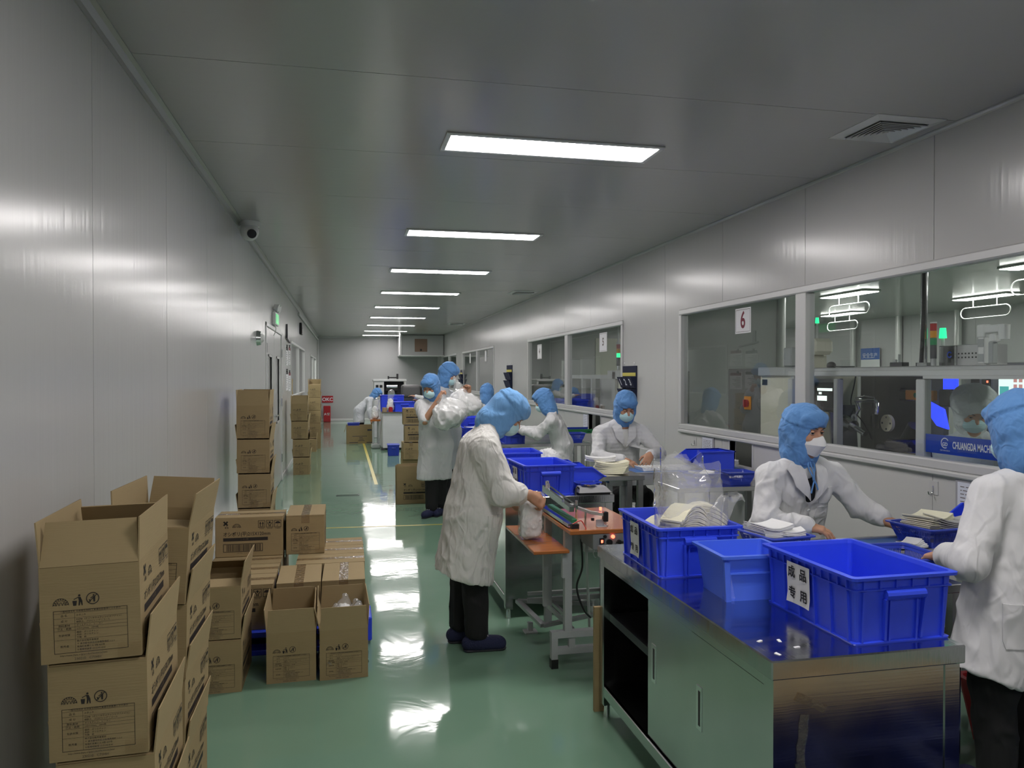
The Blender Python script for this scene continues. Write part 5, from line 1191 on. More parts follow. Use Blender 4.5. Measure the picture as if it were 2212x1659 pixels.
bag('narrow clear bag leaning out of the far crate to the right', (1.475, 2.90, 0), .045, .03, .94, 1.125, .9, (.09, .0), seed=8, amp=.016)
# crates on the second cabinet
crate('labelled blue crate on the near end of the second cabinet', (1.335, 5.20, .80), 2, group='labelled blue crates', paper=(.03, .12, .13, .04), H=.205)
crate('blue crate behind the labelled one on the second cabinet', (1.37, 6.15, .80), -3, W=.33, L=.42, H=.19, group='blue crates of the second cabinet')
scoop_bin('blue bin with a cut-away slanted front on the second cabinet', (1.66, 5.36, .80), 180, .22, .30, .155); basket('blue slotted basket inside the cut-away bin', (1.655, 5.14, .801), 0, .17, .10, .06)
scoop_bin('second cut-away bin behind, on the second cabinet', (1.69, 5.74, .80), 180, .20, .28, .135)
t = thing('napkin_heap', 'heap of white napkins behind the crates on the second cabinet', 'napkins', (1.66, 6.20, .801)); sdf_obj('heap', [ell((0, 0, .03), (.105, .22, .16)), cut((0, 0, 0), (0, 0, -1))], .012, M_NAPKIN, t, disp=folds((60, 60, 14), .03, 5))
# scale
t = thing('table_scale', 'grey electronic scale with round steel plate on the second cabinet', 'scale', (1.655, 5.015, .80))
MB().hexa([(-.115, -.065, .012), (.115, -.065, .012), (.115, .03, .012), (-.115, .03, .012)], [(-.105, -.045, .045), (.085, -.045, .045), (.085, .03, .05), (-.105, .03, .05)]).build('body', mat('scale_grey', (.34, .34, .35), rough=.4), t)
MB().box(-.112, -.062, 0, .108, .028, .012, c=.004).build('base', M_BLACK, t); MB().cyl((-.03, 0, .05), (-.03, 0, .06), .02, n=12).cyl((-.03, 0, .06), (-.03, 0, .066), .055, n=24).build('plate', M_CHROME, t)
MB().wire([(-.10, -.03, .03), (-.13, -.05, .05), (-.145, -.07, -.01), (-.13, -.072, -.05)], .005).build('cord', M_BLACK, t)

# ---------------------------------------------------------------- foot sealing stand
t = thing('foot_sealer', 'pedal heat sealer on a grey steel stand with orange wood tops', 'sealer', (0, 0, 0))
g = lambda n, mb, m=M_GREYPAINT, p=None: mb.build(n, m, p or t)
MB().box(1.17, 3.925, .752, 1.60, 4.60, .775, c=.003).build('wooden_top', M_WOOD, t); MB().box(.985, 3.985, .642, 1.185, 4.72, .660, c=.003).build('lower_wooden_shelf', M_WOOD, t)
for y in (4.06, 4.48): g('leg', MB().box(1.175, y - .02, .165 if y < 4.2 else .10, 1.215, y + .02, .752)); g('leg', MB().box(1.56, y - .02, .1, 1.60, y + .02, .752))
g('shelf_post', MB().box(1.13, 4.33, .255, 1.155, 4.36, .642)); g('shelf_bracket', MB().box(1.155, 4.02, .50, 1.175, 4.05, .642)); g('shelf_bearer', MB().box(1.03, 4.32, .62, 1.17, 4.37, .642))
for y in (4.06,): 
    g('foot_rail', MB().box(1.099, y - .022, .1655, 1.60, y + .022, .20)); g('low_rail', MB().box(1.13, y - .018, .075, 1.60, y + .018, .11)); g('foot_leg', MB().box(1.10, y - .02, .05, 1.135, y + .02, .165)); g('strut', MB().box(1.2, y - .015, .11, 1.235, y + .015, .165))
    g('rubber_foot', MB().box(1.098, y - .022, 0, 1.137, y + .022, .05), M_BLACK); g('rubber_foot', MB().box(1.58, y - .022, 0, 1.60, y + .022, .075), M_BLACK)
g('rear_rail', MB().box(1.10, 4.60, .20, 1.62, 4.625, .225)); g('rear_rail', MB().box(1.10, 4.60, .245, 1.62, 4.62, .265)); g('rear_leg', MB().box(1.57, 4.58, 0, 1.60, 4.62, .70))
pd = g('pedal_frame', MB().bar((1.12, 4.30, .155), (1.50, 4.42, .165), .03, .02).bar((1.05, 4.66, .20), (1.12, 4.30, .155), .035, .02).bar((1.05, 4.66, .20), (1.5, 4.55, .185), .03, .02).bar((1.16, 4.35, .255), (1.30, 4.30, .12), .03, .02).bar((1.30, 4.36, .16), (1.25, 4.60, .20), .02, .02), mat('worn_steel', (.40, .41, .41), rough=.35, metal=.8))
MB().box(1.09, 4.62, 0, 1.17, 4.70, .008).box(1.115, 4.65, .008, 1.145, 4.68, .06).build('floor_plate', M_ALU, t); g('pedal_link', MB().cyl((1.40, 4.30, .13), (1.36, 4.25, .66), .008), M_ALU)
g('spring_bracket', MB().box(1.33, 4.16, .60, 1.40, 4.20, .74).cyl((1.36, 4.14, .62), (1.36, 4.14, .72), .022), M_ALU); g('spring_ring', MB().tube([(1.385 + .018 * math.cos(a * PI / 6), 4.13, .60 + .026 * math.sin(a * PI / 6)) for a in range(12)], .003, closed=True), M_CHROME)
cb = g('control_box', MB().box(1.30, 3.93, .665, 1.50, 4.15, .752, c=.004), mat('control_grey', (.20, .21, .215), rough=.45))
MB().box(1.335, 3.926, .695, 1.362, 3.93, .728).build('rocker_switch', M_BLACK, cb); MB().box(1.343, 3.9235, .704, 1.354, 3.926, .719).build('red_light', M_REDL, cb)
MB().cyl((1.39, 3.92, .705), (1.39, 3.93, .705), .017).build('knob', M_BLACK, cb); MB().cyl((1.365, 3.92, .737), (1.365, 3.93, .737), .009).build('fuse_cap', M_BLACK, cb); MB().cyl((1.41, 3.922, .735), (1.41, 3.93, .735), .010).build('pilot_lamp', M_REDL, cb)
MB().cyl((1.445, 3.915, .705), (1.445, 3.93, .705), .012).box(1.425, 3.912, .701, 1.47, 3.92, .709).build('dial', M_BLACK, cb)
MB().wire([(1.30, 4.15, .68), (1.315, 4.17, .52), (1.285, 4.18, .40), (1.33, 4.2, .27), (1.39, 4.25, .2)], .006).build('mains_cord', M_BLACK, cb)
jw = g('lower_jaw', MB().box(1.178, 3.99, .782, 1.215, 4.60, .80).box(1.215, 4.05, .775, 1.24, 4.56, .79), M_CHROME)
MB().box(1.219, 4.06, .790, 1.25, 4.57, .812, c=.003).build('green_strip', M_GREEN, jw); MB().box(1.195, 3.975, .775, 1.235, 4.0, .80).build('end_block', M_BLACK, jw); MB().wire([(1.20, 3.98, .80), (1.25, 3.99, .815), (1.27, 3.96, .775)], .003).build('red_wire', M_REDB, jw)
uj = g('upper_jaw', MB().bar((1.205, 4.60, .90), (1.225, 4.08, .862), .028, .028).bar((1.235, 4.58, .912), (1.255, 4.08, .872), .012, .02).bar((1.20, 4.6, .918), (1.21, 4.2, .89), .016, .016), M_CHROME)
MB().cyl((1.205, 4.52, .915), (1.205, 4.52, .945), .014, n=10).cyl((1.215, 4.57, .92), (1.215, 4.57, .955), .012, n=10).build('clamp_screw', M_CHROME, uj)
g('jaw_lever', MB().bar((1.235, 4.16, .875), (1.33, 4.06, .845), .02, .014).bar((1.33, 4.06, .845), (1.40, 4.02, .838), .022, .016), M_ALU); g('lever_head', MB().box(1.385, 4.0, .80, 1.412, 4.035, .855, c=.004), M_BLACK); g('lever_screw', MB().cyl((1.398, 4.018, .775), (1.398, 4.018, .80), .009).cyl((1.398, 4.018, .775), (1.398, 4.018, .782), .016), M_CHROME)
g('lever_post', MB().cyl((1.305, 4.08, .775), (1.305, 4.08, .86), .006).cyl((1.32, 4.3, .775), (1.32, 4.3, .875), .007), M_CHROME); g('angle_bracket', MB().box(1.345, 3.985, .775, 1.40, 4.02, .778).box(1.345, 4.017, .778, 1.40, 4.02, .812), M_ALU); g('limit_switch', MB().box(1.33, 4.05, .80, 1.345, 4.06, .815), M_BLACK); MB().cyl((1.385, 4.06, .855), (1.385, 4.06, .872), .007).build('pilot_lamp', M_REDL, t)
# sealed bag on the lower shelf
t = thing('towel_bag', 'filled clear bag of white rolled towels held on the wooden shelf', 'bag', (1.045, 4.30, .661)); fpr = [rbox((0, 0, .125), (.066, .055, .122), rd=.04, k=.03), cone((.01, 0, .20), (.045, -.02, .245), .05, .03, k=.05)]
sdf_obj('rolled_towels', [rbox((0, 0, .12), (.058, .048, .112), rd=.035, k=.02)], .006, M_NAPKIN, t, disp=folds((34, 34, 24), .014, 9)); sdf_obj('film', fpr, .008, M_FILM, t, disp=folds((26, 26, 18), .012, 3))

# ---------------------------------------------------------------- conveyors at the right wall
def conveyor(label, x0, x1, y0, y1, z, group='belt conveyors through the right wall', leg=True, guard=None):
    t = thing('belt_conveyor', label, 'conveyor', ((x0 + x1) / 2, (y0 + y1) / 2, 0), group=group); a = (x1 - x0) / 2; b = (y1 - y0) / 2
    MB().box(-a, -b + .022, z - .012, a, b - .022, z - .004).box(-a, -b + .022, z - .075, a, b - .022, z - .068).cyl((-a, -b + .022, z - .040), (-a, b - .022, z - .040), .035, n=16).build('belt', M_BELT, t)
    for s in (-1, 1): MB().box(-a, s * b - .012 if s > 0 else -b, z - .10, a, b if s > 0 else -b + .012, z, c=.003).box(-a, (b - .018) if s > 0 else -b - .004, z - .004, a, (b + .004) if s > 0 else -b + .018, z + .003).build('side_rail', M_ALU, t)
    if leg:
        for x in (-a + .12, a - .25):
            for y in (-b + .02, b - .02): MB().box(x - .022, y - .022, 0, x + .022, y + .022, z - .10, c=.003).build('leg', M_ALU, t)
        MB().box(-a + .1, -.02, .2, a - .2, .02, .24).build('brace', M_ALU, t)
    return t
cv = conveyor('blue belt conveyor in front of the worker in the white mask', 1.86, 3.32, 3.04, 3.345, .80)
sb_ = MB().box(-.60, -.215, .54, -.52, -.155, .70, c=.004).build('switch_box', M_ALU, cv); MB().cyl((-.56, -.225, .65), (-.56, -.215, .65), .014).build('button', M_BLACK, sb_)
conveyor('blue belt conveyor of the worker facing the camera', 2.06, 3.32, 5.82, 6.18, .82)
conveyor('belt conveyor with green guards beside the worker turned sideways', 1.95, 3.32, 9.70, 10.12, .84)
t = thing('green_guard_rail', 'green guard rails over the far belt conveyor', 'guard rail', (2.75, 9.9, .843)); MB().box(-.55, -.19, 0, .50, -.17, .055).build('near_rail', M_GREEND, t); MB().box(-.55, .16, 0, .50, .18, .06).build('far_rail', mat('blue_guard', (.02, .05, .35)), t)
for x in (-.5, .4): MB().box(x - .02, -.19, .02, x + .02, .18, .03).build('tie', M_BLACK, t)
conveyor('belt conveyor with green guards at the second window', 2.1, 3.32, 14.65, 15.05, .84); t = thing('green_guard_rail', 'green guard rail beyond the sideways worker', 'guard rail', (2.7, 14.7, .843)); MB().box(-.5, 0, 0, .4, .02, .08).build('near_rail', M_GREEND, t); MB().box(-.5, .25, 0, .4, .27, .08).build('far_rail', M_GREEND, t)
def side_table(label, x0, x1, y0, y1, z, shelf=True):
    t = thing('steel_table', label, 'table', ((x0 + x1) / 2, (y0 + y1) / 2, 0), group='steel side tables'); a = (x1 - x0) / 2; b = (y1 - y0) / 2
    MB().box(-a, -b, z - .035, a, b, z, c=.003).build('top', M_STEEL, t)
    for x in (-a + .03, a - .03):
        for y in (-b + .03, b - .03): MB().box(x - .02, y - .02, 0, x + .02, y + .02, z - .035).build('leg', M_STEEL, t)
    if shelf: MB().box(-a + .02, -b + .02, .22, a - .02, b - .02, .24).build('shelf', M_STEELD, t)
    return t
side_table('low steel table under two slotted baskets by the wall hatch', 2.42, 3.22, 5.30, 5.70, .765)
side_table('steel table under the baskets of the sideways worker', 1.75, 2.95, 9.02, 9.60, .78)
side_table('steel table with blue crates behind the carrying workers', 1.47, 1.95, 9.66, 10.6, .78)
# near conveyor: baskets
basket('blue slotted basket of white napkins left of the masked worker', (1.955, 3.235, .803), 8, .23, .26, .07); napkins('white napkins in the basket left of the masked worker', (1.925, 3.24, .850), 10, 9, W=.15, L=.165, th=.006, bend=.012, seed=21)
napkins('loose white napkins at the right end of that basket', (2.015, 3.20, .868), -20, 3, W=.10, L=.12, th=.006, bend=.01, seed=22)
basket('large blue slotted basket of film packets beside the rightmost worker', (2.79, 3.175, .803), 6, .36, .27, .09)
napkins('cream napkins in film in the large basket', (2.745, 3.19, .862), 20, 9, W=.15, L=.20, th=.007, m=M_CREAM, fan=.03, bend=.012, seed=23); napkins('grey film packets in the large basket', (2.86, 3.14, .875), -14, 5, W=.14, L=.24, th=.007, m=mat('grey_film_packet', (.45, .45, .43), rough=.35), fan=.06, bend=.02, seed=24)
scoop_bin('blue bin with slanted rim behind the large basket', (3.14, 3.20, .803), 0, .26, .26, .15)
napkins('white napkins fanned on the blue belt by the rightmost worker', (2.55, 3.08, .805), 20, 6, W=.07, L=.15, th=.004, fan=.12, bend=.01, seed=25)
basket('blue slotted basket between the near crate and the rightmost worker', (2.30, 2.80, .765), -4, .20, .30, .10)
side_table('narrow steel side table beside the foreground cabinet', 2.16, 2.44, 2.63, 3.0, .763)
# middle conveyor things
t = thing('napkin_row', 'long row of white napkins on the blue belt before the facing worker', 'napkins', (2.72, 6.03, .817))
for k in range(22):
    x = -.32 + .028 * k; MB().hexa([(x, -.09, 0), (x + .05, -.09, 0), (x + .05, .09, 0), (x, .09, 0)], [(x - .015, -.088, .028 + .006 * random.random()), (x - .005, -.088, .03), (x - .005, .088, .03), (x - .015, .088, .028)]).build('napkin', M_NAPKIN, t)
napkins('fan of cream napkins in film at the left end of the belt', (2.03, 5.70, .842), -22, 9, W=.13, L=.26, th=.009, m=M_CREAM, fan=.07, bend=.015, seed=31)
napkins('white napkins on top of the fan at the left end of the belt', (1.98, 5.80, .925), -16, 4, W=.11, L=.24, th=.008, fan=.05, bend=.012, seed=32)
side_table('small steel stand under the fan of napkins', 1.84, 2.24, 5.52, 5.81, .84, False)
bag('clear bag lying on the belt at the facing worker', (2.62, 5.90, .835), .16, .07, .0, .09, .8, seed=12, amp=.02)
scoop_bin('blue stacking bin with slanted rim on the belt by the hatch', (2.98, 5.98, .825), 0, .36, .28, .15, M_BLUE)
basket('left slotted basket with white napkins on the low steel table', (2.66, 5.43, .766), 4, .23, .22, .10); napkins('white napkins in the left slotted basket', (2.66, 5.43, .815), 12, 6, W=.13, L=.15, th=.006, bend=.02, seed=41)
basket('right slotted basket on the low steel table', (2.96, 5.44, .766), -2, .23, .22, .10); napkins('few white napkins in the right slotted basket', (2.96, 5.45, .80), 30, 3, W=.06, L=.10, th=.005, seed=42)
napkins('white napkins coming out of the wall hatch', (3.18, 6.0, .85), 5, 5, W=.1, L=.16, th=.005, fan=.1, seed=43)
# far line
crate('blue basket crate under the hands of the sideways worker', (2.02, 9.28, .78), 0, W=.26, L=.3, H=.13, m=M_BASKET); napkins('white napkins in the crate under the sideways worker', (2.02, 9.28, .90), 8, 4, W=.14, L=.2, th=.006, seed=51)
basket('flat blue basket left of the sideways worker', (1.86, 9.62, .845 - .065), 0, .2, .24, .09); basket('blue basket beside the green guard rail', (2.78, 9.25, .78), 0, .3, .22, .11); napkins('white napkins on the steel table behind the sideways worker', (2.58, 9.1, .781), 12, 3, W=.12, L=.2, th=.005, seed=52)
crate('upper blue crate behind the bending worker', (1.66, 10.28, .78), 0, W=.36, L=.5, H=.27, group='blue crates behind the carrying workers'); crate('lower blue crate with white towels behind the bending worker', (1.66, 9.85, .78), 0, W=.34, L=.30, H=.16, group='blue crates behind the carrying workers'); napkins('white towel in the lower crate behind the carrying workers', (1.60, 9.84, .90), 4, 5, W=.15, L=.16, th=.008, seed=53)
# things at the far table
t = thing('far_work_table', 'far worktable with scuffed white end panel', 'table', (1.12, 17.5, 0)); MB().box(-.32, -.75, .05, .45, .75, .80, c=.004).build('cabinet_body', M_WHITEBOARD, t); MB().box(-.36, -.78, .80, .48, .78, .83, c=.004).build('top', M_STEEL, t); MB().box(-.36, -.78, 0, -.30, -.72, .05).box(.4, -.78, 0, .46, -.72, .05).build('foot', M_STEELD, t)
crate('blue crate at the front of the far worktable', (1.27, 17.05, .83), 0, W=.42, L=.5, H=.21, group='blue crates on the far worktable'); crate('taller blue crate at the back of the far worktable', (1.05, 17.75, .83), 0, W=.5, L=.5, H=.34, group='blue crates on the far worktable')
t = thing('tape_roll', 'roll of brown tape with a red core on the far worktable', 'tape roll', (.84, 16.85, .83)); MB().cyl((0, 0, 0), (0, 0, .09), .055, n=18).build('roll', M_TAN, t); MB().cyl((.13, 0, 0), (.13, 0, .09), .045, n=16).cyl((.13, 0, .09), (.13, 0, .10), .03, n=12).build('red_core', M_RED, t)
for k, (x, y, z, lab) in enumerate([(.97, 16.95, .83, 'bag of white towels standing on the far worktable'), (.66, 17.5, .64, 'bag of white towels on the far sealer shelf'), (1.5, 16.6, .85, 'bag held over the far blue crate')][:2]):
    blob('towel_bag', lab, 'bag', (x, y, z), [cone((0, 0, .07), (0, 0, .22), .08, .06)], .014, M_NAPKIN, folds((20, 20, 20), .02, k), 'towel bags at the far table', M_FILM, [cone((0, 0, .08), (0, 0, .25), .09, .06), cone((0, 0, .25), (.02, 0, .40), .05, .08, k=.03)])
t = thing('far_sealer_stand', 'small wood topped sealer stand at the far table', 'sealer', (.67, 17.45, 0)); MB().box(-.12, -.2, .60, .1, .3, .64).build('wooden_shelf', M_WOOD, t); MB().box(-.08, -.15, 0, -.04, -.11, .60).box(.04, .2, 0, .08, .24, .60).box(.04, -.15, 0, .08, -.11, .60).build('legs', M_GREYPAINT, t); MB().box(-.1, -.25, 0, .1, .1, .10, c=.02).build('pedal', M_GREYPAINT, t)
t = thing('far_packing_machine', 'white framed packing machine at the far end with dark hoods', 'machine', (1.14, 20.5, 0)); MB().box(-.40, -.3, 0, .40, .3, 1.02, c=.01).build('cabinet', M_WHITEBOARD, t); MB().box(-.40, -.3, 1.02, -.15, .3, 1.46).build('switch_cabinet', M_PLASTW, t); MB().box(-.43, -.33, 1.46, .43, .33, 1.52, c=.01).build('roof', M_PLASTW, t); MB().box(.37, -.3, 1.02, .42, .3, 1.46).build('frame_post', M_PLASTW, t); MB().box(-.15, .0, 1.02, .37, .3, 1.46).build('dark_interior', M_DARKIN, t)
MB().cyl((-.08, -.2, 1.33), (.2, -.2, 1.33), .06).build('roller', M_CHROME, t); MB().box(-.1, -.25, 1.22, .2, -.05, 1.28).build('rail', M_BLACK, t); MB().box(-.06, -.28, 1.08, .16, -.1, 1.14).build('green_tray', M_GREEND, t)
for k in range(2): MB().box(-.36 + .10 * k, -.312, 1.30, -.29 + .10 * k, -.30, 1.37).build('gauge', M_BLACK, t)
MB().bar((-.02, 0, 1.56), (.22, 0, 1.56), .03, .03).box(-.04, -.03, 1.52, 0, .03, 1.6).box(.19, -.03, 1.52, .24, .03, 1.66).build('top_arm', M_BLACK, t)
t = thing('grey_hood_cover', 'pair of grey hood covers beside the far machine', 'cover', (1.85, 19.6, 0))
for k, x in enumerate((-.22, .28)): sdf_obj('cover', [rbox((x, 0, 1.22), (.24, .22, .16), rd=.06, k=.02)], .025, mat('grey_vinyl', (.10, .10, .10), rough=.4), t)
MB().box(-.4, -.15, 0, .5, .15, 1.08).build('pedestal', M_STEELD, t)
t0 = crate('small dark blue crate on the floor by the far worktable', (.955, 15.72, 0), 0, W=.21, L=.36, H=.22, m=M_BASKET)
MB().box(-.1, -.17, .215, .1, .17, .222, c=.002).build('lid', M_BASKET, t0)
crate('blue crate inside the large far carton', (.20, 18.78, .21), 0, W=.26, L=.30, H=.27, m=M_BASKET)
# under the near conveyor
t = thing('dark_under_frame', 'dark red frame with grey bars under the near conveyor', 'frame', (2.7, 3.25, 0))
for z in (.18, .30): MB().box(-.62, -.02, z, .55, .02, z + .05).build('bar', mat('dark_red_bar', (.05, .02, .025), rough=.5), t)
for x in (-.6, .5): MB().box(x, -.02, 0, x + .05, .02, .18).box(x, -.02, .23, x + .05, .02, .30).build('upright', mat('dark_red_bar', (.05, .02, .025)), t)
t = thing('brown_bag_floor', 'crumpled brown sack on the floor under the near conveyor', 'sack', (2.22, 2.78, 0)); sdf_obj('sack', [rbox((0, 0, .09), (.10, .09, .09), rd=.04, k=.02)], .012, M_BROWN, t, disp=folds((18, 18, 18), .03, 6))
t = thing('red_tub', 'red tub behind the legs of the rightmost worker', 'tub', (2.86, 2.72, 0)); loft(MB(), [(.16, .16, 0, .03), (.2, .2, .26, .03), (.215, .215, .262, .03), (.215, .215, .275, .03), (.19, .19, .276, .03), (.15, .15, .02, .03)]).build('tub', M_RED, t); MB().tube([(-.2, 0, .26), (0, 0, .30), (.2, 0, .26)], .006).build('handle', M_STEEL, t)
t0 = crate('dark blue crate on the floor beside the rightmost worker', (2.95, 2.2, 0), 0, W=.34, L=.47, H=.3, m=M_BASKET)

for k, (x, y, z, r_) in enumerate([(1.62, .92, 0, -90), (2.08, .90, 0, -88), (2.52, .90, 0, -91), (1.70, .55, 0, -90), (2.15, .52, 0, -86)]):  # unseen cartons, added to give the steel end panel a brown reflection
    carton('added taped carton on the floor, unseen below the picture edge, %s' % ['first of the near row', 'second of the near row', 'third of the near row', 'first of the far row', 'second of the far row'][k], (x, y, z), r_, 'unseen cartons added for the foreground cabinet to reflect')
for k, (x, y, z, lab) in enumerate([(1.45, 1.58, 0, 'next to the cabinet corner'), (1.86, 1.56, 0, 'second from the cabinet corner'), (2.27, 1.55, 0, 'third from the cabinet corner'), (2.68, 1.53, 0, 'farthest from the cabinet corner'), (1.5, 1.22, 0, 'first of the second row'), (2.0, 1.22, 0, 'second of the second row'), (2.5, 1.22, 0, 'third of the second row')]):  # unseen crates, added to darken the reflection low on the end panel
    crate('added dark blue crate on the floor, unseen below the picture edge, ' + lab, (x, y, z), 90 if k > 3 else 0, m=M_DKCRATE, group='unseen dark crates added for the foreground cabinet to reflect', H=.22, L=.44 if k > 3 else .34)
# ---------------------------------------------------------------- people
from mathutils.bvhtree import BVHTree
V3 = lambda *a: np.array(a, float)
def nrm(v): v = np.array(v, float); return v / np.linalg.norm(v)
def rotv(v, ax, a): return np.array(Matrix.Rotation(a, 3, Vector(ax)) @ Vector(v))
def hand_prims(wr, d, pn, left, curl=(.5, .7), spread=.10, sc=1.0, thumb=.6):
    """wr wrist, d direction of the knuckles, pn palm normal; five separate fingers"""
    d = nrm(d); pn = nrm(np.array(pn) - d * np.dot(pn, d)); s = np.cross(pn, d) * (1 if left else -1); wr = np.array(wr, float)   # s points to the thumb side
    R = np.stack([s, d, pn], 1); P = [rbox(wr + d * .045 * sc, (.037 * sc, .046 * sc, .013 * sc), R, .011, k=.012), cone(wr - d * .02, wr + d * .03 * sc, .024 * sc, .026 * sc, k=.02)]
    for i, (off, L) in enumerate(((.029, .070), (.010, .080), (-.010, .074), (-.028, .057))):
        b = wr + d * (.086 - .006 * abs(i - 1)) * sc + s * off * sc; dd = nrm(d + s * (spread * (1.2 - i) * .5)); r = (.0088 - .0004 * i) * sc; ax = np.cross(dd, pn); cum = 0
        for j, fr in enumerate((.45, .31, .24)):
            cum += (curl[0], curl[1], curl[1] * .6)[j]; e = b + rotv(dd, ax, cum) * L * fr * sc; P.append(cone(b, e, r, r * .9, k=.006)); b = e; r *= .92
    b = wr + d * .022 * sc + s * .030 * sc; t1 = nrm(d * .75 + s * .65 + pn * thumb); e = b + t1 * .042 * sc; P.append(cone(b, e, .0125 * sc, .0105 * sc, k=.012)); t2 = nrm(d * .95 + s * .1 + pn * thumb); P.append(cone(e, e + t2 * .032 * sc, .0105 * sc, .0085 * sc, k=.005))
    return P
def person(label, base, J, coat=M_COAT, hood=M_HOOD, mask=M_MASK, h=.009, hc=.013, mask_kind='pleated', shirt=None, collar=False, hood_extra=None, seed=0, group='workers in white coats and blue hoods', fold=.011, hood_sc=1.0, ties=False, pockets=(), head_sc=1.0, cuffs=(.93, .93), buttons=False):
    base = np.array(base, float); t = thing('person', label, 'person', tuple(base), group=group)
    g = {k: np.array(v, float) for k, v in J.items() if k not in ('cutn', 'cutp', 'hw', 'hr', 'curlL', 'curlR', 'waist', 'chestr', 'pelr', 'slv', 'lid')}
    side = nrm(g['shL'] - g['shR']); hf = nrm(g['hf']); hu = nrm(J.get('hu', (0, 0, 1)) - hf * np.dot(J.get('hu', (0, 0, 1)), hf)); hx = np.cross(hf, hu)   # hx: person's right
    hd = g['head']; HR = np.stack([hx, hf, hu], 1); H = lambda x, y, z: hd + head_sc * (hx * x + hf * y + hu * z); hs = head_sc
    pf = nrm(np.cross(side, (0, 0, 1))) * 1.0   # front of the pelvis
    if np.dot(pf, J.get('front', hf)) < 0: pf = -pf
    pel, che, nk = g['pelvis'], g['chest'], g['neck']; cr = J.get('chestr', .098); prr = J.get('pelr', cr + .022); sv = J.get('slv', .066)
    hip = {1: pel + side * .085, -1: pel - side * .085}
    # ---- one continuous body: head, neck, trunk, arms, hands, legs
    B = [ell(H(0, -.005, .030), V3(.076, .096, .100) * hs, HR, k=.02), ell(H(0, .022, -.045), V3(.060, .070, .068) * hs, HR, k=.03), ell(H(0, .055, -.085), V3(.030, .032, .026) * hs, HR, k=.03),
         cone(H(0, .088, .022), H(0, .112, -.012), .009 * hs, .013 * hs, k=.014), ell(H(.017, .098, -.014), V3(.010, .012, .009) * hs, HR, k=.008), ell(H(-.017, .098, -.014), V3(.010, .012, .009) * hs, HR, k=.008),
         ell(H(0, .080, .043), V3(.055, .016, .012) * hs, HR, k=.02), ell(H(.036, .070, -.012), V3(.024, .024, .02) * hs, HR, k=.02), ell(H(-.036, .070, -.012), V3(.024, .024, .02) * hs, HR, k=.02),
         ell(H(.033, .098, .020), V3(.019, .015, .010) * hs, HR, k=.010, s=-1), ell(H(-.033, .098, .020), V3(.019, .015, .010) * hs, HR, k=.010, s=-1), ell(H(0, .091, -.048), V3(.024, .008, .006) * hs, HR, k=.006), ell(H(0, .088, -.058), V3(.020, .008, .006) * hs, HR, k=.006),
         ell(H(.078, -.008, .0), V3(.010, .022, .034) * hs, HR, k=.01), ell(H(-.078, -.008, .0), V3(.010, .022, .034) * hs, HR, k=.01), cone(nk, H(0, -.025, -.04), .056, .052, k=.03)]
    wst = che * .45 + pel * .55 + J.get('waist', V3(0, 0, 0))
    for s in (1, -1): B += [cone(che + side * s * .055, wst + side * s * .055, .078, .078, k=.06), cone(wst + side * s * .055, pel + side * s * .06, .078, .09, k=.06)]
    B += [cone(nk, che, .058, .07, k=.05)]
    for L, sh, el, wr, hk in ((True, 'shL', 'elL', 'wrL', 'handL'), (False, 'shR', 'elR', 'wrR', 'handR')):
        B += [cone(che + (g[sh] - che) * .5, g[sh], .06, .048, k=.04), cone(g[sh], g[el], .045, .038, k=.03), cone(g[el], g[wr], .040, .026, k=.02)]
        dirh = g.get(hk); pn = g.get(hk + 'n')
        dirh = g[wr] - g[el] if dirh is None else dirh; pn = V3(0, 0, -1) if pn is None else pn
        B += hand_prims(g[wr] + nrm(g[wr] - g[el]) * .01, dirh, pn, L, J.get('curlL' if L else 'curlR', (.35, .45)))
    legs = []
    for s, kn, an, td in ((1, 'knL', 'anL', 'toeL'), (-1, 'knR', 'anR', 'toeR')):
        B += [cone(hip[s], g[kn], .075, .05, k=.04), cone(g[kn], g[an], .048, .034, k=.03)]
        legs += [cone(hip[s], g[kn], .098, .078, k=.03), cone(g[kn], g[an] + V3(0, 0, .02), .078, .066, k=.03)]
        f = nrm(g[td]); a = g[an]; zz = np.array([0, 0, 1.0]); B += [cone(V3(a[0], a[1], .05) - f * .02, V3(a[0], a[1], .04) + f * .11, .034, .028, k=.02)]
        sp = [cone(V3(a[0], a[1], .047) - f * .045, V3(a[0], a[1], .043) + f * .12, .042, .040, k=.02), cone(V3(a[0], a[1], .045) + f * .03, V3(a[0], a[1], .038) + f * .14, .044, .036, k=.02), cone(V3(a[0], a[1], .055), V3(a[0], a[1], .095), .044, .042, k=.02), cut((0, 0, .012), (0, 0, -1))]
        sh_ = sdf_obj('shoe', sp, max(.006, h * .8), M_SHOE, t, base); MB().tube([tuple(V3(a[0], a[1], .088) + f * (.062 + .006 * math.sin(i * 2.2)) + np.cross(f, zz) * (-.018 + .009 * i) - base) for i in range(5)], .0028, n=5).build('lace', M_PLASTW, sh_); sdf_obj('sole', [cone(V3(a[0], a[1], .03) - f * .042, V3(a[0], a[1], .03) + f * .142, .041, .040, k=.02), cut((0, 0, 0), (0, 0, -1)), cut((0, 0, .014), (0, 0, 1))], max(.006, h * .8), M_SOLE, sh_, base)
    sdf_obj('body', B, h, M_SKIN, t, base)
    legs.append(cone(hip[1], hip[-1], .10, .10, k=.03)); za = min(g['anL'][2], g['anR'][2]); sdf_obj('trousers', legs + [cut((0, 0, za - .025), (0, 0, -1))], hc, M_PANTS, t, base, folds((14, 14, 7), .012, seed + 2))
    # ---- coat
    wst = che * .45 + pel * .55 + J.get('waist', V3(0, 0, 0)); hem = g['hem']; hw = J.get('hw', .09); hr = J.get('hr', .12); C = []
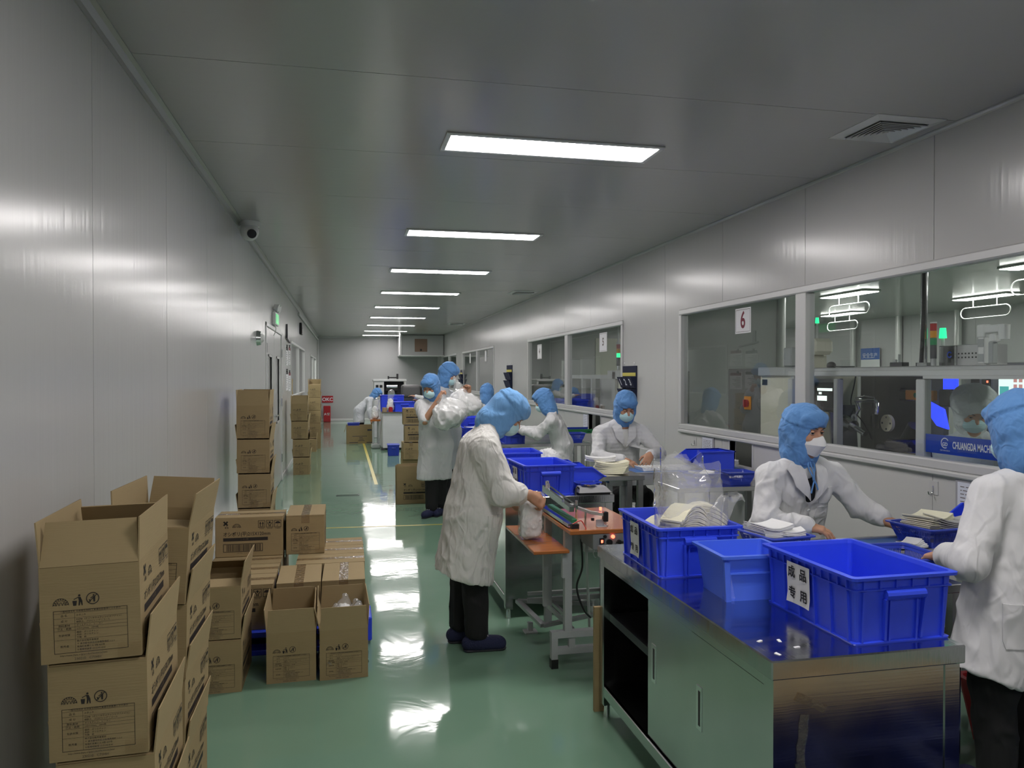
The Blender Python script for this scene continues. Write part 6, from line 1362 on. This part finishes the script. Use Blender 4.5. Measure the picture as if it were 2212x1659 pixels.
    for s in (1, -1):
        C += [cone(che + side * s * .075, wst + side * s * .07, cr, cr + .004, k=.07), cone(wst + side * s * .07, pel + side * s * .075, cr + .004, prr, k=.06), cone(pel + side * s * .075, hem + side * s * hw, prr, hr, k=.06)]
        C += [cone(nk + side * s * .03, g['shL' if s > 0 else 'shR'], .050, .062, k=.05)]
    C += [cone(che, nk, .09, .062, k=.05)]
    for sh, el, wr, cf in (('shL', 'elL', 'wrL', cuffs[0]), ('shR', 'elR', 'wrR', cuffs[1])):
        e, w_ = g[el], g[wr]
        if cf > 0: C += [cone(g[sh], e, sv, sv - .006, k=.035), cone(e, e + (w_ - e) * cf, sv - .006, sv - .019, k=.025)]
        else: C += [cone(g[sh], e + (g[sh] - e) * (-cf), .066, .066, k=.035)]
    C.append(cut(J.get('cutp', hem), J.get('cutn', (0, 0, -1))))
    if shirt is not None:   # open neck in front
        fc = nrm(np.cross(side, nk - che)); fc = fc if np.dot(fc, J.get('front', hf)) > 0 else -fc
        C.append(cone(nk + fc * .070 + V3(0, 0, .03), che + fc * (cr + .012) + (che - nk) * .05, .062, .020, k=.010, s=-1))
        S = [cone(che + side * .05, che - side * .05, cr - .010, cr - .010, k=.03), cone(che, nk + V3(0, 0, -.01), cr - .012, .060, k=.05)]
        so = sdf_obj('shirt', S, h, shirt, t, base)
        if shirt is M_SHIRTB: sdf_obj('white_collar', [cone(nk - (nk - che) * .12, nk + V3(0, 0, .02), .066, .060, k=.01), cone(nk - (nk - che) * .25 + fc * .03, nk - (nk - che) * .1 + fc * .02, .05, .05, k=.02)], h, M_SHIRTW, so, base)
    co = sdf_obj('coat', C, hc, coat, t, base, folds((9, 9, 5.5), fold, seed))
    if collar:
        for s in (1, -1):
            a = nk + side * s * .062 + fc * .02 + V3(0, 0, .035); a2 = nk + side * s * .035 + fc * .075 + V3(0, 0, .0); b_ = che + fc * (cr + .012) + side * s * .010 + V3(0, 0, -.01); c_ = che * .55 + nk * .45 + fc * (cr + .002) + side * s * .095; d_ = nk + side * s * .115 + fc * .045 + V3(0, 0, -.012); n1 = che * .6 + nk * .4 + fc * (cr + .010) + side * s * .072
            P = [[a, d_], [a2, (d_ + c_) / 2 + fc * .006 + V3(0, 0, .008)], [(a2 + b_) / 2 + fc * .02, c_], [b_, n1 * .35 + b_ * .65 + fc * .006]]
            P = [[tuple(x - base + fc * .008) for x in r_] for r_ in P]; Q = [[tuple(np.array(x) + fc * .005) for x in r_] for r_ in P]
            MB().grid(P).grid([r_[::-1] for r_ in Q]).build('lapel', coat, co)
    bvh = BVHTree.FromPolygons([v.co for v in co.data.vertices], [tuple(q.vertices) for q in co.data.polygons]) if pockets else None
    for (o, u_, v_, nn, wd, ht) in pockets:   # world centre, sideways and upward directions, outward normal, width, height
        o, u_, v_, nn = V3(*o) - base, nrm(u_), nrm(v_), nrm(nn); P = []
        for i in range(7):
            row = []
            for j in range(6):
                rr_ = 1 - (.16 if i == 0 and j in (0, 5) else 0); q_ = o + u_ * wd * (j / 5 - .5) * rr_ + v_ * ht * (i / 6 - .5)
                hit = bvh.ray_cast(Vector(q_ + nn * .3), Vector(-nn), .6)[0]; q_ = np.array(hit) if hit is not None else q_
                row.append(tuple(q_ + nn * (.0045 + .003 * (i == 6))))
            P.append(row)
        E_ = [[tuple(np.array(x) - nn * .012) for x in r_] for r_ in P]
        mb = MB().grid(P); mb.grid([P[0][::-1], E_[0][::-1]][::-1], sm=False); mb.grid([P[-1], E_[-1]][::-1], sm=False); mb.grid([[r_[0] for r_ in P], [r_[0] for r_ in E_]], sm=False); mb.grid([[r_[-1] for r_ in P][::-1], [r_[-1] for r_ in E_][::-1]], sm=False)
        mb.build('pocket', coat, co)
    if buttons:
        fc2 = nrm(np.cross(side, che - pel)); fc2 = fc2 if np.dot(fc2, J.get('front', hf)) > 0 else -fc2
        for q in (.80, .48, .16):
            o = pel + (che - pel) * q + fc2 * (cr + .016) - base; MB().cyl(tuple(o), tuple(o + fc2 * .006), .008, n=12).build('button', M_PLASTW, co)
    # ---- hood
    q = hood_sc
    D = [ell(H(0, -.012, .048), V3(.091, .114, .106) * hs * q, HR, k=.03), cone(H(0, -.03, .0), H(0, -.025, -.10), .096 * hs * q, .078 * hs, k=.04), cone(H(0, -.025, -.09), nk + V3(0, 0, .012), .080 * hs, .074, k=.04), cone(H(.05, .02, -.04), H(.035, .03, -.10), .045 * hs, .04 * hs, k=.03), cone(H(-.05, .02, -.04), H(-.035, .03, -.10), .045 * hs, .04 * hs, k=.03),
         ell(H(0, .068, .092), V3(.070, .034, .028) * hs * q, HR, k=.025)]
    if hood_extra: D += hood_extra(H)
    D += [ell(H(0, .14, -.030), V3(.073, .108, .096) * hs, HR, k=.006, s=-1)]
    fo = folds((10, 10, 7), .010, seed + 5)
    def hdisp(V):
        zl = ((V + base - hd) @ hu) / hs + .18 * ((V + base - hd) @ hf) / hs; return fo(V) + .0065 * np.clip((zl - .052) / .008, 0, 1) - .003 * np.exp(-((zl - .050) / .006) ** 2)
    sdf_obj('hood', D, min(hc, .0075), hood, t, base, hdisp)
    # ---- mask
    if mask_kind == 'pleated':
        MK = [ell(H(0, .062, -.050), V3(.066, .060, .054) * hs, HR, k=.01), ell(H(0, .085, -.030), V3(.035, .038, .034) * hs, HR, k=.03), cut(H(0, .0, -.004), hu * 1.0 - hf * .12), cut(H(0, .02, 0), -hf)]
        sdf_obj('face_mask', MK, h, mask, t, base)
    else:
        rows = [((.070, .030, -.020), (.040, .091, -.008), (0, .122, .010)), ((.071, .026, -.030), (.045, .098, -.022), (0, .134, -.014)), ((.071, .022, -.042), (.048, .104, -.038), (0, .139, -.040)), ((.068, .022, -.056), (.042, .092, -.064), (0, .116, -.070)), ((.060, .024, -.072), (.034, .076, -.092), (0, .094, -.104))]
        G = []
        for (e, m_, c_) in rows:
            row = []
            for i in range(13):
                u = -1 + i / 6; au = abs(u); sg = 1 if u >= 0 else -1
                L0 = 1 if au < 0 else (au - .55) * (au - 1) / .55; q0 = L0; q1 = au * (au - 1) / (.55 * (.55 - 1)); q2 = au * (au - .55) / (1 - .55)
                row.append([sg * (m_[0] * q1 + e[0] * q2), c_[1] * q0 + m_[1] * q1 + e[1] * q2, c_[2] * q0 + m_[2] * q1 + e[2] * q2])
            G.append(row)
        O = [[tuple(H(*x) - base) for x in r_] for r_ in G]; I_ = [[tuple(H(x[0], x[1] - .006, x[2]) - base) for x in r_] for r_ in G]
        mb = MB(); mb.grid(O[:3]); mb.grid(O[2:]); mb.grid([r_[::-1] for r_ in I_]); mb.grid([O[0], I_[0]][::-1], sm=False); mb.grid([O[-1], I_[-1]], sm=False)
        mb.build('face_mask', mask, t)
    # ---- eyes and brows
    for s in (1, -1):
        c = H(s * .033, .0825, .020) - base; M_ = Matrix(HR.tolist()).to_4x4(); r_ = .0125 * hs; mb = MB(); n = 10; P = []
        for i in range(9):
            th = PI * i / 16; P.append([(r_ * math.sin(th) * math.cos(2 * PI * j / n), r_ * math.cos(th), r_ * math.sin(th) * math.sin(2 * PI * j / n)) for j in range(n)])
        mb.grid(P[:4], 1, closed=True).grid(P[3:], 0, closed=True); look = J.get('look')
        Ml = M_
        if look is not None:
            lf = nrm(look); lu = nrm(hu - lf * np.dot(hu, lf)); Ml = Matrix(np.stack([np.cross(lf, lu), lf, lu], 1).tolist()).to_4x4()
        mb.xform(Matrix.Translation(tuple(c)) @ Ml); mb.build('eye', [M_EYEW, M_EYED], t)
        lm = MB(); op = math.radians(J.get('lid', 12)); rl = r_ * 1.10; GP = [[(rl * math.cos(e_) * math.cos(a_), rl * math.cos(e_) * math.sin(a_), rl * math.sin(e_)) for a_ in [PI * (i / 12) for i in range(13)]] for e_ in [op + (PI / 2 - op) * q_ / 5 for q_ in range(6)]]
        lm.grid(GP); op2 = math.radians(-30); GP = [[(rl * math.cos(e_) * math.cos(a_), rl * math.cos(e_) * math.sin(a_), rl * math.sin(e_)) for a_ in [PI * (i / 12) for i in range(13)]] for e_ in [-PI / 2 + (PI / 2 + op2) * q_ / 4 for q_ in range(5)]]
        lm.grid(GP); lm.xform(Matrix.Translation(tuple(c)) @ M_); lm.build('eyelid', M_SKIN, t)
        pts = [tuple(H(s * (.016 + .036 * i / 4), .103 - .018 * (i / 4) ** 2, .040 + .006 * math.sin(PI * i / 4)) - base) for i in range(5)]; MB().tube(pts, [.0016, .0026, .0028, .0022, .0010], n=6).build('eyebrow', M_BROW, t)
        lid = [tuple(np.array(Matrix.Translation(tuple(c)) @ M_ @ Vector((rl * 1.03 * math.cos(op) * math.cos(a_), rl * 1.03 * math.cos(op) * math.sin(a_), rl * 1.03 * math.sin(op))))) for a_ in [PI * (.12 + .76 * i / 6) for i in range(7)]]; MB().tube(lid, [.0006, .0010, .0012, .0013, .0012, .0010, .0006], n=5).build('eyelash', M_EYED, t)
    if ties:
        for s, L_ in ((1, .165), (-1, .15), (.3, .10)):
            p0 = H(s * .012, .052, -.125) - base; fr = np.array(J.get('front', hf), float); pts = [tuple(p0 + fr * (.008 + .035 * math.sin(i / 6 * PI * .5)) + hx * s * .012 * math.sin(i * 1.3) - V3(0, 0, L_ * i / 6)) for i in range(7)]; MB().tube(pts, .0042, n=6).build('hood_tie', M_HOOD, t)
        MB().tube([tuple(H(.012 * math.cos(a), .064 + .006 * math.sin(a), -.125) - base) for a in [2 * PI * i / 8 for i in range(8)]], .006, n=6, closed=True).build('tie_knot', M_HOOD, t)
    return t
ND = (0, 0, -1)
# 1: the bending worker at the sealing stand
def drape(H): return [cone(H(0, .02, .05), H(0, -.01, -.11), .082, .074, k=.05), cone(H(0, -.05, .05), H(0, -.05, -.08), .055, .055, k=.05)]
P1 = dict(pelvis=(.735, 4.47, .80), chest=(.775, 4.44, 1.165), neck=(.825, 4.44, 1.315), head=(.925, 4.43, 1.378), hf=(.72, -.12, -.68), hu=(.68, 0, .74), front=(.95, 0, -.3),
          shR=(.775, 4.275, 1.19), elR=(.865, 4.225, .945), wrR=(1.02, 4.21, .925), handR=(.75, .12, -.55), handRn=(-.3, .8, -.35), curlR=(.9, 1.1), shL=(.80, 4.605, 1.19), elL=(.865, 4.62, .94), wrL=(1.00, 4.43, .83), handL=(.6, -.5, -.3), handLn=(.2, -.4, -.8), curlL=(.7, .9),
          hem=(.662, 4.46, .36), cutp=(.665, 4.46, .44), hw=.06, hr=.172, cutn=(-.33, 0, -1), waist=V3(.0, 0, 0), chestr=.120, pelr=.152, slv=.084, knL=(.70, 4.57, .45), anL=(.675, 4.575, .10), toeL=(1, .1, 0), knR=(.735, 4.40, .45), anR=(.745, 4.405, .10), toeR=(1, -.05, 0))
p1 = person('worker in translucent white coat bending over the sealing stand, light blue draped hood', (.71, 4.48, 0), P1, M_COATW, M_HOODL, M_MASK, h=.0052, hc=.008, hood_extra=drape, pockets=(((.845, 4.24, .715), (1, 0, 0), (-.05, 0, 1), (.15, -1, 0), .12, .20),), hood_sc=.90, seed=1, fold=.014, cuffs=(.55, .50), head_sc=.97)
# 2: the worker carrying bags, face turned down
P2 = dict(lid=-15, pelvis=(1.02, 8.80, .82), chest=(.98, 8.76, 1.17), neck=(.965, 8.74, 1.32), head=(.945, 8.68, 1.475), hf=(-.42, -.78, -.42), front=(-.4, -.9, 0),
          shR=(.835, 8.70, 1.265), elR=(.865, 8.54, 1.10), wrR=(1.01, 8.47, 1.345), handR=(.4, 0, .9), handRn=(.8, .1, -.4), curlR=(1.0, 1.2), shL=(1.13, 8.80, 1.26), elL=(1.22, 8.62, 1.08), wrL=(1.16, 8.40, 1.12), handL=(-.5, -.4, .3), handLn=(0, 1, .2),
          hem=(1.0, 8.80, .42), hw=.085, hr=.125, knL=(1.08, 8.80, .45), anL=(1.08, 8.82, .09), toeL=(-.5, -.85, 0), knR=(.97, 8.76, .45), anR=(.96, 8.74, .09), toeR=(-.65, -.75, 0))
person('worker with bare forearm carrying a big towel bag, pale blue mask', (1.0, 8.78, 0), P2, M_COAT, M_HOOD, M_MASK, h=.009, hc=.014, seed=2, cuffs=(.9, -.12))
# 3: the taller worker behind
P3 = dict(pelvis=(1.24, 9.36, .92), chest=(1.18, 9.34, 1.28), neck=(1.165, 9.33, 1.44), head=(1.225, 9.30, 1.615), hf=(.80, -.35, -.48), front=(.85, -.5, 0),
          shR=(1.10, 9.17, 1.35), elR=(1.22, 9.02, 1.16), wrR=(1.36, 9.0, 1.36), handR=(.2, 0, .9), handRn=(-.7, .5, 0), curlR=(1.25, 1.35), shL=(1.27, 9.50, 1.35), elL=(1.42, 9.36, 1.16), wrL=(1.45, 9.14, 1.40), handL=(0, -.3, .9), handLn=(-.7, -.5, 0), curlL=(1.25, 1.35),
          hem=(1.26, 9.36, .48), hw=.09, hr=.125, knL=(1.30, 9.44, .46), anL=(1.30, 9.46, .09), toeL=(.8, -.5, 0), knR=(1.24, 9.28, .46), anR=(1.24, 9.28, .09), toeR=(.8, -.5, 0))
person('taller worker behind, head bowed over the towel bag, blue hood', (1.25, 9.36, 0), P3, M_COATG, M_HOOD, M_MASK, h=.010, hc=.015, seed=3)
for k, (lab, loc, pr) in enumerate([('big clear bag of white towels in the arms of the carrying worker', (1.10, 8.40, 1.16), [ell((0, 0, .02), (.16, .13, .14)), ell((.09, .02, .06), (.13, .12, .13), k=.03), cone((-.05, 0, -.05), (.02, 0, .1), .10, .10)]),
                                    ('big clear bag of white towels hanging from the taller worker', (1.37, 8.78, 1.27), [ell((0, 0, 0), (.155, .12, .12)), ell((-.08, 0, .03), (.11, .12, .13), k=.03), ell((.08, 0, -.02), (.10, .10, .09), k=.03)])]):
    t = thing('towel_bag', lab, 'bag', loc, group='big towel bags in arms'); sdf_obj('towels', pr, .013, M_NAPKIN, t, disp=folds((10, 10, 10), .03, 20 + k, 1.0))
    pr2 = [(p[0], p[1], p[2] * 1.05, *p[3:]) if p[0] == 'e' else p for p in pr] + ([cone((-.06, .05, .12), (-.10, .25, .30), .06, .02, k=.05)] if k else [cone((-.05, -.02, .10), (-.06, .04, .22), .06, .02, k=.05)])
    sdf_obj('film', pr2, .014, M_FILMW, t, disp=folds((10, 10, 10), .028, 22 + k, 1.0))
# 4: seen from behind, farther
def seated(x, y, zs, fr, lab):
    t = thing('work_stool', lab, 'stool', (x, y, 0), group='stools of the seated workers'); MB().cyl((0, 0, zs - .05), (0, 0, zs), .16, n=20).build('seat', M_BLACK, t)
    for k in range(4): MB().cyl((.09 * math.cos(PI / 4 + k * PI / 2), .09 * math.sin(PI / 4 + k * PI / 2), zs - .05), (.17 * math.cos(PI / 4 + k * PI / 2), .17 * math.sin(PI / 4 + k * PI / 2), 0), .012, n=8).build('leg', M_CHROME, t)
    MB().tube([(.14 * math.cos(a), .14 * math.sin(a), .22) for a in [2 * PI * i / 16 for i in range(16)]], .008, n=6, closed=True).build('ring', M_CHROME, t)
seated(2.10, 11.45, .50, 0, 'black stool under the worker seen from behind'); seated(2.46, 8.66, .50, 0, 'black stool under the sideways worker'); seated(2.48, 6.80, .50, 0, 'black stool under the worker facing the camera')
P4 = dict(pelvis=(2.10, 11.45, .64), chest=(2.10, 11.5, 1.02), neck=(2.11, 11.52, 1.17), head=(2.125, 11.58, 1.325), hf=(.35, .88, -.32), front=(.3, .95, 0), shL=(1.92, 11.55, 1.09), elL=(1.90, 11.74, .90), wrL=(2.02, 11.95, .90), shR=(2.29, 11.45, 1.09), elR=(2.38, 11.63, .90), wrR=(2.28, 11.88, .90),
          hem=(2.10, 11.45, .42), hw=.11, hr=.15, knL=(2.05, 11.85, .52), anL=(2.05, 11.8, .09), toeL=(.2, 1, 0), knR=(2.25, 11.82, .52), anR=(2.25, 11.78, .09), toeR=(.2, 1, 0))
person('worker seen from behind beyond the towel bags, blue hood tied', (2.10, 11.45, 0), P4, M_COAT, M_HOOD, h=.012, hc=.016, seed=4, head_sc=1.05)
# 5: seated sideways
P5 = dict(pelvis=(2.46, 8.66, .62), chest=(2.395, 8.62, 1.01), neck=(2.345, 8.62, 1.155), head=(2.265, 8.66, 1.305), hf=(-.74, .50, -.45), front=(-.85, .5, 0), shL=(2.30, 8.45, 1.085), elL=(2.16, 8.55, .93), wrL=(2.02, 8.80, .965), handL=(-.7, .6, .2), handLn=(.1, .2, -1), shR=(2.45, 8.80, 1.085), elR=(2.28, 8.94, .93), wrR=(2.07, 9.05, .955), handR=(-.8, .3, .1), handRn=(0, 0, -1),
          hem=(2.46, 8.66, .44), hw=.10, hr=.15, waist=V3(.05, .0, 0), knL=(2.10, 8.72, .53), anL=(2.12, 8.70, .09), toeL=(-.9, .4, 0), knR=(2.18, 8.92, .53), anR=(2.2, 8.90, .09), toeR=(-.9, .4, 0))
person('seated worker turned sideways reaching over a blue crate, blue hood', (2.44, 8.66, 0), P5, M_COAT, M_HOOD, h=.0075, hc=.0115, seed=15, fold=.018, head_sc=1.0)
# 6: seated, facing the camera
P6 = dict(lid=-28, pelvis=(2.48, 6.82, .62), chest=(2.475, 6.70, 1.005), neck=(2.48, 6.66, 1.165), head=(2.485, 6.59, 1.315), hf=(-.04, -.86, -.50), front=(0, -1, 0), look=(-.05, -.7, -.72), shR=(2.275, 6.69, 1.075), elR=(2.20, 6.52, .885), wrR=(2.35, 6.27, .872), handR=(.6, -.6, -.25), handRn=(.2, .1, -1), shL=(2.685, 6.69, 1.075), elL=(2.775, 6.50, .895), wrL=(2.585, 6.25, .915), handL=(-.55, -.55, -.55), handLn=(-.4, .2, -.8), curlL=(.35, .5),
          hem=(2.48, 6.80, .44), hw=.12, hr=.15, chestr=.112, knL=(2.60, 6.42, .53), anL=(2.60, 6.46, .09), toeL=(0, -1, 0), knR=(2.36, 6.42, .53), anR=(2.36, 6.46, .09), toeR=(0, -1, 0))
person('seated worker facing the camera with striped white coat and pale blue mask, eyes down', (2.48, 6.80, 0), P6, M_COATS, M_HOOD, M_MASK, h=.0062, hc=.008, shirt=M_SHIRTW, collar=True, seed=6, ties=False, head_sc=1.0, fold=.011, pockets=(((2.575, 6.5, .955), (1, 0, 0), (0, .2, 1), (.2, -1, 0), .085, .075),))
# 7: standing behind the near conveyor, white mask
P7 = dict(lid=14, pelvis=(2.33, 3.74, .76), chest=(2.325, 3.62, 1.01), neck=(2.305, 3.57, 1.155), head=(2.305, 3.545, 1.305), hf=(.26, -.955, -.13), front=(.12, -1, 0), look=(-.35, -.94, .0), shR=(2.145, 3.60, 1.085), elR=(2.065, 3.50, .875), wrR=(2.21, 3.40, .862), handR=(.7, -.5, -.15), handRn=(.1, .1, -1), shL=(2.515, 3.62, 1.08), elL=(2.635, 3.56, .92), wrL=(2.70, 3.43, .862), handL=(.80, -.45, -.28), handLn=(.1, .1, -1), curlL=(.45, .6),
          hem=(2.33, 3.76, .42), hw=.10, hr=.135, chestr=.102, knL=(2.42, 3.76, .45), anL=(2.42, 3.78, .09), toeL=(.1, -1, 0), knR=(2.24, 3.76, .45), anR=(2.24, 3.78, .09), toeR=(-.1, -1, 0))
person('worker in the white moulded mask looking at the camera, hands on the conveyor', (2.33, 3.76, 0), P7, M_COAT, M_HOOD, M_MASKW, h=.0045, hc=.0072, mask_kind='boat', shirt=M_SHIRTB, collar=True, seed=7, ties=True, fold=.015, pockets=(((2.435, 3.5, .985), (1, 0, 0), (0, .2, 1), (.3, -1, 0), .085, .085), ((2.435, 3.5, .895), (1, 0, 0), (0, .2, 1), (.3, -1, 0), .09, .06)), buttons=True, head_sc=1.0, cuffs=(.82, 1.06))
# 8: rightmost, back to the camera
P8 = dict(pelvis=(2.49, 2.42, .76), chest=(2.545, 2.41, 1.08), neck=(2.55, 2.41, 1.235), head=(2.525, 2.46, 1.385), hf=(.10, .95, -.28), front=(-.15, 1, 0), shL=(2.36, 2.43, 1.15), elL=(2.225, 2.375, .92), wrL=(2.31, 2.58, .895), handL=(.0, .95, -.2), handLn=(.2, 0, -1), shR=(2.725, 2.40, 1.15), elR=(2.80, 2.44, .92), wrR=(2.66, 2.66, .88), handR=(-.3, .9, -.1), handRn=(0, 0, -1),
          hem=(2.43, 2.42, .35), cutp=(2.43, 2.42, .45), hw=.12, hr=.138, cutn=(-.34, 0, -1), chestr=.104, slv=.070, knL=(2.38, 2.43, .45), anL=(2.38, 2.41, .09), toeL=(-.1, 1, 0), knR=(2.55, 2.43, .45), anR=(2.55, 2.41, .09), toeR=(.1, 1, 0))
p8 = person('worker at the right edge with back to the camera, blue hood, long white coat', (2.47, 2.42, 0), P8, M_COAT, M_HOOD, pockets=(((2.33, 2.25, .70), (1, 0, 0), (0, 0, 1), (-.6, -1, 0), .12, .16),), h=.0062, hc=.008, seed=8, fold=.011, head_sc=1.04)
# 9: stooping far away
P9 = dict(pelvis=(.34, 19.35, .74), chest=(.56, 19.35, .98), neck=(.66, 19.35, 1.06), head=(.765, 19.33, 1.155), hf=(.78, -.05, -.62), hu=(.6, 0, .8), front=(.8, 0, -.5), shR=(.60, 19.17, 1.0), elR=(.58, 19.08, .76), wrR=(.62, 19.05, .56), shL=(.60, 19.53, 1.0), elL=(.66, 19.58, .76), wrL=(.68, 19.5, .56),
          hem=(.33, 19.35, .46), hw=.09, hr=.14, knL=(.38, 19.45, .46), anL=(.33, 19.45, .09), toeL=(1, 0, 0), knR=(.38, 19.25, .46), anR=(.33, 19.25, .09), toeR=(1, 0, 0))
person('small far worker stooping over the large low carton', (.35, 19.35, 0), P9, M_COATG, M_HOOD, M_MASKW, h=.014, hc=.018, seed=9)
# 10: in the machine room, white hood
P10 = dict(pelvis=(4.08, 4.35, .80), chest=(4.06, 4.32, 1.06), neck=(4.04, 4.30, 1.205), head=(4.01, 4.27, 1.365), hf=(-.40, -.75, -.50), front=(-.6, -.8, 0), shR=(3.92, 4.42, 1.12), elR=(3.86, 4.34, .95), wrR=(3.84, 4.22, .93), shL=(4.18, 4.18, 1.12), elL=(4.12, 4.06, .95), wrL=(3.98, 4.06, .93),
           hem=(4.08, 4.36, .42), hw=.09, hr=.13, knL=(4.14, 4.28, .45), anL=(4.14, 4.28, .09), toeL=(-.6, -.8, 0), knR=(4.02, 4.44, .45), anR=(4.02, 4.44, .09), toeR=(-.6, -.8, 0))
def puffy(H): return [ell(H(0, -.03, .07), (.13, .13, .10), k=.05)]
person('worker with white puffy hood inside the guarded machine behind the big window', (4.08, 4.36, 0), P10, M_COATG, M_HOODW, M_MASK, h=.008, hc=.013, seed=10, hood_extra=puffy, group='workers behind glass', head_sc=1.05)
# 11: only an arm shows
P11 = dict(pelvis=(1.98, 17.3, .80), chest=(1.90, 17.3, 1.10), neck=(1.86, 17.3, 1.24), head=(1.80, 17.28, 1.38), hf=(-.9, -.1, -.4), front=(-1, 0, 0), shR=(1.86, 17.48, 1.18), elR=(1.72, 17.5, 1.0), wrR=(1.6, 17.4, 1.05), shL=(1.86, 17.12, 1.18), elL=(1.70, 16.95, 1.10), wrL=(1.50, 16.90, 1.15),
           hem=(2.0, 17.3, .45), hw=.09, hr=.13, knL=(1.98, 17.2, .45), anL=(2.0, 17.2, .09), toeL=(-1, 0, 0), knR=(1.98, 17.4, .45), anR=(2.0, 17.4, .09), toeR=(-1, 0, 0))
person('far worker hidden behind the carrying worker, only an arm reaching over the table', (1.99, 17.3, 0), P11, M_COAT, M_HOOD, h=.016, hc=.02, seed=11)
# striped yoke on the facing worker is in the cloth; a leaning board behind the foreground cabinet
t = thing('cardboard_sheet', 'narrow brown board standing at the far end of the foreground cabinet', 'board', (1.17, 3.50, 0)); MB().hexa([(-.012, -.02, 0), (.05, -.02, 0), (.05, 0, 0), (-.012, 0, 0)], [(-.012, -.02, .50), (.05, -.02, .50), (.05, 0, .50), (-.012, 0, .50)]).build('board', M_CARD, t)
